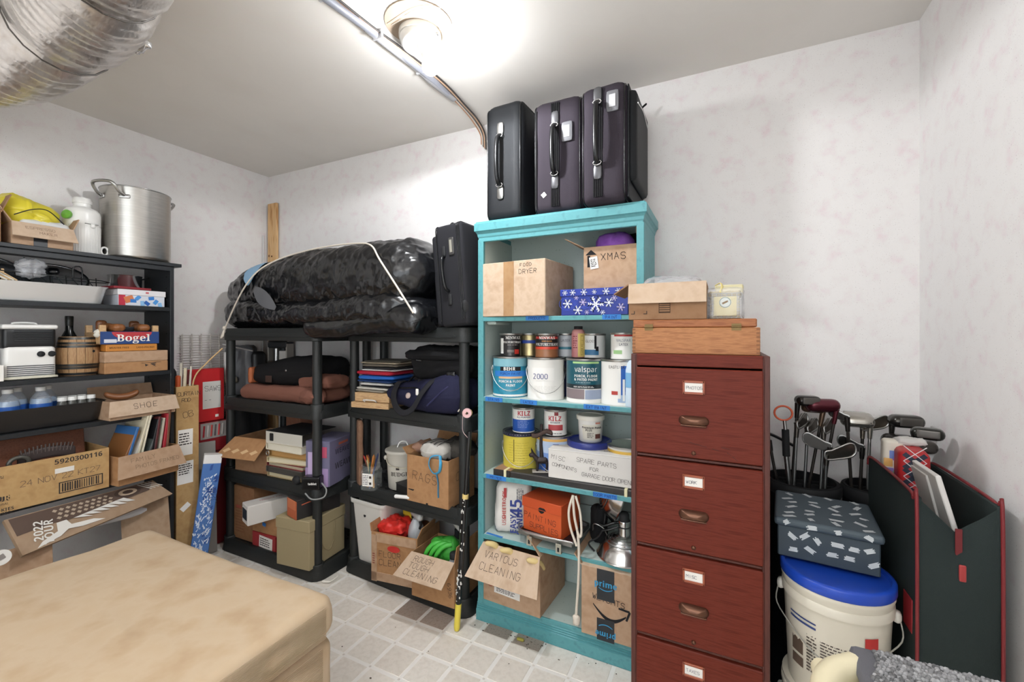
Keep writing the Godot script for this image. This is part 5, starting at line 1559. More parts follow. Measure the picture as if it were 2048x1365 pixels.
func rack_things() -> void:
	# ---------- the long wrapped bundle on top of both racks ----------
	var y := 1.3865
	var t := thing("wrapped_bundle", "long bundle wrapped in shiny black plastic and tied with cord across both racks", "bundle", V(-2.1, y, -1.835), -3)
	var roll := func(x0: float, x1: float, prof: Callable, nseg: int, amp: float, sd: float) -> MB:
		var rows := []
		for i in nseg + 1:
			var u := float(i) / nseg
			var x := lerpf(x0, x1, u)
			var e: Array = prof.call(u)     # [centre y, centre z, half height, half depth]
			var ring := PackedVector3Array()
			for j in 64:
				var a := TAU * j / 64
				var ca := cos(a)
				var sa := sin(a)
				var pw := 0.72
				var pz: float = signf(ca) * pow(absf(ca), pw) * e[3]
				var py: float = signf(sa) * pow(absf(sa), pw) * e[2]
				var nz := N.get_noise_3d(x * 2.2 + py * 3.0 + sd, py * 4 - x * 1.5, pz * 4 + sd)
				var ridge := 1.0 - absf(N.get_noise_3d(x * 2.2 - py * 5 + sd, py * 3.5 + x * 2, pz * 3)) * 2.2
				var fine := 1.0 - absf(N.get_noise_3d(x * 6.0 + py * 9, py * 9 - x * 5 + sd, pz * 8)) * 2.4
				var crisp := 1.0 - absf(N.get_noise_3d(x * 14.0 - py * 18 + sd, py * 17 + x * 9, pz * 16)) * 2.4
				var k: float = amp * (nz * 0.6 + ridge * 0.6 + fine * 0.34 + crisp * 0.06) * minf(1.0, e[2] * 12)
				ring.append(V(x + 0.01 * nz, e[0] + py + sa * k, e[1] + pz + ca * k))
			rows.append(ring)
		return MB.new().sheet(rows, true, false, true)
	var lower := func(u: float) -> Array:
		var en := sqrt(clampf(minf(u, 1.0 - u) * 9.0, 0.0, 1.0))
		return [0.085 + 0.01 * sin(u * 9), 0.02, (0.083 + 0.012 * sin(u * 7 + 1)) * en + 0.001, 0.19 * (0.35 + 0.65 * en)]
	part(t, "lower_wrap", roll.call(-0.88, 0.83, lower, 190, 0.020, 3.0), M["bag film"])
	var upper := func(u: float) -> Array:
		var el := pow(clampf(u * 5.0, 0.0, 1.0), 0.45)
		var er := sqrt(clampf((1.0 - u) * 14.0, 0.0, 1.0))
		var en := el * er
		return [0.247 + 0.022 * smoothstep(0.1, 0.55, u) - 0.03 * (1.0 - el), 0.0, (0.130 + 0.042 * smoothstep(0.05, 0.55, u) - 0.01 * smoothstep(0.7, 1.0, u)) * en + 0.001, 0.20 * (0.3 + 0.7 * en)]
	part(t, "upper_wrap", roll.call(-0.90, 0.83, upper, 210, 0.020, 11.0), M["bag film"])
	part(t, "draped_film", MB.new().soft(V(0.42, 0.045, 0.10), V(0.85, 0.15, 0.22), 0.07, 18, func(p: Vector3, o: Vector3):
		var q := p
		q.y -= 0.055 * smoothstep(0.14, 0.20, p.z) * (0.6 + 0.4 * sin(p.x * 7.0))
		return q + o * 0.016 * N.get_noise_3d(p.x * 6, p.y * 12, p.z * 9)), M["bag film"])
	# bare blue foam and grey tape near the left end
	var fo := MB.new()
	var rows := []
	for i in 9:
		var u := lerpf(-0.50, -0.36, i / 8.0)
		var line := []
		for j in 9:
			var a := lerpf(0.0, 1.05, j / 8.0)
			var bulge := sin(PI * i / 8.0)
			var ww := 0.25 + 0.75 * pow(bulge, 0.6)
			a = maxf(0.0, 0.55 + (a - 0.55) * ww)
			var e: Array = upper.call((u + 0.90) / 1.73)
			line.append(V(u - 0.03 * cos(a * 2), e[0] + pow(sin(a), 0.72) * e[2] + 0.020 * sin(a), e[1] + pow(cos(a), 0.72) * e[3] + 0.020 * cos(a)))
		rows.append(PackedVector3Array(line))
	part(t, "foam", fo.sheet(rows, false, false, false), C("8fb4d2", 0.8))
	rows = []
	for i in 7:
		var u := i / 6.0
		var line := []
		for j in 5:
			var v2 := (j / 4.0 - 0.5) * (0.085 * sin(PI * (0.12 + 0.8 * u)))
			line.append(V(-0.38 + u * 0.20 + v2 * 0.7, 0.23 - u * 0.12 + v2 * 0.9, 0.236 - 0.02 * absf(u - 0.4)))
		rows.append(PackedVector3Array(line))
	part(t, "grey_tape", MB.new().sheet(rows, false, false, true), C("66676b", 0.35))
	var cd := MB.new().tube(curve([V(-0.70, -0.03, 0.232), V(-0.65, 0.03, 0.238), V(-0.53, 0.16, 0.246), V(-0.43, 0.26, 0.244), V(-0.35, 0.34, 0.218), V(-0.24, 0.40, 0.172), V(-0.05, 0.438, 0.135), V(0.2, 0.448, 0.13), V(0.42, 0.435, 0.145), V(0.55, 0.40, 0.19), V(0.65, 0.32, 0.236), V(0.76, 0.19, 0.240), V(0.86, 0.06, 0.235)], 6), 0.0045, 7)
	part(t, "cord", cd, M["cord white"])
	part(t, "cord_knot", wad(V(-0.685, 0.0, 0.236), V(0.022, 0.026, 0.02), 0.009, 5, 0.004, 90), M["cord white"])
	part(t, "cord_end", MB.new().tube(curve([V(-0.685, -0.005, 0.236), V(-0.698, -0.045, 0.239), V(-0.712, -0.062, 0.242)], 4), [0.005, 0.006, 0.007, 0.008, 0.009, 0.010, 0.009, 0.008, 0.006], 7), M["cord white"])
	# ---------- the leaning suitcase ----------
	t = thing("suitcase", "black fabric suitcase leaning against the end of the black bundle", "suitcase", V(-1.155, y, -1.865), -4)
	t.rotation.z = deg_to_rad(5.0)
	t.scale = V(0.76, 1, 1)
	part(t, "body", MB.new().soft(V(0.02, 0.25, 0), V(0.215, 0.50, 0.27), 0.024, 10, func(p: Vector3, o: Vector3): return p + o * 0.004 * N.get_noise_3d(p.x * 8, p.y * 8, p.z * 8)), M["charcoal cloth"])
	part(t, "front_pocket", MB.new().soft(V(-0.105, 0.235, 0.0), V(0.055, 0.45, 0.25), 0.02, 8), M["charcoal cloth"])
	for x in [-0.078, 0.085, 0.095, 0.105]:
		part(t, "zip", MB.new().tube([V(x, 0.03, 0.134), V(x, 0.472, 0.134), V(x, 0.488, 0.13), V(x, 0.497, 0.12), V(x, 0.5, 0.108), V(x, 0.5, -0.1)], 0.0032, 6), M["black gloss"])
	part(t, "handle", MB.new().tube(curve([V(-0.02, 0.345, 0.136), V(-0.016, 0.325, 0.16), V(-0.012, 0.26, 0.165), V(-0.004, 0.19, 0.16), V(0.0, 0.17, 0.136)], 5), 0.0085, 8), M["black gloss"])
	for q in [[-0.02, 0.365], [0.006, 0.13]]:
		part(t, "handle_plate", MB.new().soft(V(q[0], q[1], 0.138), V(0.03, 0.055, 0.012), 0.008, 4), M["black matt"])
	part(t, "name_tag", MB.new().soft(V(0.042, 0.385, 0.138), V(0.042, 0.085, 0.008), 0.006, 4), C("3c3b3a", 0.4))
	part(t, "name_window", MB.new().box(V(0.042, 0.385, 0.1425), V(0.018, 0.06, 0.002), 0), C("8d8a80", 0.3))
	part(t, "grab_loop", MB.new().tube(curve([V(-0.05, 0.498, 0.06), V(-0.02, 0.525, 0.05), V(0.01, 0.498, 0.04)], 4), 0.006, 6), M["black gloss"])
	part(t, "corner_guard", MB.new().soft(V(0.105, 0.09, 0.12), V(0.04, 0.07, 0.04), 0.018, 5), M["black matt"])
	corner_rack()
	near_rack()


func corner_rack() -> void:
	# ----- second deck -----
	var y := 0.9475
	var t := thing("jacket", "folded brown canvas jacket on the corner rack under a black bag", "jacket", V(-2.35, y, -1.80), 3)
	part(t, "body", wad(V(0, 0.05, 0), V(0.64, 0.095, 0.30), 0.045, 16, 0.014, 7), M["brown cloth"])
	part(t, "sleeve", wad(V(0.25, 0.125, 0.02), V(0.24, 0.085, 0.2), 0.04, 12, 0.016, 9, 4), M["brown cloth"])
	part(t, "sleeve", wad(V(0.27, 0.05, 0.12), V(0.16, 0.085, 0.10), 0.04, 10, 0.014, 12, 8), M["brown cloth"])
	t = thing("backpack", "black padded bag with an orange end lying on the brown jacket", "bag", V(-2.36, y + 0.098, -1.83), 4)
	part(t, "body", MB.new().soft(V(0.02, 0.075, 0), V(0.56, 0.16, 0.28), 0.06, 14, func(p: Vector3, o: Vector3):
		var s := smoothstep(-0.28, 0.05, p.x)
		return V(p.x, p.y * (0.72 + 0.36 * s), p.z) + o * 0.012 * N.get_noise_3d(p.x * 8, p.y * 8, p.z * 8)), M["black cloth"])
	part(t, "orange_trim", MB.new().soft(V(-0.263, 0.05, 0.08), V(0.03, 0.10, 0.12), 0.012, 6), C("a35a34", 0.7))
	part(t, "patch_label", MB.new().box(V(-0.09, 0.035, 0.143), V(0.05, 0.04, 0.004), 0.001), C("3a2620", 0.6))
	for q in [V(0.0, 0.11, 0.13), V(0.05, 0.09, 0.14), V(0.1, 0.12, 0.12)]:
		part(t, "snap", MB.new().soft(q, V(0.012, 0.012, 0.008), 0.004, 4), M["steel"])
	# ----- third deck -----
	y = 0.5025
	t = carton("storage_box", "cardboard box whose flap is printed with pale diamonds, on the corner rack", V(-2.60, y, -1.80), V(0.27, 0.21, 0.26), 8, M["kraft dark"], true, [["front", 0.15, 128, -0.02, M["kraft orange"]]])
	var fx := flap_xf(V(0.27, 0.21, 0.26), "front", 128)
	for k in 4:
		var dm := MB.new()
		dm.x = hang_xf(fx, 0.10, -0.105 + k * 0.07)
		dm.quad(V(-0.028, -0.006, 0.0005), V(0.0, -0.018, 0.0005), V(0.028, 0.006, 0.0005), V(0.0, 0.018, 0.0005))
		part(t, "diamond_print", dm, C("d3b186", 0.8))
	solo("storage_box", "small reddish cardboard box standing behind the diamond flap box", "box", MB.new().box(V(0, 0.16, 0), V(0.17, 0.32, 0.12), 0.003), tinted("kraft dark", "kraft red", "94654f"), V(-2.56, y, -2.0), -8)
	var cols := [["c9b48c", "pale"], ["57524c", "dark grey"], ["7a2c2e", "dark red"], ["cdbd98", "cream"], ["b08a52", "tan"], ["d9d0bc", "ivory"], ["e3dfd4", "white"]]
	var hs := [0.028, 0.034, 0.026, 0.032, 0.038, 0.04, 0.07]
	var yy := y + 0.0005
	for k in 7:
		t = thing("binder", "%s binder or album, %s in the stack beside the purple box" % [cols[k][1], ["lowest", "second from the bottom", "third from the bottom", "fourth from the bottom", "fifth from the bottom", "sixth from the bottom", "topmost"][k]], "binder", V(-2.29 + rng.randf_range(-0.015, 0.015), yy, -1.80 + rng.randf_range(-0.012, 0.012)), rng.randf_range(-4, 10), "stack of binders on the corner rack")
		var h: float = hs[k]
		part(t, "cover", MB.new().box(V(0, 0.002, 0), V(0.30, 0.004, 0.25), 0.001), C(cols[k][0], 0.6))
		part(t, "cover", MB.new().box(V(0, h - 0.002, 0), V(0.30, 0.004, 0.25), 0.001), C(cols[k][0] if k < 6 else "26272a", 0.6))
		part(t, "spine", MB.new().box(V(-0.149, h / 2, 0), V(0.004, h, 0.25), 0.001), C(cols[k][0], 0.6))
		if k == 6:
			part(t, "edge", MB.new().box(V(0, h / 2, 0.123), V(0.30, h - 0.006, 0.003), 0.0005), C("cfccc2", 0.6))
			part(t, "label_clip", MB.new().soft(V(-0.10, h / 2, 0.126), V(0.03, 0.045, 0.006), 0.003, 4), M["black matt"])
		else:
			part(t, "pages", MB.new().box(V(0.005, h / 2, 0), V(0.285, h - 0.008, 0.24), 0.001), C(["d8cba8", "4a4640", "b8ab92", "ded4ba", "b98f58", "e2dccb"][k], 0.9))
		yy += h + 0.0006
	solo("lever_arch_ring", "round metal ring on the end of the tan binder", "ring", MB.new().tube(range(14).map(func(i): return V(0.013 * cos(TAU * i / 14), 0.013 * sin(TAU * i / 14), 0)), 0.003, 6, false, true), M["steel"], V(-2.41, y + 0.145, -1.655), 0)
	t = thing("storage_box", "lilac and grey printed box lettered WEAVE beside the binder stack", "box", V(-2.055, y, -1.80), 14)
	part(t, "body", MB.new().box(V(0, 0.125, 0), V(0.15, 0.25, 0.24), 0.003), C("6e6b86", 0.5))
	part(t, "lilac_panel", MB.new().box(V(-0.004, 0.05, 0.121), V(0.142, 0.10, 0.002), 0), C("a48cb6", 0.5))
	part(t, "torn_flap", MB.new().box(V(-0.04, 0.125, 0.126), V(0.03, 0.13, 0.004), 0.001), C("c8b4da", 0.5))
	part(t, "clear_window", MB.new().box(V(0.03, 0.19, 0.1215), V(0.06, 0.06, 0.002), 0), C("b8506a", 0.2))
	var sd := T(V(0.0755, 0.16, 0.0), 90)
	print_text(t, "WEAVE", sd * T(V(0, 0.02, 0)), 0.03, C("3c3a50"))
	print_text(t, "WEAVE", sd * T(V(0.01, -0.06, 0)), 0.035, C("33323e"))
	patch(t, "orange_print", sd * T(V(0.01, 0.06, 0)), 0.09, 0.014, C("b8604a", 0.6))
	fine_print(t, sd * T(V(0.0, 0.042, 0)), 0.12, 0.006, 1, C("9a3a40", 0.6))
	t = thing("black_gadget", "black electronic box with a white mark and a grey cable at the deck's corner", "gadget", V(-2.02, y, -1.648), 25)
	part(t, "body", MB.new().soft(V(0, 0.035, 0), V(0.10, 0.07, 0.06), 0.008, 6), M["black gloss"])
	print_text(t, "tablet", T(V(0.012, 0.035, 0.0305)), 0.012, M["paper"])
	part(t, "cable", MB.new().tube(curve([V(0.05, 0.03, 0.0), V(0.085, 0.0, 0.02), V(0.075, -0.035, 0.035), V(0.02, -0.04, 0.05), V(-0.02, -0.01, 0.045)], 6), 0.004, 7), C("8b8c8a", 0.5))
	solo("plug_socket", "round black plug lying against the lilac box", "plug", MB.new().lathe([Vector2(0, 0), Vector2(0.025, 0), Vector2(0.026, 0.01), Vector2(0.018, 0.02), Vector2(0, 0.022)], 18), M["black matt"], V(-2.14, y + 0.03, -1.645), 0).rotation.x = deg_to_rad(90)
	# ----- base -----
	y = 0.0675
	t = carton("storage_box", "tall brown cardboard box with faded red print at the left of the rack base", V(-2.685, y, -1.82), V(0.215, 0.33, 0.28), 0, tinted("kraft dark", "kraft brown", "8f6747"), false)
	fine_print(t, T(V(-0.02, 0.12, 0.1405)), 0.10, 0.16, 9, C("7a4a38", 0.9), 0, 0.2)
	patch(t, "red_print", T(V(-0.04, 0.2, 0.1405)), 0.05, 0.02, C("a05040", 0.8))
	t = thing("small_box", "small white and red box with a barcode label under the blue-taped carton", "box", V(-2.455, y, -1.755), 0)
	part(t, "body", MB.new().box(V(0, 0.045, 0), V(0.21, 0.09, 0.19), 0.002), C("a02c30", 0.5))
	patch(t, "label", T(V(0.02, 0.042, 0.0955), 0, 0, -3), 0.12, 0.07, M["paper"])
	fine_print(t, T(V(0.02, 0.042, 0.0962), 0, 0, -3), 0.10, 0.05, 4, M["ink"])
	t = carton("carton", "brown carton with a scrap of blue tape between the boxes on the rack base", V(-2.46, y + 0.0905, -1.775), V(0.21, 0.105, 0.22), 2, M["kraft orange"], false)
	patch(t, "blue_tape", T(V(0.0, 0.055, 0.1106), 0, 0, -12), 0.03, 0.022, M["blue tape"])
	t = thing("long_box", "long white cardboard box poking out with a dark oval end label", "box", V(-2.40, y + 0.196, -1.72), -18)
	part(t, "body", MB.new().box(V(0, 0.055, 0), V(0.105, 0.11, 0.36), 0.003), C("dcd8d2", 0.6))
	part(t, "end_label", MB.new().soft(V(0, 0.056, 0.181), V(0.075, 0.06, 0.004), 0.0018, 6), C("20262a", 0.4))
	print_text(t, "FRAGILE PARTS", Transform3D(Basis(V(0, 0, -1), V(-1, 0, 0), V(0, 1, 0)), V(0.0, 0.1106, 0.03)), 0.016, C("c87a86", 0.7), 0, false)
	# beige archive box
	t = thing("archive_box", "beige lidded archive box with a string loop at the rack base's corner", "box", V(-2.135, y, -1.735), 6)
	part(t, "body", MB.new().box(V(0, 0.105, 0), V(0.235, 0.21, 0.27), 0.003), C("a89a78", 0.7))
	part(t, "lid", MB.new().box(V(0, 0.236, 0), V(0.242, 0.062, 0.277), 0.003), C("a59775", 0.7))
	part(t, "string", MB.new().tube(curve([V(0.1195, 0.20, 0.06), V(0.124, 0.10, 0.045), V(0.126, 0.055, 0.0), V(0.124, 0.10, -0.04), V(0.1195, 0.20, -0.055)], 6), 0.0022, 6), C("8a7c5c", 0.7))
	t = thing("shoe_box", "orange and black shoe box lying on the beige archive box", "box", V(-2.105, y + 0.2685, -1.73), -14)
	part(t, "body", MB.new().box(V(0, 0.05, 0), V(0.115, 0.10, 0.25), 0.002), C("2c2a2b", 0.5))
	part(t, "end_panel", MB.new().box(V(0, 0.05, 0.126), V(0.115, 0.10, 0.003), 0.001), C("c2643e", 0.6))
	part(t, "lid", MB.new().box(V(0, 0.104, 0), V(0.119, 0.008, 0.254), 0.002), C("33302f", 0.5))
	part(t, "end_flap", MB.new().box(V(0.01, 0.078, 0.131), V(0.09, 0.05, 0.004), 0.001), C("d07a52", 0.6))
	patch(t, "side_stripe", T(V(0.0578, 0.08, 0.07), 90, 0, 6), 0.06, 0.006, C("c8684a", 0.6))


func near_rack() -> void:
	# ----- second deck -----
	var y := 0.9475
	var t := thing("wooden_case", "flat pale wooden case with a white handle on the second rack", "case", V(-1.725, y, -1.86), 6)
	part(t, "tray", MB.new().box(V(0, 0.016, 0.008), V(0.245, 0.031, 0.19), 0.002), M["pale wood"])
	part(t, "lid", MB.new().box(V(0.004, 0.058, 0), V(0.225, 0.050, 0.18), 0.002), M["pale wood"])
	part(t, "handle", MB.new().tube(curve([V(-0.038, 0.034, 0.092), V(-0.036, 0.045, 0.106), V(0.034, 0.045, 0.106), V(0.036, 0.034, 0.092)], 3), 0.0035, 7), M["white plastic"])
	var yy := y + 0.0845
	var sh := [["9f988c", 0.012, "thin tan folder, lowest of the papers on the wooden case"], ["d8d5cc", 0.014, "white printed booklet above the tan folder on the wooden case"], ["222226", 0.008, "black folder in the middle of the papers on the wooden case"], ["dddbd6", 0.014, "white folder under the blue packet on the wooden case"], ["26406e", 0.014, "navy packet just below the bright blue packet"], ["2a6cc4", 0.024, "bright blue plastic packet in the paper stack"], ["b8283c", 0.024, "red plastic packet above the blue packet"], ["d8d6d6", 0.008, "white sheet on the red packet"], ["2a2a2e", 0.012, "black folder above the red packet"], ["6f675c", 0.014, "grey brown folder near the top of the paper stack"], ["a29682", 0.010, "tan envelope second from the top of the paper stack"], ["4e4a42", 0.008, "dark green-grey folder topmost on the paper stack"]]
	for k in sh.size():
		var h: float = sh[k][1]
		var mb := wad(V(0, h / 2, 0), V(0.225 + rng.randf_range(-0.02, 0.03), h, 0.20), h * 0.48, 5, 0.0015, 20, k)
		solo("folder", sh[k][2], "folder", mb, C(sh[k][0], 0.3 if k in [4, 5, 6] else 0.6), V(-1.73 + rng.randf_range(-0.015, 0.03) + 0.004 * k, yy, -1.875), rng.randf_range(-6, 12), "papers stacked on the wooden case")
		yy += h + 0.0012
	# duffel
	t = thing("duffel_bag", "navy blue duffel bag with dark straps lying open on the second rack", "bag", V(-1.38, y, -1.85), -2)
	part(t, "body", MB.new().soft(V(0.02, 0.095, 0), V(0.50, 0.19, 0.25), 0.085, 16, func(p: Vector3, o: Vector3):
		var l := smoothstep(0.05, -0.25, p.x)
		var q := V(p.x, lerpf(p.y, 0.10 + (p.y - 0.095) * 0.45, l * 0.9), p.z)
		q.y *= 0.9 + 0.2 * smoothstep(0.0, 0.2, p.x)
		q.y = maxf(q.y, 0.002)
		return q + o * 0.010 * N.get_noise_3d(p.x * 8, p.y * 8, p.z * 8)), M["navy cloth"])
	part(t, "strap", MB.new().tube(curve([V(-0.13, 0.155, 0.05), V(-0.125, 0.15, 0.105), V(-0.115, 0.09, 0.15), V(-0.08, 0.03, 0.162), V(-0.03, 0.012, 0.165), V(0.02, 0.04, 0.158), V(0.06, 0.11, 0.146), V(0.085, 0.165, 0.10), V(0.09, 0.18, 0.05)], 6), 0.017, 8, true, false, 0.2), M["charcoal cloth"])
	part(t, "zip", MB.new().tube(curve([V(-0.20, 0.135, 0.06), V(-0.1, 0.128, 0.118), V(0.0, 0.135, 0.128), V(0.04, 0.13, 0.135)], 6), 0.004, 6), M["black gloss"])
	part(t, "zip_pull", MB.new().soft(V(0.035, 0.118, 0.145), V(0.016, 0.032, 0.008), 0.003, 4), M["paper"])
	part(t, "badge", MB.new().lathe([Vector2(0.015, 0), Vector2(0.015, 0.003), Vector2(0.012, 0.005), Vector2(0, 0.005)], 20), C("c8b4ac", 0.4)).transform = T(V(-0.03, 0.095, 0.136), 0, 75)
	part(t, "piping", MB.new().tube(curve([V(0.08, 0.05, 0.126), V(0.14, 0.10, 0.128), V(0.2, 0.15, 0.115), V(0.24, 0.165, 0.06)], 6), 0.004, 6), C("23234a", 0.7))
	part(t, "piping", MB.new().tube(curve([V(0.24, 0.03, 0.09), V(0.265, 0.08, 0.07), V(0.25, 0.16, 0.05), V(0.20, 0.19, 0.02)], 6), 0.0035, 6), C("c9c2b4", 0.7))
	t = thing("backpack", "black backpack with hanging straps above the navy duffel bag", "bag", V(-1.29, y + 0.17, -1.89), 0)
	part(t, "body", MB.new().soft(V(0, 0.085, 0), V(0.36, 0.17, 0.21), 0.05, 14, func(p: Vector3, o: Vector3): return p + o * (0.016 * N.get_noise_3d(p.x * 9, p.y * 9, p.z * 9) + 0.006 * N.get_noise_3d(p.x * 25, p.y * 25, p.z * 25))), M["black cloth"])
	part(t, "flap", wad(V(-0.02, 0.125, 0.03), V(0.36, 0.05, 0.2), 0.024, 10, 0.010, 14), M["black cloth"])
	part(t, "buckle", wad(V(0.09, 0.035, 0.115), V(0.05, 0.03, 0.012), 0.006, 4, 0.002, 50), M["black gloss"])
	part(t, "zip_pull", MB.new().tube([V(-0.12, 0.10, 0.118), V(-0.085, 0.098, 0.122)], 0.0025, 6), M["steel"])
	part(t, "strap", MB.new().tube(curve([V(-0.15, 0.02, 0.09), V(-0.19, -0.03, 0.10), V(-0.16, -0.06, 0.11), V(-0.12, -0.05, 0.11), V(-0.10, 0.0, 0.10)], 6), 0.018, 8, true, false, 0.2), M["charcoal cloth"])
	t = thing("tape_measure", "little pink and yellow tape reel hung on the rack's corner", "reel", V(-1.068, 0.985, -1.715), 25)
	part(t, "reel", MB.new().lathe([Vector2(0.006, 0), Vector2(0.021, 0), Vector2(0.022, 0.004), Vector2(0.022, 0.014), Vector2(0.021, 0.018), Vector2(0.006, 0.018)], 22), C("dfb4b4", 0.5)).transform = T(V(0, 0, 0), 0, 90)
	part(t, "yellow_side", MB.new().lathe([Vector2(0.0065, 0.0), Vector2(0.0195, 0.0), Vector2(0.0195, 0.002)], 22), C("e2d27a", 0.5)).transform = T(V(0.004, -0.001, -0.003), 0, 90)
	part(t, "tail", MB.new().tube(curve([V(-0.019, 0, 0.009), V(-0.021, -0.05, 0.012), V(-0.018, -0.085, 0.014), V(0.0, -0.11, 0.012), V(0.012, -0.125, 0.008)], 5), 0.003, 6, true, false, 0.4), C("dcc0c0", 0.5))
	# ----- third deck -----
	y = 0.5025
	t = thing("bark_slab", "thin slab of rough bark-edged wood leaning at the left of the deck", "slab", V(-1.862, y + 0.001, -1.83), -37)
	t.rotation.z = deg_to_rad(4)
	part(t, "slab", MB.new().soft(V(0, 0.18, 0), V(0.16, 0.36, 0.028), 0.010, 10, func(p: Vector3, o: Vector3): return p + o * 0.006 * N.get_noise_3d(p.x * 25, p.y * 18, p.z * 25)), M["bark wood"])
	t = thing("pencil_jar", "square glass jar full of coloured pencils with a white label", "jar", V(-1.735, y, -1.795), 14)
	var jr := MB.new()
	var rows := []
	for q in [[0.0, 0.043], [0.004, 0.047], [0.10, 0.047], [0.115, 0.041], [0.128, 0.041], [0.132, 0.044]]:
		rows.append(round_rect(q[1] * 2, q[1] * 2, 0.022, q[0]))
	part(t, "glass", jr.sheet(rows, true), M["glass"])
	part(t, "label", MB.new().box(V(0.004, 0.06, 0.0482), V(0.062, 0.068, 0.0008), 0), M["paper"])
	fine_print(t, T(V(-0.006, 0.06, 0.0488)), 0.036, 0.055, 6, C("77777c"))
	for q in [V(0.02, 0.075, 0.0488), V(0.02, 0.042, 0.0488)]:
		patch(t, "code_print", T(q), 0.013, 0.013, M["ink"])
	var pc := ["b5652f", "d08a3a", "8a4a3a", "2f3a6a", "c8b48a", "7a5a42", "b8823a", "a8342e", "3a5a4a", "d8a860", "6a4a3a", "c07a40"]
	for k in 12:
		var a := rng.randf() * TAU
		var b := rng.randf_range(0.005, 0.03)
		var e := V(cos(a) * b * 1.35, rng.randf_range(0.135, 0.185), sin(a) * b * 1.35)
		var p := V(cos(a + 2.4) * b, 0.006, sin(a + 2.4) * b)
		solo("pencil", ["rust", "orange", "brick", "navy", "cream", "brown", "amber", "red", "green", "straw", "umber", "copper"][k] + " pencil standing in the square glass jar", "pencil", MB.new().tube([p, e, e + (e - p).normalized() * 0.012], [0.0048, 0.0048, 0.0008], 6), C(pc[k % 12], 0.5), t.position, 14, "pencils in the glass jar")
	t = thing("enamel_bucket", "cream enamel lidded bucket with faded lettering beside the pencil jar", "bucket", V(-1.605, y, -1.90), 0)
	t.rotation.y = deg_to_rad(face_camera(t.position))
	var cr := C("cfcbc0", 0.35)
	part(t, "body", MB.new().lathe([Vector2(0, 0), Vector2(0.075, 0), Vector2(0.078, 0.003), Vector2(0.083, 0.10), Vector2(0.088, 0.19), Vector2(0.092, 0.193), Vector2(0.092, 0.20)], 36), cr)
	part(t, "lid", MB.new().lathe([Vector2(0.095, 0.196), Vector2(0.097, 0.20), Vector2(0.096, 0.208), Vector2(0.088, 0.212), Vector2(0.08, 0.211), Vector2(0.05, 0.216), Vector2(0, 0.218)], 36), cr)
	part(t, "lid_handle", MB.new().tube(curve([V(-0.03, 0.215, 0), V(-0.02, 0.24, 0), V(0, 0.249, 0), V(0.02, 0.24, 0), V(0.03, 0.215, 0)], 4), 0.004, 7), M["white plastic"])
	part(t, "handle", MB.new().tube(curve([V(-0.092, 0.165, 0), V(-0.075, 0.142, 0.06), V(-0.02, 0.13, 0.1), V(0.03, 0.135, 0.098), V(0.09, 0.165, 0.02)], 6), 0.0022, 6), C("d8d2bc", 0.4))
	for s in [-1.0, 1.0]: part(t, "ear", MB.new().soft(V(s * 0.092, 0.165, 0.0), V(0.02, 0.026, 0.026), 0.009, 4), cr)
	print_text(t, "BUDGET", T(V(-0.012, 0.088, 0.0838)), 0.02, M["ink"], 0.0836, true, 1.0, true)
	patch(t, "plant_print", T(V(-0.028, 0.122, 0.083), -18), 0.018, 0.016, M["ink"])
	t = thing("black_box", "long black box lying askew in front of the cream bucket", "box", V(-1.475, y, -1.81), -18)
	part(t, "box", MB.new().box(V(0, 0.026, 0), V(0.18, 0.052, 0.07), 0.003), C("1c1d1e", 0.55))
	part(t, "flap", MB.new().box(V(0.01, 0.060, 0.01), V(0.16, 0.004, 0.08), 0.001), C("242526", 0.5))
	solo("white_tube", "short white plastic tube on the deck by the RAGS box", "tube", MB.new().tube([V(-0.045, 0, 0), V(-0.04, 0, 0), V(0.06, 0, 0)], [0.006, 0.0095, 0.0095], 12), M["white plastic"], V(-1.475, y + 0.012, -1.745), 14)
	t = carton("storage_box", "open cardboard box marked RAGS with cloth spilling over its top", V(-1.312, y, -1.852), V(0.262, 0.235, 0.225), -3, M["kraft orange"], true, [["left", 0.045, 50], ["back", 0.09, 25]])
	scrawl(t, "RAGS", T(V(-0.095, 0.115, 0.1127), 0, 0, -3), 0.042, M["ink"], 0.002, 0.35, 2.0)
	scrawl(t, "O", T(V(0.1312, 0.12, 0.05), 90), 0.04, M["ink"], 0.002, 0.35)
	part(t, "notch", MB.new().box(V(0.0, 0.004, 0.1127), V(0.012, 0.009, 0.002), 0), M["black matt"])
	var rag := C("b9b5ae", 0.9)
	solo("rag", "pale striped rag bulging over the front of the RAGS box", "rag", wad(V(0, 0, 0), V(0.16, 0.085, 0.15), 0.04, 12, 0.016, 14), rag, V(-1.30, y + 0.258, -1.82))
	solo("rag", "dark grey rag at the right of the RAGS box", "rag", wad(V(0, 0, 0), V(0.16, 0.09, 0.15), 0.04, 12, 0.02, 14, 6), C("46423d", 0.9), V(-1.225, y + 0.26, -1.88))
	for k in 4:
		var st := MB.new().tube(curve([V(-0.07 + k * 0.03, 0.028, 0.05), V(-0.04 + k * 0.028, 0.047, 0.04), V(-0.02 + k * 0.03, 0.05, 0.0), V(0.0 + k * 0.02, 0.045, -0.04)], 5), 0.005, 6, true, false, 0.4)
		solo("rag_strip", "dark folded strip on the pale rag, %s from the left" % ORD[k], "rag", st, C("3f3b3a", 0.9), V(-1.30, y + 0.258, -1.82), 0, "dark strips on the pale rag")
	solo("rag", "pinkish rag at the left of the RAGS box", "rag", wad(V(0, 0, 0), V(0.10, 0.05, 0.10), 0.022, 8, 0.012, 20, 3), C("a8826e", 0.9), V(-1.43, y + 0.25, -1.86))
	t = thing("ribbon", "bright blue ribbon loop hanging over the front of the RAGS box", "ribbon", V(-1.255, y + 0.20, -1.728))
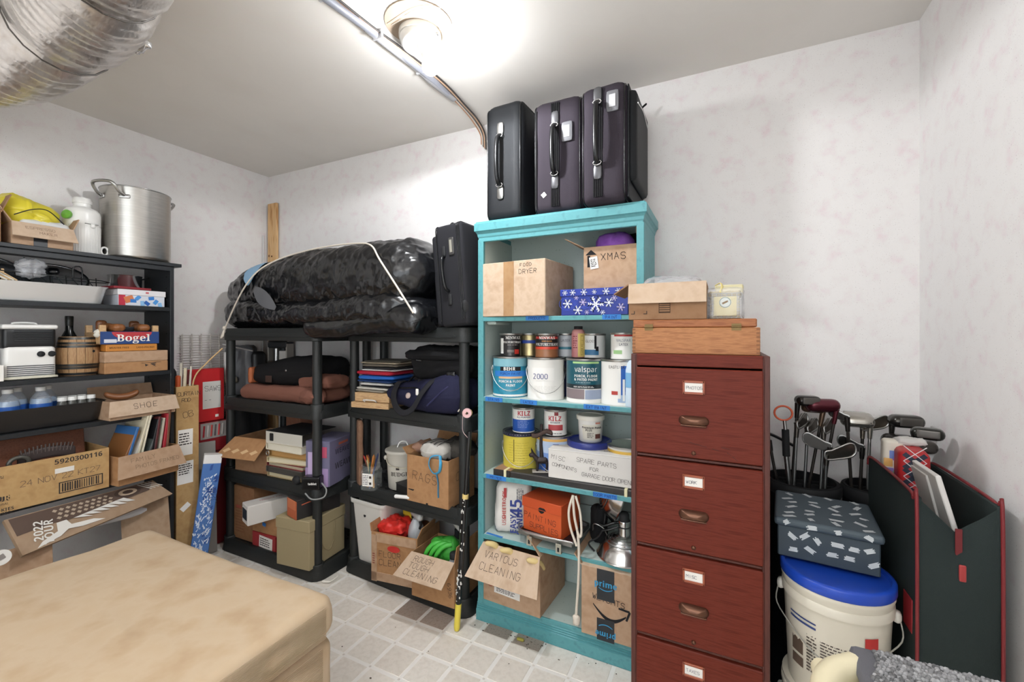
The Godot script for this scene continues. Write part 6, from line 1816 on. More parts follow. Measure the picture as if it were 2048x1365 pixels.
	part(t, "loop", MB.new().tube(curve([V(0.0, 0.05, -0.03), V(-0.03, 0.045, 0.0), V(-0.038, 0.005, 0.006), V(-0.012, -0.03, 0.006), V(0.022, -0.02, 0.006), V(0.03, 0.02, 0.004), V(0.01, 0.05, -0.02)], 6), 0.008, 7, true, false, 0.35), C("3f9cc8", 0.5))
	part(t, "tail", MB.new().tube(curve([V(0.004, -0.025, 0.004), V(0.012, -0.07, 0.0), V(0.012, -0.12, -0.001), V(0.014, -0.148, 0.0)], 5), 0.006, 7, true, false, 0.35), C("3a7ea4", 0.5))
	# ----- base -----
	y = 0.0675
	t = thing("plastic_bin", "tall white plastic bin with a small hole at the left of the rack base", "bin", V(-1.765, y, -1.905), -4)
	rows = []
	for q in [[0.0, 0.20, 0.17], [0.005, 0.207, 0.177], [0.325, 0.255, 0.215], [0.332, 0.275, 0.235], [0.355, 0.278, 0.238], [0.357, 0.27, 0.23], [0.34, 0.245, 0.205]]:
		rows.append(round_rect(q[1], q[2], 0.03, q[0]))
	var bn := MB.new().sheet(rows, true)
	part(t, "body", bn, C("dedcd6", 0.4))
	part(t, "hole", MB.new().lathe([Vector2(0.009, 0), Vector2(0.009, 0.001), Vector2(0, 0.001)], 16), M["black matt"]).transform = T(V(-0.02, 0.27, 0.104), 0, 83)
	t = carton("storage_box", "open cardboard box marked FLOOR CLEANING in front of the white bin", V(-1.532, y, -1.842), V(0.275, 0.25, 0.235), 7, M["kraft orange"], true, [["left", 0.04, 15], ["right", 0.06, 25]])
	part(t, "panel_fold", MB.new().box(V(-0.118, 0.115, 0.119), V(0.034, 0.24, 0.003), 0.001), M["kraft"])
	part(t, "panel_fold", MB.new().box(V(0.0, 0.022, 0.119), V(0.27, 0.045, 0.003), 0.001), M["kraft"])
	part(t, "panel_fold", MB.new().box(V(0.012, 0.222, 0.119), V(0.24, 0.045, 0.003), 0.001), M["kraft"])
	scrawl(t, "FLOOR", T(V(-0.088, 0.128, 0.1178), 0, 0, 1), 0.028, M["ink"], 0.002, 0.3, 1.8)
	scrawl(t, "CLEANING", T(V(-0.088, 0.083, 0.1178), 0, 0, 2), 0.03, M["ink"], 0.002, 0.3, 1.6)
	for k in 5: patch(t, "red_print", T(V(-0.12, 0.09 + k * 0.012, 0.121)), 0.014, 0.006, C("8a5044", 0.8))
	part(t, "hand_hole", MB.new().lathe([Vector2(1, 0), Vector2(1, 0.002), Vector2(0, 0.002)], 24, 0.0, TAU, 0.037, 0.016), C("c22c28", 0.5)).transform = T(V(0.002, 0.178, 0.1206), 0, 90)
	solo("cloth_bundle", "bright red cloth bunched in the FLOOR CLEANING box", "cloth", wad(V(0, 0, 0), V(0.17, 0.085, 0.13), 0.04, 12, 0.026, 16), C("d42c24", 0.5), V(-1.575, y + 0.25, -1.81))
	t = thing("spray_bottle", "bottle with a yellow and black trigger head in the FLOOR CLEANING box", "bottle", V(-1.56, y + 0.012, -1.885), -20)
	part(t, "bottle", MB.new().lathe([Vector2(0, 0), Vector2(0.035, 0), Vector2(0.036, 0.16), Vector2(0.03, 0.2), Vector2(0.014, 0.24), Vector2(0.014, 0.265), Vector2(0, 0.265)], 18), C("d6c640", 0.4))
	part(t, "trigger_head", MB.new().soft(V(0.015, 0.285, 0), V(0.10, 0.035, 0.028), 0.012, 6), C("e0c030", 0.4))
	part(t, "trigger", MB.new().tube(curve([V(0.05, 0.275, 0), V(0.055, 0.255, 0), V(0.045, 0.235, 0)], 4), 0.006, 6), M["black matt"])
	part(t, "nozzle", MB.new().tube([V(0.06, 0.285, 0), V(0.082, 0.285, 0)], 0.013, 10), M["black matt"])
	t = thing("spray_bottle", "clear bottle with a grey and black sprayer in the FLOOR CLEANING box", "bottle", V(-1.465, y + 0.012, -1.84), -30)
	part(t, "bottle", MB.new().lathe([Vector2(0, 0), Vector2(0.042, 0), Vector2(0.043, 0.22), Vector2(0.038, 0.25), Vector2(0.02, 0.285), Vector2(0.018, 0.29), Vector2(0, 0.29)], 20), C("c3c9ce", 0.15))
	part(t, "trigger_head", MB.new().soft(V(0.01, 0.315, 0), V(0.12, 0.04, 0.035), 0.014, 6), C("c8c8c6", 0.4))
	part(t, "trigger", MB.new().tube(curve([V(0.05, 0.305, 0), V(0.065, 0.28, 0), V(0.05, 0.255, 0)], 4), 0.007, 6), M["black matt"])
	solo("cloth_bundle", "grey and white cloth behind the bottles under the rack deck", "cloth", wad(V(0, 0, 0), V(0.2, 0.09, 0.12), 0.04, 10, 0.018, 14, 9), C("a09e9a", 0.8), V(-1.47, y + 0.305, -1.94))
	t = carton("storage_box", "open cardboard box marked ROUGH TOUGH CLEANING with its flap hanging forward", V(-1.248, y, -1.80), V(0.25, 0.215, 0.22), 0, M["kraft orange"], true, [["front", 0.135, 116, -0.012, M["kraft light"]], ["right", 0.075, 8]])
	var fx := flap_xf(V(0.25, 0.215, 0.22), "front", 116)
	scrawl(t, "ROUGH", hang_xf(fx, 0.043, -0.085), 0.026, M["ink"], 0.0018, 0.3, 1.5)
	scrawl(t, "TOUGH", hang_xf(fx, 0.079, -0.09), 0.026, M["ink"], 0.0018, 0.3, 1.5)
	scrawl(t, "CLEANING", hang_xf(fx, 0.116, -0.095), 0.027, M["ink"], 0.0018, 0.3, 1.4)
	scrawl(t, "6936", T(V(0.085, 0.11, 0.1104), 0, 0, -80), 0.018, M["ink"], 0.002, 0.4, 2.0)
	solo("cloth_bundle", "bright green rubber glove in the ROUGH TOUGH CLEANING box", "glove", wad(V(0, 0, 0), V(0.15, 0.13, 0.10), 0.045, 10, 0.018, 13, 2), C("3c9c36", 0.5), V(-1.235, y + 0.21, -1.79))
	t = thing("glove_cuff", "bright green curled glove fingers over the front of the ROUGH TOUGH box", "glove", V(-1.27, y + 0.20, -1.735))
	for k in 3:
		part(t, "finger", MB.new().tube(curve([V(-0.045 + k * 0.03, -0.03, 0.02), V(-0.03 + k * 0.03, 0.02, 0.02), V(0.0 + k * 0.03, 0.055, 0.0), V(0.04 + k * 0.025, 0.06, -0.02)], 5), [0.008, 0.009, 0.010, 0.011, 0.011, 0.011, 0.012, 0.012, 0.012, 0.013, 0.013, 0.013, 0.013, 0.012, 0.012, 0.01], 8), C("44b03e", 0.45))
	t = thing("drink_bottle", "clear bottle with a dark cap at the right of the ROUGH TOUGH box", "bottle", V(-1.155, y + 0.006, -1.735))
	part(t, "bottle", MB.new().lathe([Vector2(0, 0), Vector2(0.03, 0), Vector2(0.031, 0.16), Vector2(0.026, 0.19), Vector2(0.014, 0.205), Vector2(0.014, 0.21)], 20), C("9aa0a6", 0.12))
	part(t, "cap", MB.new().lathe([Vector2(0.021, 0.205), Vector2(0.021, 0.228), Vector2(0.018, 0.232), Vector2(0, 0.232)], 18), M["black matt"])
	t = thing("spray_bottle", "bottle with a white trigger head at the back of the ROUGH TOUGH box", "bottle", V(-1.225, y + 0.006, -1.87), -35)
	part(t, "bottle", MB.new().lathe([Vector2(0, 0), Vector2(0.035, 0), Vector2(0.036, 0.19), Vector2(0.014, 0.25), Vector2(0.014, 0.275), Vector2(0, 0.275)], 18), C("27292b", 0.3))
	part(t, "trigger_head", MB.new().soft(V(0.015, 0.295, 0), V(0.09, 0.032, 0.026), 0.011, 6), M["white plastic"])
	part(t, "trigger", MB.new().tube(curve([V(0.045, 0.285, 0), V(0.05, 0.265, 0), V(0.04, 0.245, 0)], 4), 0.006, 6), M["white plastic"])
	# the extension pole leaning on the rack
	t = thing("paint_pole", "black paint-splashed extension pole with a yellow grip leaning on the rack", "pole", Vector3.ZERO)
	var a := V(-1.087, 0.004, -1.655)
	var b := V(-1.055, 0.90, -1.715)
	var d := (b - a).normalized()
	part(t, "grip", MB.new().tube([a, a + d * 0.012, a + d * 0.115, a + d * 0.118], [0.011, 0.014, 0.0145, 0.012], 14), C("e3cf4e", 0.45))
	part(t, "lower_tube", MB.new().tube([a + d * 0.11, a + d * 0.60], 0.0125, 12), M["black gloss"])
	part(t, "upper_tube", MB.new().tube([a + d * 0.56, b], 0.0105, 12), M["black gloss"])
	part(t, "collar", MB.new().tube([a + d * 0.59, a + d * 0.61], 0.0145, 12), C("dcc27a", 0.5))
	var sp := MB.new()
	for k in 40:
		var u := rng.randf_range(0.13, 0.6)
		if k < 22: u = rng.randf_range(0.16, 0.3)
		var an := rng.randf_range(-1.2, 1.2)
		var c := a + d * u + V(sin(an), 0, cos(an)) * 0.0126
		sp.soft(c, V(rng.randf_range(0.003, 0.009), rng.randf_range(0.004, 0.016), rng.randf_range(0.003, 0.006)), 0.002, 3)
	part(t, "paint_splashes", sp, C("d8d6d0", 0.6)).set_meta("kind", "stuff")


# ================= the black shelf unit on the left wall =================
const LX := -2.78   # its front
const LS := [1.748, 1.50, 1.148, 0.917, 0.595, 0.08]
const ORD := ["first", "second", "third", "fourth", "fifth", "sixth", "seventh"]


func left_unit() -> void:
	var m: Material = M["black board"]
	var t := thing("shelf_unit", "black board shelf unit along the left wall crowded with kitchenware and boxes", "shelf unit", V(-2.92, 0, -0.88))
	for z in [-0.463, 0.453]:
		part(t, "side_panel", MB.new().box(V(0, 0.865, z), V(0.28, 1.73, 0.018), 0.001), m)
	part(t, "top_board", MB.new().box(V(0.004, 1.738, -0.01), V(0.296, 0.019, 0.99), 0.002), m)
	part(t, "top_rail", MB.new().box(V(0.136, 1.716, -0.005), V(0.008, 0.026, 0.90), 0.001), m)
	for k in range(1, 6):
		part(t, "shelf", MB.new().box(V(0, LS[k] - 0.0115, -0.005), V(0.276, 0.022, 0.896), 0.0015), m)
	part(t, "kick_board", MB.new().box(V(0.12, 0.03, -0.005), V(0.015, 0.06, 0.89), 0.001), m)
	var pins := MB.new()
	for k in 24:
		for x in [-0.09, 0.10]:
			pins.box(V(x, 0.2 + k * 0.064, -0.4535), V(0.006, 0.006, 0.001), 0)
	part(t, "pin_holes", pins, C("0c0d0e", 0.9))


func left_things() -> void:
	var wh := C("ecebe7", 0.3)
	# ---------- top ----------
	var y := 1.7485
	var t := carton("storage_box", "open cardboard box with black tape, holding the yellow bag on the shelf unit's top", V(-2.905, y, -0.835), V(0.20, 0.10, 0.23), 90, M["kraft"], true, [["front", 0.075, 152, -0.006, M["kraft light"]], ["right", 0.06, 22], ["left", 0.08, 30]])
	var tp := patch(t, "black_tape", T(V(-0.01, 0.05, 0.1155)), 0.045, 0.098, C("22262b", 0.35))
	for q in [0.048, 0.062]:
		var rg := MB.new().tube(range(16).map(func(i): return V(-0.01 + 0.008 * cos(TAU * i / 16), q + 0.006 * sin(TAU * i / 16), 0.1164)), 0.0012, 4, false, true)
		part(tp, "round_mark", rg, C("b9a890", 0.5))
	var fx := flap_xf(V(0.20, 0.10, 0.23), "front", 152)
	scrawl(t, "ESPRESSO", hang_xf(fx, 0.032, -0.06), 0.013, M["faint ink"], 0.0012, 0.5)
	scrawl(t, "MAKER", hang_xf(fx, 0.055, -0.02), 0.013, M["faint ink"], 0.0012, 0.5)
	t = carton("storage_box", "cardboard box at the photo's left edge on the shelf unit's top", V(-2.90, y, -0.60), V(0.21, 0.13, 0.22), 90, M["kraft dark"], true, [["right", 0.09, 20]])
	patch(t, "label", T(V(0.06, 0.05, 0.1105)), 0.05, 0.07, M["paper"])
	solo("yellow_bag", "bright yellow plastic bag bulging out of the open cardboard box", "bag", MB.new().soft(V(0, 0, 0), V(0.20, 0.16, 0.17), 0.07, 14, func(p: Vector3, o: Vector3):
		return p + o * (0.02 * N.get_noise_3d(p.x * 9, p.y * 9, p.z * 9) + 0.012 * (1.0 - absf(N.get_noise_3d(p.x * 22, p.y * 22, p.z * 22)) * 2.0)) + V(0, 0.035 * smoothstep(0.06, -0.06, p.x), 0)), C("e0d03c", 0.35), V(-2.91, y + 0.125, -0.815), 90)
	solo("white_bag", "crumpled white plastic along the box's rim below the yellow bag", "bag", wad(V(0, 0, 0), V(0.17, 0.04, 0.06), 0.018, 8, 0.012, 25), C("dfe0de", 0.35), V(-2.84, y + 0.105, -0.85), 90)
	solo("cord", "black cord arching over the yellow bag", "cord", MB.new().tube(curve([V(-2.80, y + 0.13, -0.745), V(-2.79, y + 0.165, -0.80), V(-2.79, y + 0.17, -0.85), V(-2.795, y + 0.12, -0.905)], 6), 0.0022, 6), M["black matt"])
	t = thing("juicer", "white electric juicer with a tall filler neck between box and stock pot", "juicer", V(-2.90, y, -1.005), 90)
	part(t, "body", MB.new().lathe([Vector2(0, 0), Vector2(0.064, 0), Vector2(0.067, 0.004), Vector2(0.069, 0.145), Vector2(0.068, 0.148), Vector2(0.069, 0.151), Vector2(0.069, 0.205), Vector2(0.066, 0.218), Vector2(0.056, 0.23), Vector2(0.036, 0.238), Vector2(0.033, 0.242)], 36), wh)
	var fl := MB.new()
	for k in 22:
		var a := PI + PI * (k + 0.5) / 22
		fl.tube([V(cos(a) * 0.0668, 0.008, -sin(a) * 0.0668), V(cos(a) * 0.068, 0.143, -sin(a) * 0.068)], 0.0014, 5)
	part(t, "fluting", fl, wh)
	part(t, "filler_neck", MB.new().lathe([Vector2(0.033, 0.238), Vector2(0.033, 0.256), Vector2(0.037, 0.258), Vector2(0.037, 0.274), Vector2(0.033, 0.278), Vector2(0.033, 0.285), Vector2(0.0, 0.285)], 28), wh)
	part(t, "clip", MB.new().soft(V(0.016, 0.143, 0.07), V(0.018, 0.022, 0.012), 0.005, 4), wh)
	part(t, "slot", MB.new().box(V(0.012, 0.151, 0.0678), V(0.052, 0.004, 0.006), 0.001), C("8a8a86", 0.5))
	part(t, "spout", MB.new().tube(range(17).map(func(i): return V(0.076 + 0.014 * cos(TAU * i / 16), 0.03 + 0.02 * sin(TAU * i / 16), 0.03)), 0.005, 8, false, true), wh)
	part(t, "dial", MB.new().lathe([Vector2(0.02, 0), Vector2(0.022, 0.005), Vector2(0.022, 0.012), Vector2(0, 0.015)], 18), C("6fae42", 0.4)).transform = T(V(-0.062, 0.185, 0.03), -60, 80)
	t = thing("stock_pot", "tall brushed aluminium stock pot with a loop handle on the shelf unit's top", "pot", V(-2.915, y, -1.235), 90)
	part(t, "pot", MB.new().lathe([Vector2(0, 0.002), Vector2(0.138, 0.0), Vector2(0.147, 0.006), Vector2(0.15, 0.018), Vector2(0.15, 0.372), Vector2(0.152, 0.376), Vector2(0.15, 0.379), Vector2(0.147, 0.376), Vector2(0.146, 0.02), Vector2(0, 0.012)], 56), M["brushed pot"])
	part(t, "rim", MB.new().tube(range(40).map(func(i): return V(0.151 * cos(TAU * i / 40), 0.377, 0.151 * sin(TAU * i / 40))), 0.003, 6, false, true), M["steel"])
	for s in [-1.0, 1.0]:
		var ha := MB.new()
		ha.x = T(Vector3.ZERO, 115 if s < 0 else -65)
		ha.tube(curve([V(-0.06, 0.325, 0.136), V(-0.058, 0.338, 0.165), V(-0.045, 0.378, 0.198), V(0.045, 0.378, 0.198), V(0.058, 0.338, 0.165), V(0.06, 0.325, 0.136)], 5), 0.0075, 9)
		var hd := part(t, "handle", ha, M["steel"])
		for q in [-0.06, 0.06]:
			var pl := MB.new()
			pl.x = ha.x * T(V(q, 0.322, 0.138), q * 400)
			pl.soft(V(0, 0, 0), V(0.05, 0.022, 0.008), 0.004, 4)
			part(hd, "plate", pl, M["steel"])
	# ---------- first shelf ----------
	y = 1.5005
	t = thing("roasting_pan", "long silver aluminium roasting pan holding lids and racks, on the upper shelf", "pan", V(-2.905, y, -0.80), 90)
	var rows := []
	for q in [[0.0, 0.50, 0.19], [0.004, 0.515, 0.205], [0.08, 0.545, 0.235], [0.086, 0.56, 0.25], [0.086, 0.548, 0.238], [0.08, 0.54, 0.23], [0.006, 0.505, 0.195]]:
		rows.append(round_rect(q[1], q[2], 0.05, q[0]))
	part(t, "pan", MB.new().sheet(rows, true), M["aluminium pan"])
	part(t, "base", MB.new().box(V(0, 0.004, 0), V(0.46, 0.004, 0.16), 0.001), M["aluminium pan"])
	for q in [[-0.09, 0.17, 0.145, 8, "dark glass pan lid with a steel rim, left in the roasting pan"], [0.09, 0.135, 0.125, -10, "dark glass pan lid with a steel rim, right in the roasting pan"]]:
		t = thing("pan_lid", q[4], "lid", V(-2.83, y + 0.05, -0.80 - q[0]), 90 + q[3], "pan lids in the roasting pan")
		t.rotation.x = deg_to_rad(-54)
		var r: float = q[2]
		var ds := MB.new()
		ds.x = T(V(0, r, 0), 0, 90)
		ds.lathe([Vector2(r, 0.0), Vector2(r * 0.7, 0.018), Vector2(r * 0.3, 0.026), Vector2(0.0, 0.028)], 36)
		part(t, "glass", ds, M["smoked glass"])
		part(t, "rim", MB.new().tube(range(40).map(func(i): return V(r * cos(TAU * i / 40), r + r * sin(TAU * i / 40), 0)), 0.006, 7, false, true), M["chrome"])
		part(t, "knob", MB.new().soft(V(0, r, 0.04), V(0.04, 0.04, 0.025), 0.011, 6), M["black gloss"])
	t = thing("roasting_rack", "black wire roasting rack standing in the silver pan", "rack", V(-2.86, y + 0.055, -0.84), 90)
	var wr := MB.new()
	wr.tube(curve([V(-0.22, 0.075, 0.05), V(0.2, 0.062, 0.06), V(0.2, 0.06, -0.05), V(-0.22, 0.075, -0.05)], 3, true), 0.0025, 6, false, true)
	for k in 8: wr.tube([V(-0.2 + k * 0.055, 0.073, 0.05), V(-0.18 + k * 0.055, 0.02, 0.0), V(-0.2 + k * 0.055, 0.073, -0.05)], 0.002, 5)
	wr.tube(curve([V(0.10, 0.065, 0.055), V(0.10, 0.115, 0.055), V(0.13, 0.12, 0.05), V(0.135, 0.065, 0.05)], 3), 0.003, 6)
	part(t, "wires", wr, M["black gloss"])
	solo("plastic_bag", "crumpled clear plastic bag on top of the pan lids", "bag", wad(V(0, 0, 0), V(0.09, 0.085, 0.07), 0.03, 10, 0.02, 24), M["cellophane"], V(-2.82, y + 0.15, -0.80), 90)
	t = thing("utensil_bundle", "pale wooden and white utensils at the left end of the silver pan", "utensil", V(-2.86, y + 0.02, -0.70), 90)
	for k in 4: part(t, "utensil", MB.new().box(V(-0.02 + k * 0.014, 0.055, 0.02), V(0.009, 0.13, 0.006), 0.002).tube([V(-0.03 + k * 0.014, 0.11, 0.02), V(0.03 + k * 0.01, 0.07, 0.04)], 0.004, 6), C(["e8e4da", "c9a878", "e4e0d6", "d4b488"][k], 0.5))
	solo("mitt", "dark quilted pot holder behind the lids in the silver pan", "mitt", wad(V(0, 0, 0), V(0.24, 0.14, 0.06), 0.03, 10, 0.012, 14), C("3a3c40", 0.8), V(-2.95, y + 0.10, -0.80), 90)
	t = thing("tin_box", "low white lidded box with red and blue splashes beside the silver pan", "box", V(-2.885, y, -1.215), 90)
	part(t, "body", MB.new().box(V(0, 0.028, 0), V(0.206, 0.056, 0.16), 0.002), C("d9dde6", 0.4))
	part(t, "lid", MB.new().box(V(0, 0.07, 0), V(0.214, 0.030, 0.168), 0.002), C("e6e4e6", 0.4))
	patch(t, "red_print", T(V(-0.088, 0.028, 0.0805)), 0.028, 0.054, C("b8283e", 0.5))
	patch(t, "orange_print", T(V(-0.058, 0.034, 0.0807), 0, 0, 20), 0.04, 0.034, C("d07a4a", 0.5))
	for k in 7:
		patch(t, "blue_print", T(V(-0.04 + k * 0.02, 0.018 + 0.018 * sin(k * 1.9) + 0.008, 0.081), 0, 0, k * 47), 0.026, 0.018, C(["2f7ac8", "4a94d8", "8abce6", "2a64b4"][k % 4], 0.5))
	patch(t, "red_seal", T(V(0.02, 0.072, 0.0845)), 0.014, 0.01, C("c86a70", 0.5))
	solo("red_book", "thin dark red notebook on the white lidded box", "book", MB.new().box(V(0, 0, 0), V(0.17, 0.012, 0.11), 0.002), C("8d2c34", 0.5), V(-2.86, y + 0.093, -1.17), 96)
	t = thing("saucepan", "small steel saucepan at the back of the upper shelf", "saucepan", V(-2.945, y + 0.0005, -1.20), 90)
	t.position = V(-2.965, y + 0.0865, -1.205)
	part(t, "pan", MB.new().lathe([Vector2(0, 0), Vector2(0.066, 0), Vector2(0.07, 0.004), Vector2(0.072, 0.08), Vector2(0.075, 0.083), Vector2(0.07, 0.08), Vector2(0.068, 0.008), Vector2(0, 0.006)], 32), M["chrome"])
	part(t, "handle", MB.new().tube(curve([V(0.05, 0.066, 0.02), V(0.09, 0.075, 0.0), V(0.115, 0.085, -0.02)], 4), 0.008, 8, true, false, 0.6), M["dull steel"])
	# ---------- second shelf ----------
	y = 1.1485
	t = thing("fan_heater", "white electric fan heater with a black grille top and two dials", "heater", V(-2.885, y, -0.80), 90)
	part(t, "body", MB.new().soft(V(0, 0.075, 0), V(0.166, 0.15, 0.16), 0.02, 8), wh)
	part(t, "upper_body", MB.new().soft(V(0, 0.185, -0.004), V(0.17, 0.10, 0.155), 0.018, 8), C("1e2022", 0.4))
	part(t, "top_cap", MB.new().soft(V(0, 0.236, -0.004), V(0.18, 0.022, 0.166), 0.010, 8), wh)
	part(t, "carry_handle", MB.new().tube(curve([V(-0.04, 0.244, 0.0), V(-0.03, 0.254, 0.0), V(0.03, 0.254, 0.0), V(0.04, 0.244, 0.0)], 3), 0.005, 8), wh)
	for k in 7: part(t, "grille_slat", MB.new().box(V(0.008, 0.175 + k * 0.0075, 0.0745), V(0.12, 0.003, 0.006), 0.001), C("3a3c3e", 0.4))
	for x in [0.03, 0.066]:
		part(t, "dial", MB.new().lathe([Vector2(0.013, 0), Vector2(0.0125, 0.008), Vector2(0.010, 0.011), Vector2(0, 0.0115)], 18), M["black matt"]).transform = T(V(x, 0.112, 0.0795), 0, 90)
	for k in 6: part(t, "louvre", MB.new().box(V(0.0, 0.018 + k * 0.0085, 0.0805), V(0.15, 0.0042, 0.004), 0.001), C("7d7e7c" if k % 1 else "55575a", 0.5))
	part(t, "base", MB.new().soft(V(0, 0.007, 0.004), V(0.172, 0.014, 0.172), 0.005, 4), C("dcd8c4", 0.4))
	for q in [[V(-2.84, y, -0.665), 0.030, 0.235, "dark wine bottle with a capsule at the photo's left edge"], [V(-2.985, y, -0.985), 0.034, 0.29, "black bottle standing behind heater and barrel"]]:
		var r: float = q[1]
		var h: float = q[2]
		t = thing("bottle", q[3], "bottle", q[0])
		part(t, "glass", MB.new().lathe([Vector2(0, 0), Vector2(r, 0), Vector2(r + 0.001, 0.005), Vector2(r + 0.001, h * 0.58), Vector2(r * 0.85, h * 0.66), Vector2(0.016, h * 0.76), Vector2(0.014, h)], 24), C("101413", 0.1))
		part(t, "capsule", MB.new().lathe([Vector2(0.0155, h * 0.84), Vector2(0.0165, h), Vector2(0.015, h + 0.004), Vector2(0, h + 0.004)], 16), C("2a2a26", 0.3))
	solo("small_box", "small white box at the heater's foot near the photo's left edge", "box", MB.new().box(V(0, 0.035, 0), V(0.03, 0.07, 0.05), 0.002), M["paper"], V(-2.80, y, -0.695), 90)
	t = thing("barrel", "small wooden cask with dark steel hoops between heater and fruit crate", "barrel", V(-2.885, y, -0.985), 90)
	var prof := func(u: float) -> float: return 0.067 + 0.013 * sin(PI * u)
	for k in 16:
		var a0 := TAU * k / 16
		var a1 := TAU * (k + 1) / 16 - 0.02
		var pts := []
		for i in 11: pts.append(Vector2(prof.call(i / 10.0), 0.19 * i / 10.0))
		var st := MB.new().lathe(pts, 3, a0, a1)
		part(t, "stave", st, M["stave"])
	part(t, "core", MB.new().lathe([Vector2(0, 0.006), Vector2(0.062, 0.006), Vector2(0.076, 0.095), Vector2(0.062, 0.184), Vector2(0, 0.184)], 24), C("6a4c30", 0.7))
	for u in [0.045, 0.20, 0.27, 0.75, 0.83, 0.955]:
		var r: float = prof.call(u)
		part(t, "hoop", MB.new().lathe([Vector2(prof.call(u - 0.03) + 0.0003, 0.19 * (u - 0.03)), Vector2(prof.call(u - 0.03) + 0.002, 0.19 * (u - 0.03)), Vector2(prof.call(u + 0.03) + 0.002, 0.19 * (u + 0.03)), Vector2(prof.call(u + 0.03), 0.19 * (u + 0.03))], 32), C("4a4a48", 0.35, 0.8))
	part(t, "bung_hole", MB.new().lathe([Vector2(0.006, 0), Vector2(0.006, 0.001), Vector2(0, 0.001)], 14), M["black matt"]).transform = T(V(0.032, 0.118, 0.0735), 24, 90)
	# flat cartons, orange box and the fruit crate
	for k in 2:
		t = carton("flat_box", ["flat brown cardboard box with a black bird print, lowest under the fruit crate", "flat brown cardboard box under the orange box"][k], V(-2.875, y + k * 0.0565, -1.185), V(0.275, 0.056, 0.19), 90, [M["kraft orange"], M["kraft"]][k], false)
		if k == 0:
			var bd := MB.new()
			bd.x = T(V(0.055, 0.036, 0.0952))
			for i in 5: bd.flat3(V(0.0 + i * 0.006, 0.006 - i * 0.004, 0), V(0.034 - i * 0.004, 0.014 - i * 0.005, 0), V(0.004 + i * 0.006, 0.001 - i * 0.004, 0))
			bd.quad(V(-0.04, 0.010, 0), V(0.05, 0.012, 0), V(0.05, 0.014, 0), V(-0.04, 0.012, 0))
			bd.flat3(V(-0.025, 0.006, 0), V(-0.008, 0.0, 0), V(-0.022, -0.008, 0))
			part(t, "bird_print", bd, M["ink"])
	t = thing("orange_box", "thin orange printed box between fruit crate and flat cartons", "box", V(-2.865, y + 0.114, -1.165), 88)
	part(t, "body", MB.new().box(V(0, 0.018, 0), V(0.215, 0.036, 0.17), 0.002), C("c98438", 0.6))
	print_text(t, "MUSTER FREE", T(V(-0.055, 0.018, 0.0853)), 0.009, C("6a4418", 0.7))
	print_text(t, "LASO-PACKET", T(V(0.055, 0.018, 0.0853)), 0.009, C("6a4418", 0.7))
	t = thing("fruit_crate", "small fruit crate printed blue, red and white with pale corner posts", "crate", V(-2.865, y + 0.151, -1.155), 89)
	part(t, "front_board", MB.new().box(V(0, 0.032, 0.088), V(0.246, 0.064, 0.006), 0.001), C("27457e", 0.5))
	part(t, "back_board", MB.new().box(V(0, 0.03, -0.088), V(0.246, 0.06, 0.006), 0.001), M["pale wood"])
	part(t, "base", MB.new().box(V(0, 0.004, 0), V(0.246, 0.006, 0.17), 0.001), M["pale wood"])
	for s in [-1.0, 1.0]:
		part(t, "end_board", MB.new().box(V(s * 0.12, 0.03, 0), V(0.006, 0.06, 0.17), 0.001), M["pale wood"])
		for q in [-1.0, 1.0]: part(t, "corner_post", MB.new().box(V(s * 0.111, 0.05, q * 0.076), V(0.026, 0.094, 0.018), 0.002), M["pale wood"])
	var arc := PackedVector2Array()
	for i in 13: arc.append(Vector2(-0.085 * cos(PI * i / 12), -0.042 * sin(PI * i / 12)))
	part(t, "red_print", MB.new().prism(arc, 0, 0.0006), C("b83a40", 0.5)).position = V(0.005, 0.062, 0.0911)
	print_text(t, "Bogel", T(V(0.01, 0.030, 0.0918)), 0.034, M["paper"], 0, true, 1.1, true)
	patch(t, "white_print", T(V(-0.085, 0.016, 0.0911)), 0.05, 0.018, C("d8dae2", 0.6))
	for q in [[-0.06, 0.02, 8, "left"], [0.07, 0.0, -6, "right"]]:
		t = thing("shoe_tree", "varnished wooden shoe tree lying in the fruit crate, the %s one" % q[3], "shoe tree", V(-2.86 + q[1], y + 0.235, -1.155 - q[0]), 90 + q[2])
		part(t, "toe", MB.new().soft(V(0, 0, 0.02), V(0.055, 0.04, 0.12), 0.019, 8, func(p: Vector3, o: Vector3): return p + V(0, 0.012 * smoothstep(0.0, -0.06, p.z), 0)), C("8d5a34", 0.4))
		part(t, "heel", MB.new().soft(V(0.0, 0.012, -0.075), V(0.045, 0.055, 0.03), 0.013, 6), C("7c4c2c", 0.4))
		part(t, "bar", MB.new().tube([V(0, 0.008, -0.07), V(0, 0.008, 0.0)], 0.005, 8), M["steel"])
	solo("tassel", "white fringed scrap hanging at the crate's left corner", "scrap", wad(V(0, 0, 0), V(0.03, 0.04, 0.03), 0.012, 6, 0.008, 60), C("d8d4c8", 0.9), V(-2.80, y + 0.205, -1.03))
	solo("dark_bowl", "dark grey dish between the shoe trees in the fruit crate", "dish", MB.new().lathe([Vector2(0.03, 0), Vector2(0.06, 0.02), Vector2(0.065, 0.035), Vector2(0.058, 0.035), Vector2(0.03, 0.01), Vector2(0, 0.008)], 24), C("4a4e54", 0.4), V(-2.90, y + 0.205, -1.165))
	# ---------- third shelf ----------
	y = 0.9175
	t = thing("dark_pan", "black speckled roasting pan holding water bottles and white-capped jars", "pan", V(-2.885, y, -0.84), 90)
	rows = []
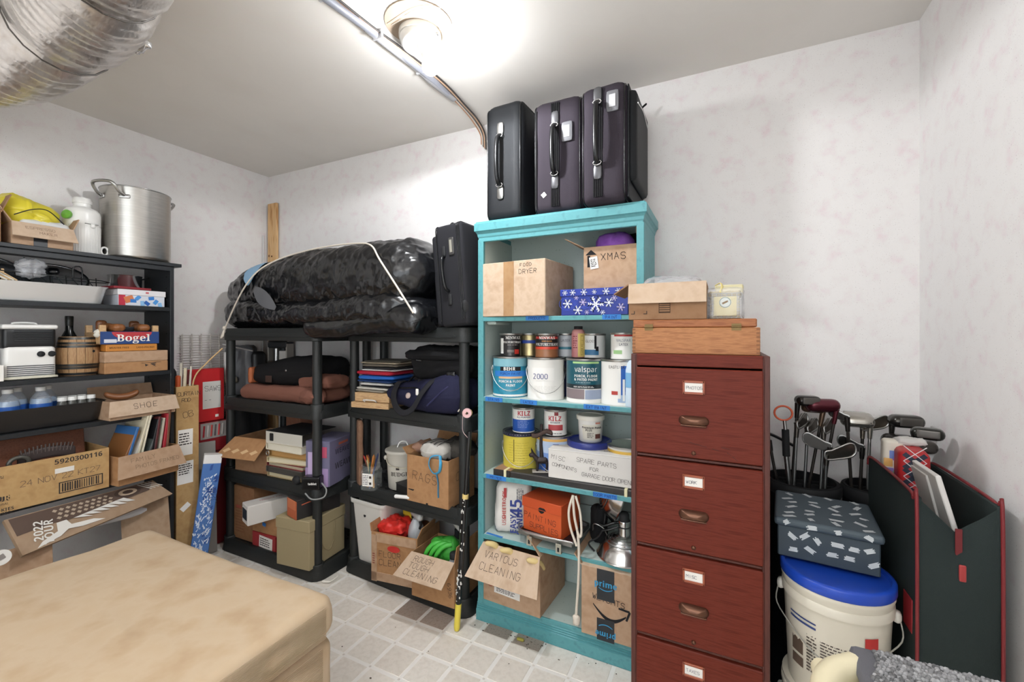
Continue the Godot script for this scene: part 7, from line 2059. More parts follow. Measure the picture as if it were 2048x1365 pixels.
	for q in [[0.0, 0.40, 0.13], [0.006, 0.415, 0.145], [0.095, 0.455, 0.185], [0.10, 0.465, 0.195], [0.10, 0.455, 0.185], [0.09, 0.44, 0.175], [0.008, 0.40, 0.135]]:
		rows.append(round_rect(q[1], q[2], 0.045, q[0]))
	part(t, "pan", MB.new().sheet(rows, true), C("232120", 0.35))
	part(t, "floor", MB.new().box(V(0, 0.005, 0), V(0.38, 0.006, 0.12), 0.001), C("232120", 0.35))
	for k in 6:
		var p := V(-2.865 - (k % 2) * 0.055, y + 0.012, -0.66 - 0.042 * k)
		if k == 4: p.z -= 0.02
		if k == 5: p = V(-2.92, y + 0.012, -0.885)
		t = thing("water_bottle", "small clear water bottle with a white cap in the dark pan, %s from the left" % ORD[k], "bottle", p, k * 40, "water bottles in the dark pan")
		t.scale = Vector3.ONE * 1.25
		part(t, "bottle", MB.new().lathe([Vector2(0, 0), Vector2(0.027, 0), Vector2(0.03, 0.006), Vector2(0.0295, 0.03), Vector2(0.028, 0.034), Vector2(0.03, 0.04), Vector2(0.03, 0.085), Vector2(0.027, 0.10), Vector2(0.016, 0.118), Vector2(0.012, 0.124), Vector2(0.012, 0.13)], 20), M["clear plastic"])
		part(t, "label", MB.new().lathe([Vector2(0.0303, 0.045), Vector2(0.0303, 0.08)], 20), C("2f5fae", 0.3))
		part(t, "cap", MB.new().lathe([Vector2(0.0145, 0.126), Vector2(0.0145, 0.139), Vector2(0.013, 0.141), Vector2(0, 0.141)], 16), wh)
		part(t, "water", MB.new().lathe([Vector2(0, 0.002), Vector2(0.027, 0.003), Vector2(0.0285, 0.08), Vector2(0.025, 0.098), Vector2(0, 0.098)], 16), C("8aa2bc", 0.08))
	for k in 7:
		t = thing("jar", "little white-capped glass jar in the dark pan, %s from the left" % ORD[k], "jar", V(-2.85 - (k % 2) * 0.05, y + 0.03, -0.915 - 0.0175 * k), 0, "white-capped jars in the dark pan")
		part(t, "glass", MB.new().lathe([Vector2(0, 0), Vector2(0.018, 0), Vector2(0.0185, 0.07), Vector2(0.013, 0.085)], 16), C("5a5a56", 0.15))
		part(t, "cap", MB.new().lathe([Vector2(0.017, 0.082), Vector2(0.017, 0.098), Vector2(0.0155, 0.1), Vector2(0, 0.1)], 16), wh)
	t = carton("storage_box", "cardboard box marked SHOE with a wooden shoe tree inside, right end of the third shelf", V(-2.845, y, -1.19), V(0.29, 0.095, 0.22), 92, M["kraft"], true, [["front", 0.078, 168, -0.012, M["kraft light"]], ["back", 0.06, 10]])
	scrawl(t, "SHOE", hang_xf(flap_xf(V(0.29, 0.095, 0.22), "front", 168), 0.048, -0.05), 0.026, M["ink"], 0.0018, 0.35, 2.5)
	t = thing("shoe_tree", "varnished wooden shoe tree sticking out of the SHOE box", "shoe tree", V(-2.865, y + 0.10, -1.15), 80)
	part(t, "toe", MB.new().soft(V(0, 0, 0), V(0.14, 0.035, 0.05), 0.017, 8, func(p: Vector3, o: Vector3): return p + V(0, 0.02 * p.x / 0.07 * signf(p.x) * smoothstep(0.0, 0.07, absf(p.x)), 0)), C("8d5a38", 0.4))
	# ---------- fourth shelf ----------
	y = 0.5955
	t = carton("storage_box", "large tan cardboard carton printed with a long number and bar code on the fourth shelf", V(-2.86, y, -0.767), V(0.56, 0.195, 0.26), 89, M["kraft yellow"], true, [])
	var f := T(V(0, -0.025, 0.1303))
	print_text(t, "5920300116", f * T(V(0.17, 0.197, 0)), 0.022, M["ink"])
	barcode(t, f * T(V(0.178, 0.075, 0)), 0.135, 0.038, M["ink"], 16)
	var fr := MB.new()
	for q in [[0, 0.024, 0.155, 0.004], [0, -0.024, 0.155, 0.004], [-0.0755, 0, 0.004, 0.05], [0.0755, 0, 0.004, 0.05]]: fr.box(V(0.178 + q[0], 0.05 + q[1], 0.1308), V(q[2], q[3], 0.0005), 0)
	part(t, "bar_code_frame", fr, M["ink"])
	part(t, "hand_hole", MB.new().soft(V(0.12, 0.130, 0.1305), V(0.065, 0.022, 0.003), 0.001, 6), C("e6e2da", 0.6))
	scrawl(t, "24 NOV 22 KT27", f * T(V(-0.02, 0.118, 0)), 0.024, M["faint ink"], 0.002, 0.2, 1.2)
	patch(t, "black_print", f * T(V(-0.10, 0.085, 0)), 0.10, 0.022, M["ink"])
	print_text(t, "NATURE", f * T(V(-0.09, 0.085, 0.0006)), 0.02, M["kraft yellow"], 0, true, 1.0, true)
	print_text(t, "BAKED NATURAL", f * T(V(-0.10, 0.062, 0)), 0.009, M["ink"], 0, false)
	print_text(t, "SIMPLE COOKIES", f * T(V(-0.11, 0.038, 0)), 0.013, M["ink"])
	print_text(t, "FRESH COOKIES", f * T(V(-0.11, 0.022, 0)), 0.012, M["ink"])
	fine_print(t, f * T(V(-0.10, 0.18, 0)), 0.09, 0.018, 3, M["ink"])
	t = thing("picture_frame", "brown wooden plaque leaning inside the large tan carton", "frame", V(-2.90, y + 0.06, -0.84), 89)
	t.rotation.x = deg_to_rad(-10)
	part(t, "board", MB.new().box(V(0, 0.115, 0), V(0.36, 0.23, 0.014), 0.003), M["frame wood"])
	part(t, "edge_moulding", MB.new().box(V(0, 0.227, 0.004), V(0.366, 0.012, 0.022), 0.003), C("8f5f44", 0.4))
	t = thing("carved_comb", "dark carved ornament with feather-like ribs inside the large tan carton", "ornament", V(-2.80, y + 0.145, -0.85), 88)
	part(t, "body", MB.new().soft(V(0, 0.045, 0), V(0.19, 0.05, 0.016), 0.008, 8, func(p: Vector3, o: Vector3): return p + V(0, 0.022 * cos(p.x * 14), 0)), C("3c3230", 0.5))
	var rb := MB.new()
	for k in 14: rb.tube([V(-0.08 + k * 0.012, 0.05 + 0.02 * cos((-0.08 + k * 0.012) * 14), 0.006), V(-0.085 + k * 0.013, 0.085 + 0.02 * cos((-0.08 + k * 0.012) * 14), 0.004)], 0.0035, 5)
	part(t, "ribs", rb, C("4a3e3a", 0.5))
	t = thing("tape_roll", "dark glossy roll at the left inside the large tan carton", "roll", V(-2.78, y + 0.19, -0.755), 88)
	part(t, "roll", MB.new().tube(range(24).map(func(i): return V(0.03 * cos(TAU * i / 24), 0.024 * sin(TAU * i / 24), 0)), 0.009, 8, false, true), C("4c4a44", 0.2))
	t = carton("storage_box", "cardboard box marked FAMILY PHOTOS FRAMED full of frames, right end of the fourth shelf", V(-2.81, y, -1.19), V(0.275, 0.145, 0.235), 95, M["kraft orange"], true, [["front", 0.11, 162, -0.02, M["kraft"]]])
	var fx2 := flap_xf(V(0.275, 0.145, 0.235), "front", 162)
	scrawl(t, "FAMILY", hang_xf(fx2, 0.042, -0.09), 0.02, M["faint ink"], 0.0016, 0.35, 1.6)
	scrawl(t, "PHOTOS FRAMED", hang_xf(fx2, 0.076, -0.075), 0.018, M["faint ink"], 0.0016, 0.35, 1.4)
	var fc := [["8f6038", 0.020, 0.26, 22, "small tan bar-coded box leaning at the left in the FAMILY box"], ["3c6ea8", 0.012, 0.27, 16, "blue patterned book leaning in the FAMILY box"], ["c9c6bd", 0.012, 0.33, 20, "pale grey frame leaning in the FAMILY box"], ["d8cfb4", 0.010, 0.34, 14, "cream wooden frame leaning tall in the FAMILY box"], ["e0d8c0", 0.008, 0.33, 12, "thin ivory frame beside the cream frame in the FAMILY box"], ["4c5452", 0.014, 0.30, 18, "dark grey-green frame in the middle of the FAMILY box"], ["1d1d20", 0.016, 0.29, 12, "black frame right of the dark grey-green frame"], ["5c2b2c", 0.012, 0.30, 8, "dark maroon book right of the black frame"], ["b9b2a0", 0.010, 0.29, 8, "beige book beside the maroon book"], ["a82a34", 0.014, 0.31, 7, "bright red book near the right end of the FAMILY box"], ["6f4a36", 0.012, 0.33, 4, "brown frame rightmost in the FAMILY box"]]
	for k in fc.size():
		var q: Array = fc[k]
		var mb := MB.new().box(V(0, q[2] / 2, 0), V(q[1], q[2], 0.17), 0.002)
		var o := solo("picture_frame" if k in [2, 3, 4, 5, 6, 10] else "book", q[4], "frame" if k in [2, 3, 4, 5, 6, 10] else "book", mb, C(q[0], 0.45), V(-2.815, y + 0.006, -1.065 - 0.0215 * k), 96, "frames and books in the FAMILY box")
		o.rotation.z = deg_to_rad(-q[3])
		o.position.y += 0.004
	# ---------- bottom bay ----------
	var a := V(-2.795, 0.50, -0.705)
	t = thing("printed_cardboard", "long brown cardboard sleeve printed with a white and dark fish, leaning in the bottom bay", "cardboard", Vector3.ZERO)
	var tl := V(-2.74, 0.562, -0.70)
	var tr := V(-2.78, 0.556, -1.25)
	var br := V(-2.70, 0.478, -1.306)
	var bl := V(-2.64, 0.422, -0.727)
	var nn := (tr - tl).cross(bl - tl).normalized()
	if nn.x < 0: nn = -nn
	var mb3 := MB.new()
	mb3.quad(bl, br, tr, tl)
	mb3.quad(tl - nn * 0.02, tr - nn * 0.02, br - nn * 0.02, bl - nn * 0.02)
	var ed := [bl, br, tr, tl]
	for i in 4: mb3.quad(ed[i], ed[i] - nn * 0.02, ed[(i + 1) % 4] - nn * 0.02, ed[(i + 1) % 4])
	part(t, "sleeve", mb3, M["kraft grey"])
	var at := func(u: float, v2: float) -> Vector3:
		return tl.lerp(tr, u).lerp(bl.lerp(br, u), v2) + nn * 0.0012
	var fill := func(pts: Array, m: Material, called: String, lift := 0.0) -> void:
		var pl := PackedVector2Array(pts)
		var ti := Geometry2D.triangulate_polygon(pl)
		var g := MB.new()
		for i in range(0, ti.size(), 3):
			var q0: Vector3 = at.call(pl[ti[i]].x, pl[ti[i]].y) + nn * lift
			var q1: Vector3 = at.call(pl[ti[i + 1]].x, pl[ti[i + 1]].y) + nn * lift
			var q2: Vector3 = at.call(pl[ti[i + 2]].x, pl[ti[i + 2]].y) + nn * lift
			if (q1 - q0).cross(q2 - q0).dot(nn) < 0: g.flat3(q0, q2, q1)
			else: g.flat3(q0, q1, q2)
		part(t, called, g, m)
	fill.call([Vector2(0.02, 0.02), Vector2(0.99, 0.02), Vector2(0.9, 0.42), Vector2(0.62, 0.5), Vector2(0.5, 0.45), Vector2(0.33, 0.52), Vector2(0.2, 0.46), Vector2(0.02, 0.5)], C("5c4a40", 0.8), "dark_print")
	# tail, back fins and scales of the fish
	var wi := C("e0ddd6", 0.7)
	fill.call([Vector2(0.24, 0.5), Vector2(0.30, 0.5), Vector2(0.31, 0.68), Vector2(0.44, 0.76), Vector2(0.5, 0.9), Vector2(0.36, 0.86), Vector2(0.28, 0.78), Vector2(0.22, 0.9), Vector2(0.08, 0.98), Vector2(0.12, 0.86), Vector2(0.22, 0.74)], wi, "tail_print", 0.0005)
	for k in 6:
		fill.call([Vector2(0.34 + k * 0.06, 0.52 - k * 0.02), Vector2(0.40 + k * 0.06, 0.50 - k * 0.02), Vector2(0.45 + k * 0.06, 0.66), Vector2(0.40 + k * 0.06, 0.60)], wi, "fin_print", 0.0005)
	for i in 9:
		for j in 3:
			var cx := 0.27 + i * 0.042 + (j % 2) * 0.02
			var cy := 0.14 + j * 0.12
			fill.call([Vector2(cx - 0.016, cy), Vector2(cx, cy - 0.05), Vector2(cx + 0.018, cy), Vector2(cx, cy + 0.05)], C("b3a18c", 0.8), "scale_print", 0.0004)
	for k in 3:
		var sw := []
		for i in 14:
			var an := TAU * i / 14
			sw.append(Vector2(0.76 + (0.10 - k * 0.03) * cos(an), 0.22 + (0.2 - k * 0.06) * sin(an)))
		fill.call(sw, [C("4a3a32", 0.8), C("b9a48c", 0.8), C("4a3a32", 0.8)][k], "swirl_print", 0.0004 + k * 0.0004)
	for k in 4: fill.call([Vector2(0.86 + k * 0.03, 0.04), Vector2(0.868 + k * 0.03, 0.04), Vector2(0.93 + k * 0.03, 0.4), Vector2(0.918 + k * 0.03, 0.4)], wi, "line_print", 0.0005)
	var tm := Transform3D(Basis((br - bl).normalized(), (tl - bl).normalized(), nn), at.call(0.13, 0.55))
	tm.basis = tm.basis.orthonormalized()
	print_text(t, "2022", tm * T(V(0, 0.0, 0.001), 0, 0, 75), 0.03, wi)
	print_text(t, "TOUR", tm * T(V(0.028, -0.02, 0.001), 0, 0, 75), 0.03, wi)
	t = thing("round_sticker", "round white sticker with a dark mark at the photo's left edge", "sticker", V(-2.63, 0.445, -0.665), 60)
	part(t, "disc", MB.new().lathe([Vector2(0.03, 0), Vector2(0.03, 0.002), Vector2(0, 0.002)], 28), C("d3cfc8", 0.5)).transform = T(V(0, 0, 0), 0, 70)
	patch(t, "mark", T(V(0, 0.002, 0.003), 0, -20, 30), 0.022, 0.02, C("7d7570", 0.6))
	var lf := MB.new().box(V(0, 0.20, 0), V(0.20, 0.40, 0.006), 0.001)
	var o := solo("cardboard_sheet", "plain brown cardboard sheet leaning at the right of the bottom bay", "cardboard", lf, M["kraft grey"], V(-2.70, 0.083, -1.20), 78)
	o.rotation.x = deg_to_rad(-14)
	o = solo("paper_roll", "rolled white paper behind the fish cardboard in the bottom bay", "paper", MB.new().tube([V(0, 0, -0.25), V(0, 0.04, 0.25)], 0.026, 14), C("dedee2", 0.7), V(-2.80, 0.40, -1.02), 0)
	o = solo("cardboard_sheet", "tan cardboard sheet at the left end of the bottom bay", "cardboard", MB.new().box(V(0, 0.18, 0), V(0.22, 0.36, 0.006), 0.001), M["kraft"], V(-2.66, 0.083, -0.72), 85)
	o.rotation.x = deg_to_rad(-8)


# ================= the corner between shelf unit and racks =================
func corner_things() -> void:
	var t := carton("tall_box", "tall narrow cardboard carton with white labels standing beside the black shelf unit", V(-2.85, 0.001, -1.435), V(0.115, 1.045, 0.10), 86, M["kraft yellow"], true, [])
	var f := T(V(0, 0, 0.0503))
	scrawl(t, "CURTAIN", f * T(V(-0.052, 0.99, 0)), 0.022, M["ink"], 0.002, 0.3, 0.6)
	scrawl(t, "ROD", f * T(V(-0.03, 0.955, 0)), 0.02, M["ink"], 0.002, 0.3, 0.6)
	scrawl(t, "OB", f * T(V(-0.02, 0.86, 0), 0, 0, 12), 0.034, M["ink"], 0.002, 0.4, 1.0)
	for q in [[0.72, 0.075, 0.15], [0.545, 0.08, 0.13], [0.345, 0.05, 0.03]]:
		var p := patch(t, "label", f * T(V(-0.012, q[0], 0), 0, 0, -1 if q[2] > 0.1 else 38), q[1], q[2], M["paper"])
		if q[2] > 0.05: fine_print(p, f * T(V(-0.012, q[0] + 0.02, 0.0006)), q[1] * 0.85, q[2] * 0.5, 5, M["ink"])
	for q in [[V(-2.84, 0.9, -1.41), V(-2.835, 1.18, -1.415), 0.014, "d8d0c0", "white flat stick at the left of the tall carton"], [V(-2.84, 0.9, -1.43), V(-2.83, 1.15, -1.435), 0.016, "ddd0b4", "pale wooden stick in the middle of the tall carton"], [V(-2.83, 0.9, -1.45), V(-2.82, 1.16, -1.46), 0.010, "cfc8ba", "thin greyish stick at the right of the tall carton"]]:
		solo("stick", q[4], "stick", MB.new().tube([q[0], q[1]], q[2] * 0.6, 6, true, false, 0.5), C(q[3], 0.6), Vector3.ZERO, 0, "sticks in the tall carton")
	solo("cane", "thin bent tan cane rising from the tall carton", "stick", MB.new().tube(curve([V(-2.82, 0.9, -1.46), V(-2.82, 1.08, -1.475), V(-2.80, 1.17, -1.53), V(-2.79, 1.26, -1.62)], 6), 0.0045, 7), C("c9a878", 0.6))
	solo("orange_tool", "orange gripped tool in the tall carton", "handle", MB.new().soft(V(0, 0, 0), V(0.03, 0.10, 0.025), 0.011, 6), C("c8582a", 0.5), V(-2.84, 1.06, -1.40))
	solo("black_tool", "black tipped tool at the left of the tall carton", "handle", MB.new().tube([V(-2.85, 0.95, -1.395), V(-2.85, 1.13, -1.39), V(-2.85, 1.15, -1.385)], [0.009, 0.008, 0.002], 8), M["black matt"])
	# wire shelf panel leaning on the wall
	t = thing("wire_rack", "white wire shelf rack leaning against the left wall behind the red box", "rack", V(-3.02, 0.62, -1.50))
	t.rotation.z = deg_to_rad(1)
	for i in 5: part(t, "rail", MB.new().tube([V(0, 0, -0.02 - i * 0.055), V(0, 0.73, -0.02 - i * 0.055)], 0.004, 7), C("cfc9c2", 0.4))
	for i in 46: part(t, "wire", MB.new().tube([V(0.005, 0.01 + i * 0.0158, 0.0), V(0.005, 0.01 + i * 0.0158, -0.34)], 0.0022, 5), C("c4beb8", 0.4))
	# red case and red toolbox
	t = thing("red_box", "bright red box with a white hand-lettered label near the rack's left post", "box", V(-2.935, 0.80, -1.60), 88)
	part(t, "box", MB.new().box(V(0, 0.165, 0), V(0.19, 0.33, 0.07), 0.004), C("c4282c", 0.45))
	patch(t, "label", T(V(0.02, 0.165, 0.0352)), 0.105, 0.17, C("d9d6d0", 0.7))
	scrawl(t, "SAWS", T(V(-0.02, 0.19, 0.0357)), 0.03, M["ink"], 0.002, 0.4, 0.9)
	scrawl(t, "--", T(V(-0.025, 0.12, 0.0357)), 0.03, M["ink"], 0.002, 0.4, 0.9)
	patch(t, "white_print", T(V(0.05, 0.03, 0.0352)), 0.02, 0.016, M["paper"])
	t = thing("parts_case", "clear-fronted case of red handled tools under the red box", "case", V(-2.93, 0.60, -1.63), 88)
	part(t, "case", MB.new().box(V(0, 0.10, 0), V(0.17, 0.19, 0.06), 0.004), C("8f2026", 0.5))
	part(t, "front", MB.new().box(V(0, 0.14, 0.031), V(0.15, 0.10, 0.003), 0.001), C("a39e9a", 0.3))
	for k in 6: part(t, "tool", MB.new().tube([V(-0.06 + k * 0.022, 0.105, 0.034), V(-0.055 + k * 0.022, 0.175, 0.034)], 0.005, 6), C(["b8303a", "d0ccc8", "c84a44", "5a5456", "c43a3c", "b8b4b0"][k], 0.4))
	solo("dark_red_case", "dark red case standing below the clear-fronted tool case", "case", MB.new().box(V(0, 0.30, 0), V(0.18, 0.595, 0.06), 0.004), C("6a1a1e", 0.5), V(-2.93, 0.003, -1.63), 88)
	# the long box printed with white foam on blue, and a grey board behind it
	t = thing("long_box", "long narrow box printed with white foam on blue, leaning beside the rack", "box", V(-2.745, 0.004, -1.452), 62)
	t.rotation.z = deg_to_rad(-7)
	part(t, "box", MB.new().box(V(0, 0.32, 0), V(0.088, 0.64, 0.055), 0.003), C("4a74b4", 0.4))
	part(t, "white_end", MB.new().box(V(0, 0.615, 0.0), V(0.0885, 0.052, 0.0556), 0.002), C("e4e2e0", 0.5))
	var foam := MB.new()
	for k in 150:
		var v2 := rng.randf()
		var yy := 0.02 + 0.5 * v2
		var xx := rng.randf_range(-0.04, 0.03) * (1.0 if v2 < 0.6 else 0.7)
		var a := rng.randf_range(0.3, 2.2)
		var l := rng.randf_range(0.008, 0.028)
		var d := V(cos(a), sin(a), 0) * l
		var o := V(-sin(a), cos(a), 0) * rng.randf_range(0.0015, 0.005)
		var c := V(clampf(xx, -0.036, 0.03), yy, 0.0281)
		d.x = clampf(d.x, -0.012, 0.012)
		foam.quad(c - o, c + d - o * 0.3, c + d + o * 0.3, c + o)
	part(t, "foam_print", foam, C("d9e2ee", 0.5))
	var dk := MB.new()
	for k in 14:
		var c := V(rng.randf_range(-0.03, 0.03), rng.randf_range(0.05, 0.56), 0.0279)
		dk.quad(c, c + V(0.012, 0.004, 0), c + V(0.016, 0.04, 0), c + V(0.002, 0.03, 0))
	part(t, "dark_blue_print", dk, C("2a4f94", 0.5))
	scrawl(t, "RBC", T(V(0.0, 0.44, 0.0287), 0, 0, -78), 0.035, C("2a3550"), 0.002, 0.5)
	var gb := solo("grey_board", "dull grey board leaning behind the blue and white long box", "board", MB.new().box(V(0, 0.34, 0), V(0.10, 0.68, 0.012), 0.002), C("8a8580", 0.7), V(-2.83, 0.004, -1.555), 75)
	gb.rotation.x = deg_to_rad(-3)
	solo("metal_strip", "dark perforated metal strip beside the tall carton", "strip", MB.new().box(V(0, 0.5, 0), V(0.022, 1.0, 0.012), 0.001), C("56585c", 0.4, 0.5), V(-2.87, 0.002, -1.512), 80)
	# behind the rack post
	solo("corner_board", "knotty pine board standing upright in the room's back corner", "board", MB.new().box(V(0, 1.155, 0), V(0.095, 2.31, 0.02), 0.002), M["pine"], V(-2.985, 0.001, -2.092))
	var kn := MB.new().soft(V(-2.985, 1.92, -2.0815), V(0.014, 0.012, 0.002), 0.001, 4)
	kn.soft(V(-3.015, 1.925, -2.0815), V(0.012, 0.016, 0.002), 0.001, 4)
	kn.soft(V(-2.975, 1.74, -2.0815), V(0.008, 0.008, 0.002), 0.001, 4)
	var bd := get_node("corner_board")
	var km := part(bd, "knot", kn, C("6a4428", 0.7))
	km.position = -bd.position
	solo("white_rod", "thin white rod standing against the left wall by the pine board", "rod", MB.new().tube([V(-3.045, 0.02, -2.05), V(-3.048, 2.075, -2.058)], 0.0045, 7), C("d9dbdc", 0.4))
	t = thing("grey_bag", "grey translucent plastic bag with a white torn rim behind the rack's left post", "bag", V(-2.935, 0.95, -1.83), 40)
	part(t, "bag", wad(V(0, 0.15, 0), V(0.17, 0.34, 0.12), 0.04, 12, 0.016, 10), C("63656a", 0.35))
	part(t, "rim", MB.new().tube(curve([V(-0.09, 0.33, 0.062), V(-0.03, 0.315, 0.07), V(0.03, 0.30, 0.07), V(0.085, 0.285, 0.06)], 5), 0.008, 6, true, false, 0.6), C("cfccc8", 0.5))
	part(t, "torn_strip", wad(V(-0.07, 0.20, 0.065), V(0.03, 0.16, 0.012), 0.006, 6, 0.010, 30), C("d9d8d6", 0.4))
	solo("boot", "black rubber boot leg standing between grey bag and small shelf", "boot", MB.new().soft(V(0, 0.19, 0), V(0.10, 0.38, 0.10), 0.03, 8, func(p: Vector3, o: Vector3): return p + V(-0.03 * p.y, 0, 0)), C("1c1c1e", 0.5), V(-2.86, 0.85, -1.89))
	t = thing("small_shelf", "little white shelf with a dark roof holding a can and a white box", "shelf", V(-2.80, 1.06, -2.02), 20)
	part(t, "roof", MB.new().soft(V(0, 0.215, 0), V(0.145, 0.05, 0.09), 0.012, 6), C("26282b", 0.5))
	part(t, "frame", MB.new().box(V(0, 0.24, -0.02), V(0.15, 0.012, 0.10), 0.003).box(V(-0.068, 0.12, 0), V(0.010, 0.20, 0.08), 0.002).box(V(0.068, 0.12, 0), V(0.010, 0.20, 0.08), 0.002), C("b9b2a8", 0.6))
	part(t, "back", MB.new().box(V(0, 0.11, -0.04), V(0.13, 0.2, 0.006), 0.001), C("55504a", 0.6))
	part(t, "ledge", MB.new().box(V(0, 0.075, 0.0), V(0.14, 0.05, 0.085), 0.003), C("4a3c32", 0.6))
	solo("metal_can", "small ribbed metal can in the little white shelf", "can", MB.new().lathe([Vector2(0, 0), Vector2(0.021, 0), Vector2(0.0215, 0.085), Vector2(0, 0.086)], 18), M["steel"], V(-2.815, 1.161, -2.0))
	solo("white_box", "small white box beside the ribbed metal can", "box", MB.new().box(V(0, 0.035, 0), V(0.05, 0.07, 0.03), 0.002), C("d6d2cc", 0.6), V(-2.762, 1.161, -2.015), 20)
	solo("cardboard_box", "olive brown cardboard box below the little white shelf", "box", MB.new().box(V(0, 0.052, 0), V(0.22, 0.10, 0.09), 0.002), tinted("kraft dark", "kraft olive", "7d6546"), V(-2.745, 0.955, -2.02), 4)
	solo("plastic_tub", "cream plastic tub low behind the rack's left post", "lid", MB.new().soft(V(0, 0, 0), V(0.10, 0.05, 0.06), 0.016, 6), C("cfc8b4", 0.5), V(-2.93, 1.045, -1.745))
	solo("dark_bag", "black bag slumped on the floor of the corner behind the rack", "bag", wad(V(0, 0.46, 0), V(0.17, 0.92, 0.22), 0.06, 12, 0.02, 8), C("1a1b1d", 0.6), V(-2.95, 0.002, -1.87))


# ================= the tan ottoman in front =================
func ottoman() -> void:
	var t := thing("ottoman", "large tan corduroy upholstered ottoman bed filling the lower left foreground", "ottoman", V(-1.665, 0, -0.40), 0)
	var sag := func(p: Vector3, o: Vector3) -> Vector3:
		var q := p
		if o.y > 0.5:
			q.y += 0.012 * N.get_noise_2d(p.x * 2.2, p.z * 2.2) + 0.003 * N.get_noise_2d(p.x * 7, p.z * 7) - 0.008 * smoothstep(0.3, 0.0, absf(p.x)) * smoothstep(0.5, 0.0, absf(p.z))
		return q + o * 0.004 * N.get_noise_3d(p.x * 4, p.y * 4, p.z * 4)
	var top := part(t, "cushion", MB.new().soft(V(0, 0.46, 0), V(1.12, 0.125, 1.20), 0.048, 22, sag), M["corduroy"])
	part(t, "base", MB.new().soft(V(0.006, 0.215, 0), V(1.10, 0.37, 1.18), 0.04, 16, func(p: Vector3, o: Vector3): return p + o * 0.005 * N.get_noise_3d(p.x * 3, p.y * 3, p.z * 3)), M["corduroy"])
	# cords of the corduroy on the front end and the right side: fine raised lines
	var rb := MB.new()
	for k in 26:
		var y := 0.412 + k * 0.0038
		rb.tube([V(0.5605, y, 0.55), V(0.5605, y, -0.55)], 0.0013, 4, false)
	for k in 66:
		var y := 0.045 + k * 0.0052
		rb.tube([V(0.557, y, 0.54), V(0.557, y, -0.54)], 0.0016, 4, false)
	part(t, "cord_ribs", rb, M["corduroy"]).set_meta("kind", "stuff")
	for s in [[-0.5, 0.53], [0.5, 0.53], [-0.5, -0.53], [0.5, -0.53]]:
		part(t, "foot", MB.new().box(V(s[0], 0.016, s[1]), V(0.06, 0.032, 0.06), 0.004), M["black matt"])


# ================= the right side: golf bags, pails, green suitcase, stool =================
func club_head_wood(c: Vector3, s: Vector3, m: Material) -> MB:
	return MB.new().soft(c, s, minf(s.x, minf(s.y, s.z)) * 0.49, 8, func(p: Vector3, o: Vector3):
		var q := p - c
		q.y *= 1.0 - 0.35 * smoothstep(-0.02, 0.05, q.x)
		return c + q)


# base: where the shaft leaves the bag; tip: the hosel; face: yaw of the head
func club(label: String, wood: bool, base: Vector3, tip: Vector3, yaw: float, sz: float, hm: StandardMaterial3D, sm: Material, tilt := 0.0, grp := "") -> void:
	var t := thing("golf_club", label, "golf club", base, 0, grp)
	var d := tip - base
	part(t, "shaft", MB.new().tube([Vector3.ZERO, d], 0.0052, 8), sm)
	part(t, "hosel", MB.new().tube([d * 0.9, d, d + d.normalized() * 0.022], [0.0068, 0.0085, 0.0095], 10), hm)
	var x := T(d + d.normalized() * 0.012, yaw, tilt)
	var mb := MB.new()
	if wood:
		mb.x = x
		mb.soft(V(0.042 * sz, 0.022, 0.012), V(0.115 * sz, 0.052 * sz, 0.08 * sz), 0.0255 * sz, 10, func(p: Vector3, o: Vector3):
			var q := p
			q.y = 0.022 + (q.y - 0.022) * (1.0 - 0.35 * smoothstep(0.0, -0.05, q.z))
			q.z *= 1.0 - 0.25 * smoothstep(0.05, 0.1, q.x)
			return q)
		var hd := part(t, "head", mb, hm)
		var fc := MB.new()
		fc.x = x
		fc.soft(V(0.045 * sz, 0.024, 0.012 + 0.04 * sz), V(0.075 * sz, 0.034 * sz, 0.004), 0.0018, 4)
		part(hd, "face", fc, M["steel"] if hm.albedo_color.v > 0.5 else C("5a5652", 0.35, 0.6))
	else:
		mb.x = x
		var pl := PackedVector2Array([Vector2(-0.004, -0.004), Vector2(0.010, -0.006), Vector2(0.03, -0.002), Vector2(0.062, 0.006), Vector2(0.076, 0.018), Vector2(0.079, 0.034), Vector2(0.074, 0.047), Vector2(0.06, 0.05), Vector2(0.03, 0.034), Vector2(0.012, 0.024), Vector2(-0.006, 0.018)])
		for i in pl.size(): pl[i] *= sz
		mb.prism(pl, -0.006, 0.006)
		var hd := part(t, "head", mb, hm)
		var fr := MB.new()
		fr.x = x
		var rg := []
		for p in pl: rg.append(V(p.x, p.y, 0.006))
		fr.tube(curve(rg, 3, true), 0.0035, 6, false, true)
		part(hd, "sole", fr, M["steel"])


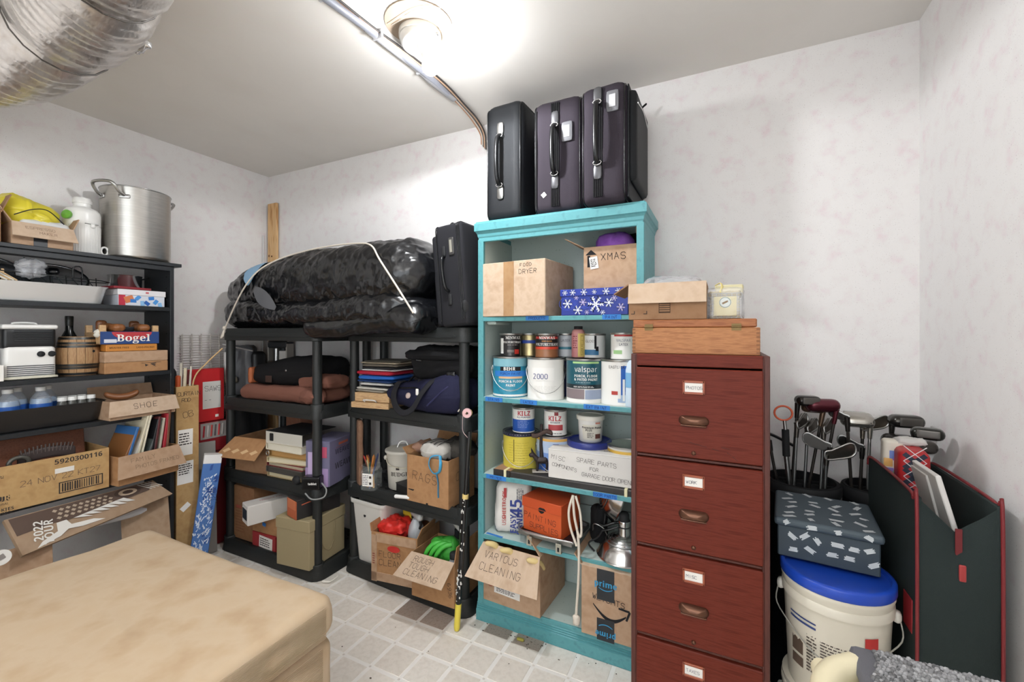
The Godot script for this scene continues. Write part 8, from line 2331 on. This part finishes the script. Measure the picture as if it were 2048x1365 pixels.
func golf_bag(label: String, at: Vector3, r: float, h: float, turn: float) -> Node3D:
	var t := thing("golf_bag", label, "golf bag", at, turn)
	part(t, "tube", MB.new().lathe([Vector2(0, 0), Vector2(r * 0.92, 0.0), Vector2(r * 0.95, 0.02), Vector2(r * 0.95, h - 0.13), Vector2(r, h - 0.12), Vector2(r * 1.03, h - 0.02), Vector2(r * 1.05, h - 0.005), Vector2(r * 1.02, h), Vector2(r * 0.93, h), Vector2(r * 0.9, h - 0.02), Vector2(r * 0.88, h - 0.09), Vector2(0, h - 0.11)], 40), M["black cloth"])
	part(t, "collar", MB.new().lathe([Vector2(r * 1.04, h - 0.045), Vector2(r * 1.08, h - 0.035), Vector2(r * 1.09, h - 0.012), Vector2(r * 1.05, h - 0.002)], 40), M["black matt"])
	part(t, "divider", MB.new().box(V(0, h - 0.05, 0), V(r * 1.8, 0.07, 0.010), 0.003).box(V(0, h - 0.05, -r * 0.4), V(r * 1.5, 0.07, 0.010), 0.003), M["black cloth"])
	part(t, "pocket", MB.new().soft(V(0, h * 0.5, r * 0.95), V(r * 1.3, h * 0.45, 0.08), 0.03, 6), M["black cloth"])
	part(t, "handle", MB.new().tube(curve([V(-0.06, h - 0.12, r), V(-0.03, h - 0.15, r + 0.035), V(0.03, h - 0.15, r + 0.035), V(0.06, h - 0.12, r)], 5), 0.010, 8), M["black matt"])
	return t


func right_things() -> void:
	golf_bag("black golf bag with woods and irons standing against the back wall beside the cabinet", V(0.272, 0, -1.965), 0.115, 0.80, 0)
	golf_bag("second black golf bag half hidden behind the green suitcase", V(0.50, 0, -1.985), 0.095, 0.80, 0)
	var dark := C("2b2826", 0.25, 0.6)
	var grey := C("6f6a64", 0.28, 0.9)
	var gs := "clubs in the left golf bag"
	var g2 := "clubs in the right golf bag"
	var sh := C("38332f", 0.3, 0.5)
	club("dark fairway wood standing tall, leftmost wood in the left golf bag", true, V(0.235, 0.72, -1.95), V(0.256, 1.068, -1.955), 12, 0.72, dark, sh, 0, gs)
	club("bronze hybrid club leaning behind the leftmost wood", true, V(0.285, 0.72, -1.96), V(0.335, 1.04, -1.965), 172, 0.68, C("6b5848", 0.28, 0.8), sh, -20, gs)
	club("large maroon and silver driver, tallest head in the left golf bag", true, V(0.325, 0.72, -1.96), V(0.375, 1.055, -1.955), 196, 0.95, C("5c2630", 0.18, 0.6), sh, 15, gs)
	club("dark shafted club leaning right below the maroon driver", false, V(0.425, 0.72, -1.95), V(0.408, 1.03, -1.945), 160, 0.7, dark, sh, 0, gs)
	for q in [[0.252, 0.99, 0.93, "slim steel iron left of centre in the left golf bag"], [0.285, 0.975, 0.9, "steel iron in the middle of the left golf bag"], [0.335, 0.98, 0.9, "steel iron right of centre in the left golf bag"]]:
		club(q[3], false, V(q[0] - 0.012, 0.72, -1.93), V(q[0], q[1], -1.935), 55, q[2], grey, M["dull steel"], -10, gs)
	club("iron with a dark oval cavity, low at the front of the left golf bag", false, V(0.33, 0.72, -1.90), V(0.335, 0.90, -1.885), 10, 1.1, C("8a857e", 0.25, 1.0), M["dull steel"], 0, gs)
	club("iron facing left with a black back, low in the left golf bag", false, V(0.322, 0.72, -1.905), V(0.345, 0.925, -1.90), 172, 1.0, C("3a3836", 0.3, 0.7), M["dull steel"], 0, gs)
	club("black putter lying low at the left golf bag's left rim", false, V(0.20, 0.72, -1.97), V(0.17, 0.91, -1.985), 190, 0.6, C("242220", 0.4, 0.4), sh, 0, gs)
	var t := thing("ball_retriever", "golf ball retriever with an orange ring, leftmost in the left golf bag", "retriever", V(0.218, 0.79, -1.93))
	part(t, "ring", MB.new().tube(range(24).map(func(i): return V(-0.010 + 0.029 * cos(TAU * i / 24), 0.262 + 0.027 * sin(TAU * i / 24), 0.0)), 0.0038, 7, false, true), C("cf5a34", 0.4))
	part(t, "grip", MB.new().tube([V(0.0, 0.10, 0), V(-0.003, 0.20, 0)], 0.0125, 12), M["black matt"])
	part(t, "tube", MB.new().tube([V(0.012, -0.03, 0.0), V(0.0, 0.10, 0)], 0.009, 10), M["steel"])
	part(t, "tip", MB.new().tube([V(-0.003, 0.20, 0), V(-0.006, 0.234, 0)], 0.006, 8), M["steel"])
	club("pale chrome fairway wood, leftmost head in the right golf bag", true, V(0.475, 0.72, -1.99), V(0.483, 1.0, -1.985), 176, 0.9, C("a8a49c", 0.2, 0.8), M["steel"], -15, g2)
	club("bronze iron facing right behind the pale chrome wood", false, V(0.46, 0.72, -2.01), V(0.47, 0.99, -2.02), 10, 1.0, C("7d7468", 0.3, 0.9), sh, 0, g2)
	club("black blade club low behind the pale chrome wood", false, V(0.45, 0.72, -1.98), V(0.46, 0.915, -1.985), 172, 0.9, dark, sh, 0, g2)
	club("dark headed wood pointing right in the middle of the right golf bag", true, V(0.535, 0.72, -2.0), V(0.545, 1.012, -1.985), 4, 0.85, C("3c3a36", 0.25, 0.7), sh, 0, g2)
	club("dark driver with a silver face edge, rightmost in the right golf bag", true, V(0.565, 0.72, -1.96), V(0.568, 1.0, -1.86), -18, 0.72, C("383834", 0.22, 0.7), sh, 0, g2)
	club("black mallet club low in the right golf bag", true, V(0.53, 0.72, -1.96), V(0.52, 0.945, -1.955), -10, 0.95, dark, sh, 0, g2)
	club("grey hybrid low at the right golf bag's right rim", true, V(0.57, 0.72, -1.97), V(0.565, 0.94, -1.93), 0, 0.8, C("5c5852", 0.3, 0.8), sh, 0, g2)
	solo("ski_end", "dark flat ski-like bar lying between cabinet and left golf bag", "bar", MB.new().tube(curve([V(0.09, 0.96, -2.03), V(0.17, 0.945, -2.05), V(0.26, 0.90, -2.07)], 5), 0.018, 8, true, false, 0.35), M["black gloss"])
	# --- pails and the painted box ---
	for k in 2:
		t = thing("pail", ["white five gallon pail on the floor, lower of the two stacked pails", "white five gallon pail with a blue rim, under the painted box"][k], "pail", V(0.298, 0.001 + 0.325 * k, -1.557), 0)
		t.scale = V(0.89, 0.90, 0.89)
		t.rotation.y = deg_to_rad(face_camera(t.position))
		part(t, "body", MB.new().lathe([Vector2(0, 0), Vector2(0.128, 0), Vector2(0.131, 0.004), Vector2(0.1435, 0.285), Vector2(0.150, 0.288), Vector2(0.150, 0.312), Vector2(0.1455, 0.315), Vector2(0.152, 0.336), Vector2(0.152, 0.346), Vector2(0.147, 0.350), Vector2(0.149, 0.366), Vector2(0, 0.366)], 48), C("dcd6c6", 0.35))
		if k == 1:
			part(t, "blue_rim", MB.new().lathe([Vector2(0.153, 0.348), Vector2(0.155, 0.352), Vector2(0.155, 0.376), Vector2(0.151, 0.381), Vector2(0.142, 0.381), Vector2(0.138, 0.372), Vector2(0.0, 0.370)], 48), C("1f49b8", 0.3))
			var lb := C("4d443c", 0.7)
			fine_print(t, T(V(0.012, 0.165, 0.139)), 0.10, 0.20, 22, lb, 0.139, 0.42)
			band(t, "red_print", 0.1408, 0.03, 0.245, C("b8302c", 0.5), 8, 38, 0.1432)
			band(t, "blue_print", 0.1425, 0.225, 0.232, C("33457c", 0.5), 18, -38)
			band(t, "blue_print", 0.1427, 0.24, 0.245, C("33457c", 0.5), 18, -38)
			band(t, "brown_print", 0.138, 0.12, 0.17, C("5c4c40", 0.6), 9, -46)
			band(t, "brown_print", 0.1375, 0.08, 0.11, C("5c4c40", 0.6), 9, -46)
			fine_print(t, T(V(-0.062, 0.155, 0.139)), 0.03, 0.14, 14, lb, 0.139, 0.5)
		for s in [-1.0, 1.0]: part(t, "ear", MB.new().soft(V(s * 0.152, 0.285, 0.01), V(0.022, 0.034, 0.034), 0.01, 5), C("e4e0d6", 0.35))
		part(t, "bail", MB.new().tube(curve([V(-0.16, 0.285, 0.01), V(-0.15, 0.22, 0.06), V(0.0, 0.15, 0.165), V(0.15, 0.22, 0.06), V(0.16, 0.285, 0.01)], 6), 0.0022, 6), C("9a9890", 0.4))
	t = thing("painted_box", "slate blue lidded box with white brush dabs resting on the blue-rimmed pail", "box", V(0.289, 0.672, -1.675), -6)
	var sl := C("3b4750", 0.6)
	part(t, "body", MB.new().box(V(0, 0.048, 0), V(0.246, 0.096, 0.255), 0.003), sl)
	part(t, "lid", MB.new().soft(V(0, 0.107, 0), V(0.264, 0.026, 0.274), 0.009, 6), C("46535c", 0.55))
	var dab := func(x: Transform3D, w: float, h: float, lo: float, hi: float, n: int) -> void:
		for i in n:
			var g := MB.new()
			g.x = x * T(V((i + 0.5) / n * w - w / 2 + rng.randf_range(-0.01, 0.01), rng.randf_range(-h / 2, h / 2), 0.0006), 0, 0, rng.randf_range(-70, 70))
			var l := rng.randf_range(lo, hi)
			for k in 4:
				var yy := -0.006 + k * 0.0034
				var e := rng.randf_range(0.0, 0.006)
				g.quad(V(-l / 2 + e, yy, 0), V(l / 2 - rng.randf_range(0, 0.007), yy, 0), V(l / 2 - rng.randf_range(0, 0.007), yy + 0.0032, 0), V(-l / 2 + e, yy + 0.0032, 0))
			part(t, "brush_dab", g, C("ccd2d4", 0.6))
	dab.call(T(V(0, 0.068, 0.1277)), 0.225, 0.012, 0.026, 0.036, 6)
	dab.call(T(V(0.01, 0.030, 0.1277)), 0.225, 0.012, 0.026, 0.036, 5)
	dab.call(T(V(-0.1232, 0.05, 0), -90), 0.25, 0.05, 0.02, 0.03, 5)
	for z in [-0.11, -0.06, -0.015, 0.03, 0.07, 0.11]:
		dab.call(Transform3D(Basis(V(1, 0, 0), V(0, 0, -1), V(0, 1, 0)), V(0, 0.1200, z)), 0.24, 0.02, 0.024, 0.042, 4)
	dab.call(T(V(0, 0.107, 0.1375)), 0.25, 0.004, 0.02, 0.03, 4)
	# --- the green soft suitcase open at the top ---
	t = thing("soft_suitcase", "dark green canvas suitcase with red piping standing open against the right wall", "suitcase", V(0.5375, 0, -1.69))
	var gm: Material = M["green canvas"]
	var w := 0.165
	var d := 0.42
	var h := 0.93
	part(t, "side", MB.new().soft(V(-w / 2 + 0.006, h / 2, 0), V(0.012, h, d), 0.005, 8, func(p: Vector3, o: Vector3): return p + V(0.012 * N.get_noise_2d(p.y * 3, p.z * 3), 0, 0)), gm)
	part(t, "side", MB.new().soft(V(w / 2 - 0.006, h / 2, 0), V(0.012, h, d), 0.005, 8), gm)
	var rows := []
	for i in 15:
		var v2 := i / 14.0
		var line := PackedVector3Array()
		for j in 13:
			var u := j / 12.0 - 0.5
			var dip := 0.085 * smoothstep(0.8, 1.0, v2) * (1.0 - absf(u) * 2.0)
			line.append(V(u * w * 0.97, v2 * h - dip, d / 2 + 0.010 * sin(PI * (u + 0.5)) - 0.03 * smoothstep(0.75, 1.0, v2) * (1.0 - absf(u) * 2.0) + 0.004 * N.get_noise_2d(u * 4, v2 * 8)))
		rows.append(line)
	part(t, "front_gusset", MB.new().sheet(rows), gm)
	part(t, "back_gusset", MB.new().box(V(0, h / 2 - 0.03, -d / 2 + 0.004), V(w * 0.97, h - 0.06, 0.006), 0.001), gm)
	for s in [-1.0, 1.0]:
		var x: float = s * (w / 2 - 0.002)
		part(t, "piping", MB.new().tube(curve([V(x, 0.01, d / 2 + 0.002), V(x, h - 0.06, d / 2 + 0.002), V(x, h - 0.012, d / 2 - 0.02), V(x, h + 0.003, d / 2 - 0.07), V(x, h + 0.003, -d / 2 + 0.04), V(x, h - 0.03, -d / 2)], 5), 0.0042, 8), C("7c2529", 0.5))
	part(t, "strap_tape", MB.new().box(V(0.004, h - 0.122, d / 2 - 0.008), V(0.014, 0.10, 0.003), 0.001), C("6e1e22", 0.6))
	part(t, "zip_pull", MB.new().soft(V(0.006, h - 0.178, d / 2 + 0.006), V(0.014, 0.042, 0.006), 0.0025, 5), C("a83a3a", 0.4))
	part(t, "red_patch", MB.new().box(V(-w / 2 - 0.0005, 0.60, d / 2 - 0.05), V(0.003, 0.09, 0.06), 0.001), C("a02c32", 0.5))
	part(t, "base", MB.new().box(V(0, 0.006, 0), V(w, 0.012, d), 0.003), gm)
	t = thing("gift_bag", "tartan red wrapped parcel standing in the green suitcase", "parcel", V(0.525, 0.612, -1.745), -8)
	part(t, "parcel", MB.new().soft(V(0, 0.19, 0), V(0.075, 0.40, 0.12), 0.02, 8), C("b8282c", 0.5))
	var st := MB.new()
	for k in 6:
		for q in [-1.0, 1.0]:
			var g := T(V(0, 0.13 + k * 0.046, 0.0605), 0, 0, q * 42)
			st.x = g
			st.box(V(0, 0, 0), V(0.066, 0.013, 0.0006), 0)
	part(t, "dark_check", st, C("1e2438", 0.5))
	st = MB.new()
	for k in 6:
		for q in [-1.0, 1.0]:
			st.x = T(V(0, 0.153 + k * 0.046, 0.0612), 0, 0, q * 42)
			st.box(V(0, 0, 0), V(0.07, 0.002, 0.0006), 0)
	part(t, "white_check", st, C("d8d2d4", 0.5))
	t = thing("gift_roll", "pale wrapping paper parcel with colourful patches at the suitcase's left edge", "parcel", V(0.492, 0.665, -1.79), -5)
	part(t, "parcel", MB.new().soft(V(0, 0.17, 0), V(0.052, 0.36, 0.05), 0.012, 8), C("d9d2c4", 0.4))
	for q in [[0.0, 0.305, "6f86c8"], [0.008, 0.30, "9a6ac0"], [0.006, 0.245, "7aa878"], [-0.010, 0.25, "8a78c0"], [0.0, 0.19, "c83a6a"], [-0.014, 0.28, "d8a860"]]:
		part(t, "colour_patch", MB.new().soft(V(q[0], q[1], 0.0255), V(0.022, 0.026, 0.002), 0.0009, 4), C(q[2], 0.5))
	solo("tissue", "crumpled white tissue above the tartan parcel", "tissue", wad(V(0, 0, 0), V(0.07, 0.022, 0.05), 0.009, 8, 0.010, 40), C("c9c6c2", 0.7), V(0.535, 1.012, -1.79))
	var pb := solo("white_folder", "white cardboard folder slanting out of the green suitcase", "folder", MB.new().box(V(0, 0.16, 0), V(0.012, 0.40, 0.16), 0.002), C("dcd9d4", 0.6), V(0.60, 0.63, -1.60), 0)
	pb.rotation.z = deg_to_rad(14)
	solo("white_folder", "second white sheet just left of the slanting folder", "folder", MB.new().box(V(0, 0.15, 0), V(0.006, 0.36, 0.14), 0.001), C("cfccc6", 0.6), V(0.578, 0.64, -1.65), 0).rotation.z = deg_to_rad(12)
	# --- stool with a chenille seat at the lower right ---
	t = thing("stool", "cream edged stool with a thick grey chenille seat pad at the photo's bottom right", "stool", V(0.36, 0.0, -0.835), 0)
	var cream := C("e3d9b8", 0.45)
	part(t, "seat", MB.new().soft(V(0, 0.685, 0), V(0.40, 0.04, 0.46), 0.018, 8), cream)
	part(t, "edge_roll", MB.new().tube(curve([V(-0.19, 0.705, 0.2), V(-0.195, 0.708, -0.08), V(-0.175, 0.713, -0.16), V(-0.13, 0.714, -0.205)], 6), 0.024, 12), cream)
	for q in [[-0.16, 0.18], [0.16, 0.18], [-0.16, -0.18], [0.16, -0.18]]:
		part(t, "leg", MB.new().tube([V(q[0] * 1.08, 0.0, q[1] * 1.08), V(q[0], 0.67, q[1])], 0.016, 12), cream)
	part(t, "pad", MB.new().soft(V(0.04, 0.722, -0.005), V(0.35, 0.032, 0.475), 0.014, 6), M["grey cloth"])
	var loopm := MB.new()
	loopm.soft(Vector3.ZERO, V(0.0072, 0.0105, 0.008), 0.0034, 3)
	var mm := MultiMesh.new()
	mm.transform_format = MultiMesh.TRANSFORM_3D
	mm.use_colors = true
	mm.mesh = loopm.mesh()
	var xs := []
	for i in 58:
		for j in 80:
			var px := -0.14 + i * 0.0061 + (j % 2) * 0.003
			var pz := -0.243 + j * 0.0061
			# the pad's left end is cut slantwise
			if px < -0.14 + 0.045 * smoothstep(-0.05, -0.235, pz): continue
			xs.append(Transform3D(Basis.from_euler(V(rng.randf_range(-0.5, 0.5), rng.randf_range(0, 3), rng.randf_range(-0.5, 0.5))).scaled(Vector3.ONE * rng.randf_range(0.8, 1.2)), V(px + rng.randf_range(-0.001, 0.001), 0.7385 + rng.randf_range(-0.002, 0.002) - 0.012 * smoothstep(0.16, 0.215, px) - 0.012 * smoothstep(-0.225, -0.243, pz), pz + rng.randf_range(-0.001, 0.001))))
	mm.instance_count = xs.size()
	for i in xs.size():
		mm.set_instance_transform(i, xs[i])
		var g := rng.randf_range(0.12, 0.42)
		mm.set_instance_color(i, Color(g, g, g * 1.02))
	var mi := MultiMeshInstance3D.new()
	mi.name = "chenille_loops"
	mi.multimesh = mm
	var cm := mat("chenille", Color(1, 1, 1), 0.85)
	cm.vertex_color_use_as_albedo = true
	mi.material_override = cm
	mi.set_meta("kind", "stuff")
	t.add_child(mi, true)


# ================= on the ceiling =================
func ceiling_things() -> void:
	# bare bulb in a white lampholder over a brown plate
	var t := thing("ceiling_lamp", "white porcelain lampholder with a lit bare bulb over a brown disc on the ceiling", "lamp", V(-1.055, CEIL, -1.35))
	part(t, "brown_disc", MB.new().lathe([Vector2(0.125, -0.004), Vector2(0.125, 0.0), Vector2(0, 0.0)], 44).lathe([Vector2(0, -0.004), Vector2(0.125, -0.004)], 44), C("a3917e", 0.8)).position = V(0.025, 0, 0.04)
	part(t, "holder_base", MB.new().lathe([Vector2(0, -0.062), Vector2(0.06, -0.060), Vector2(0.072, -0.050), Vector2(0.076, -0.032), Vector2(0.077, -0.028), Vector2(0.077, -0.025), Vector2(0.081, -0.024), Vector2(0.081, -0.004)], 48), C("e6e4de", 0.35))
	var ax := (BULB - V(-1.055, CEIL, -1.35))
	var d := (ax - V(0.01, -0.055, 0.01)).normalized()
	var s0 := V(0.012, -0.052, 0.006)
	part(t, "socket", MB.new().tube([s0, s0 + d * 0.045], 0.021, 20), C("dcd9d2", 0.4))
	part(t, "bulb_neck", MB.new().tube([ax - d * 0.062, ax - d * 0.045, ax - d * 0.03], [0.014, 0.016, 0.022], 18), C("ece9e2", 0.3))
	var bb := MB.new()
	bb.x = Transform3D(Basis(), ax)
	var pr := []
	for i in 15: pr.append(Vector2(0.033 * sin(PI * i / 14), -0.033 * cos(PI * i / 14)))
	bb.lathe(pr, 28)
	part(t, "bulb", bb, M["lit bulb"])
	part(t, "chain_stub", MB.new().soft(V(0.078, -0.03, 0.0), V(0.012, 0.012, 0.012), 0.005, 4), M["steel"])
	solo("cobweb", "dusty cobweb threads across the brown ceiling disc", "cobweb", MB.new().tube(curve([V(-1.13, CEIL - 0.006, -1.25), V(-1.0, CEIL - 0.014, -1.235), V(-0.93, CEIL - 0.008, -1.25), V(-0.905, CEIL - 0.004, -1.275)], 6), 0.0012, 4).tube(curve([V(-1.12, CEIL - 0.006, -1.262), V(-1.0, CEIL - 0.012, -1.245), V(-0.93, CEIL - 0.007, -1.262)], 6), 0.0010, 4), C("d6d0c6", 0.9))
	# the uplighter behind the camera
	t = thing("floor_lamp", "white uplighter floor lamp standing behind the camera", "lamp", V(-0.45, 0, 0.85))
	part(t, "base", MB.new().lathe([Vector2(0.14, 0), Vector2(0.14, 0.018), Vector2(0.02, 0.03), Vector2(0, 0.03)], 32), M["white plastic"])
	part(t, "pole", MB.new().tube([V(0, 0.02, 0), V(0, 1.68, 0)], 0.012, 12), M["white plastic"])
	part(t, "bowl", MB.new().lathe([Vector2(0, 1.66), Vector2(0.05, 1.665), Vector2(0.13, 1.72), Vector2(0.15, 1.775), Vector2(0.145, 1.775), Vector2(0.12, 1.73), Vector2(0.04, 1.685), Vector2(0, 1.682)], 32), M["white plastic"])
	part(t, "lamp_disc", MB.new().lathe([Vector2(0.10, 1.74), Vector2(0.10, 1.75), Vector2(0, 1.75)], 28), M["lit bulb"])
	# conduit and wires along the ceiling
	t = thing("conduit", "grey conduit with taped wires running across the ceiling and down the back wall", "conduit", Vector3.ZERO)
	var y := CEIL - 0.018
	part(t, "pipe", MB.new().tube(curve([V(-1.235, y, -0.75), V(-1.225, y, -1.0), V(-1.20, y + 0.002, -1.25), V(-1.185, y, -1.45), V(-1.178, y - 0.002, -1.60), V(-1.182, y, -1.72)], 6), 0.0155, 12), C("9b9da6", 0.35, 0.3))
	part(t, "cloth_wrap", MB.new().tube(curve([V(-1.205, y, -1.22), V(-1.195, y - 0.004, -1.36), V(-1.19, y, -1.5), V(-1.188, y - 0.006, -1.62), V(-1.185, y, -1.78)], 5), 0.0175, 10, true, false, 0.7), C("a3a2a4", 0.7))
	var wc := ["b98a6a", "d8cfc4", "5c544e", "c9a488", "3a3634"]
	for k in 5:
		var o := (k - 2) * 0.007
		part(t, "wire", MB.new().tube(curve([V(-1.212 + o * 0.4, y + 0.004, -0.75), V(-1.196 + o * 0.5, y + 0.006, -1.1 - 0.02 * k), V(-1.178 + o, y + 0.004, -1.4), V(-1.165 + o, y + 0.002 * k - 0.004, -1.65), V(-1.178 + o, y - 0.002, -1.85), V(-1.19 + o * 1.2, y - 0.01, -1.99), V(-1.19 + o, y - 0.05, -2.07), V(-1.192 + o, y - 0.10 - 0.008 * k, -2.085)], 7), 0.0042, 6), C(wc[k], 0.5))
	for q in [V(-1.222, y, -1.04), V(-1.20, y, -1.27), V(-1.188, y, -1.52)]:
		part(t, "clamp", MB.new().box(q + V(0.004, 0.003, 0), V(0.05, 0.034, 0.012), 0.003), C("c6c6c8", 0.35, 0.4))
	part(t, "staple", MB.new().box(V(-1.19, y - 0.085, -2.095), V(0.04, 0.008, 0.02), 0.002), C("e0dcd4", 0.5))
	# foil duct along the ceiling
	t = thing("foil_duct", "crinkled silver foil flexible duct hung under the ceiling at upper left", "duct", V(-1.9, 2.35, -0.615))
	var dz := func(x: float) -> float: return 0.16 * smoothstep(-0.25, -1.0, x) + 0.16 * smoothstep(0.0, 1.0, x)
	var rows := []
	for i in 181:
		var u := i / 180.0
		var x := lerpf(1.25, -1.15, u)
		var ring := PackedVector3Array()
		for j in 48:
			var a := TAU * j / 48
			var rr := 0.15 + 0.003 * sin(u * 420.0 + 1.2 * sin(a * 2.0 + u * 40.0)) + 0.006 * N.get_noise_3d(x * 5, cos(a) * 1.2, sin(a) * 1.2)
			var pinch := 0.016 * (exp(-pow((x - 0.42) * 22, 2)) + exp(-pow((x + 0.02) * 22, 2)) + exp(-pow((x + 0.6) * 22, 2)))
			rr -= pinch
			ring.append(V(x, cos(a) * rr - 0.012 * sin(u * 9), sin(a) * rr + dz.call(x)))
		rows.append(ring)
	part(t, "duct", MB.new().sheet(rows, true), M["foil"])
	for x in [0.42, -0.02, -0.6]:
		var oz: float = dz.call(x)
		var pts := [V(x - 0.03, 0.171, -0.10 + oz)]
		for i in 13:
			var a := deg_to_rad(-60 + 300.0 * i / 12)
			a = deg_to_rad(-115 + 230.0 * i / 12)
			pts.append(V(x, -cos(a) * 0.136 - 0.006, sin(a) * 0.136 + oz))
		pts.append(V(x + 0.02, 0.171, 0.13 + oz))
		part(t, "hanger_wire", MB.new().tube(pts, 0.0026, 6), C("4a443e", 0.5))
	part(t, "tape_tab", wad(V(0.18, -0.05, -0.13), V(0.08, 0.02, 0.02), 0.008, 6, 0.010, 50), C("e8e8e8", 0.25, 0.8))
	solo("ceiling_nail", "small bent dark nail with fluff on the ceiling right of the foil duct", "nail", MB.new().tube(curve([V(-1.50, CEIL - 0.002, -0.86), V(-1.47, CEIL - 0.012, -0.86), V(-1.45, CEIL - 0.022, -0.87)], 4), 0.004, 6), C("5a5048", 0.6))
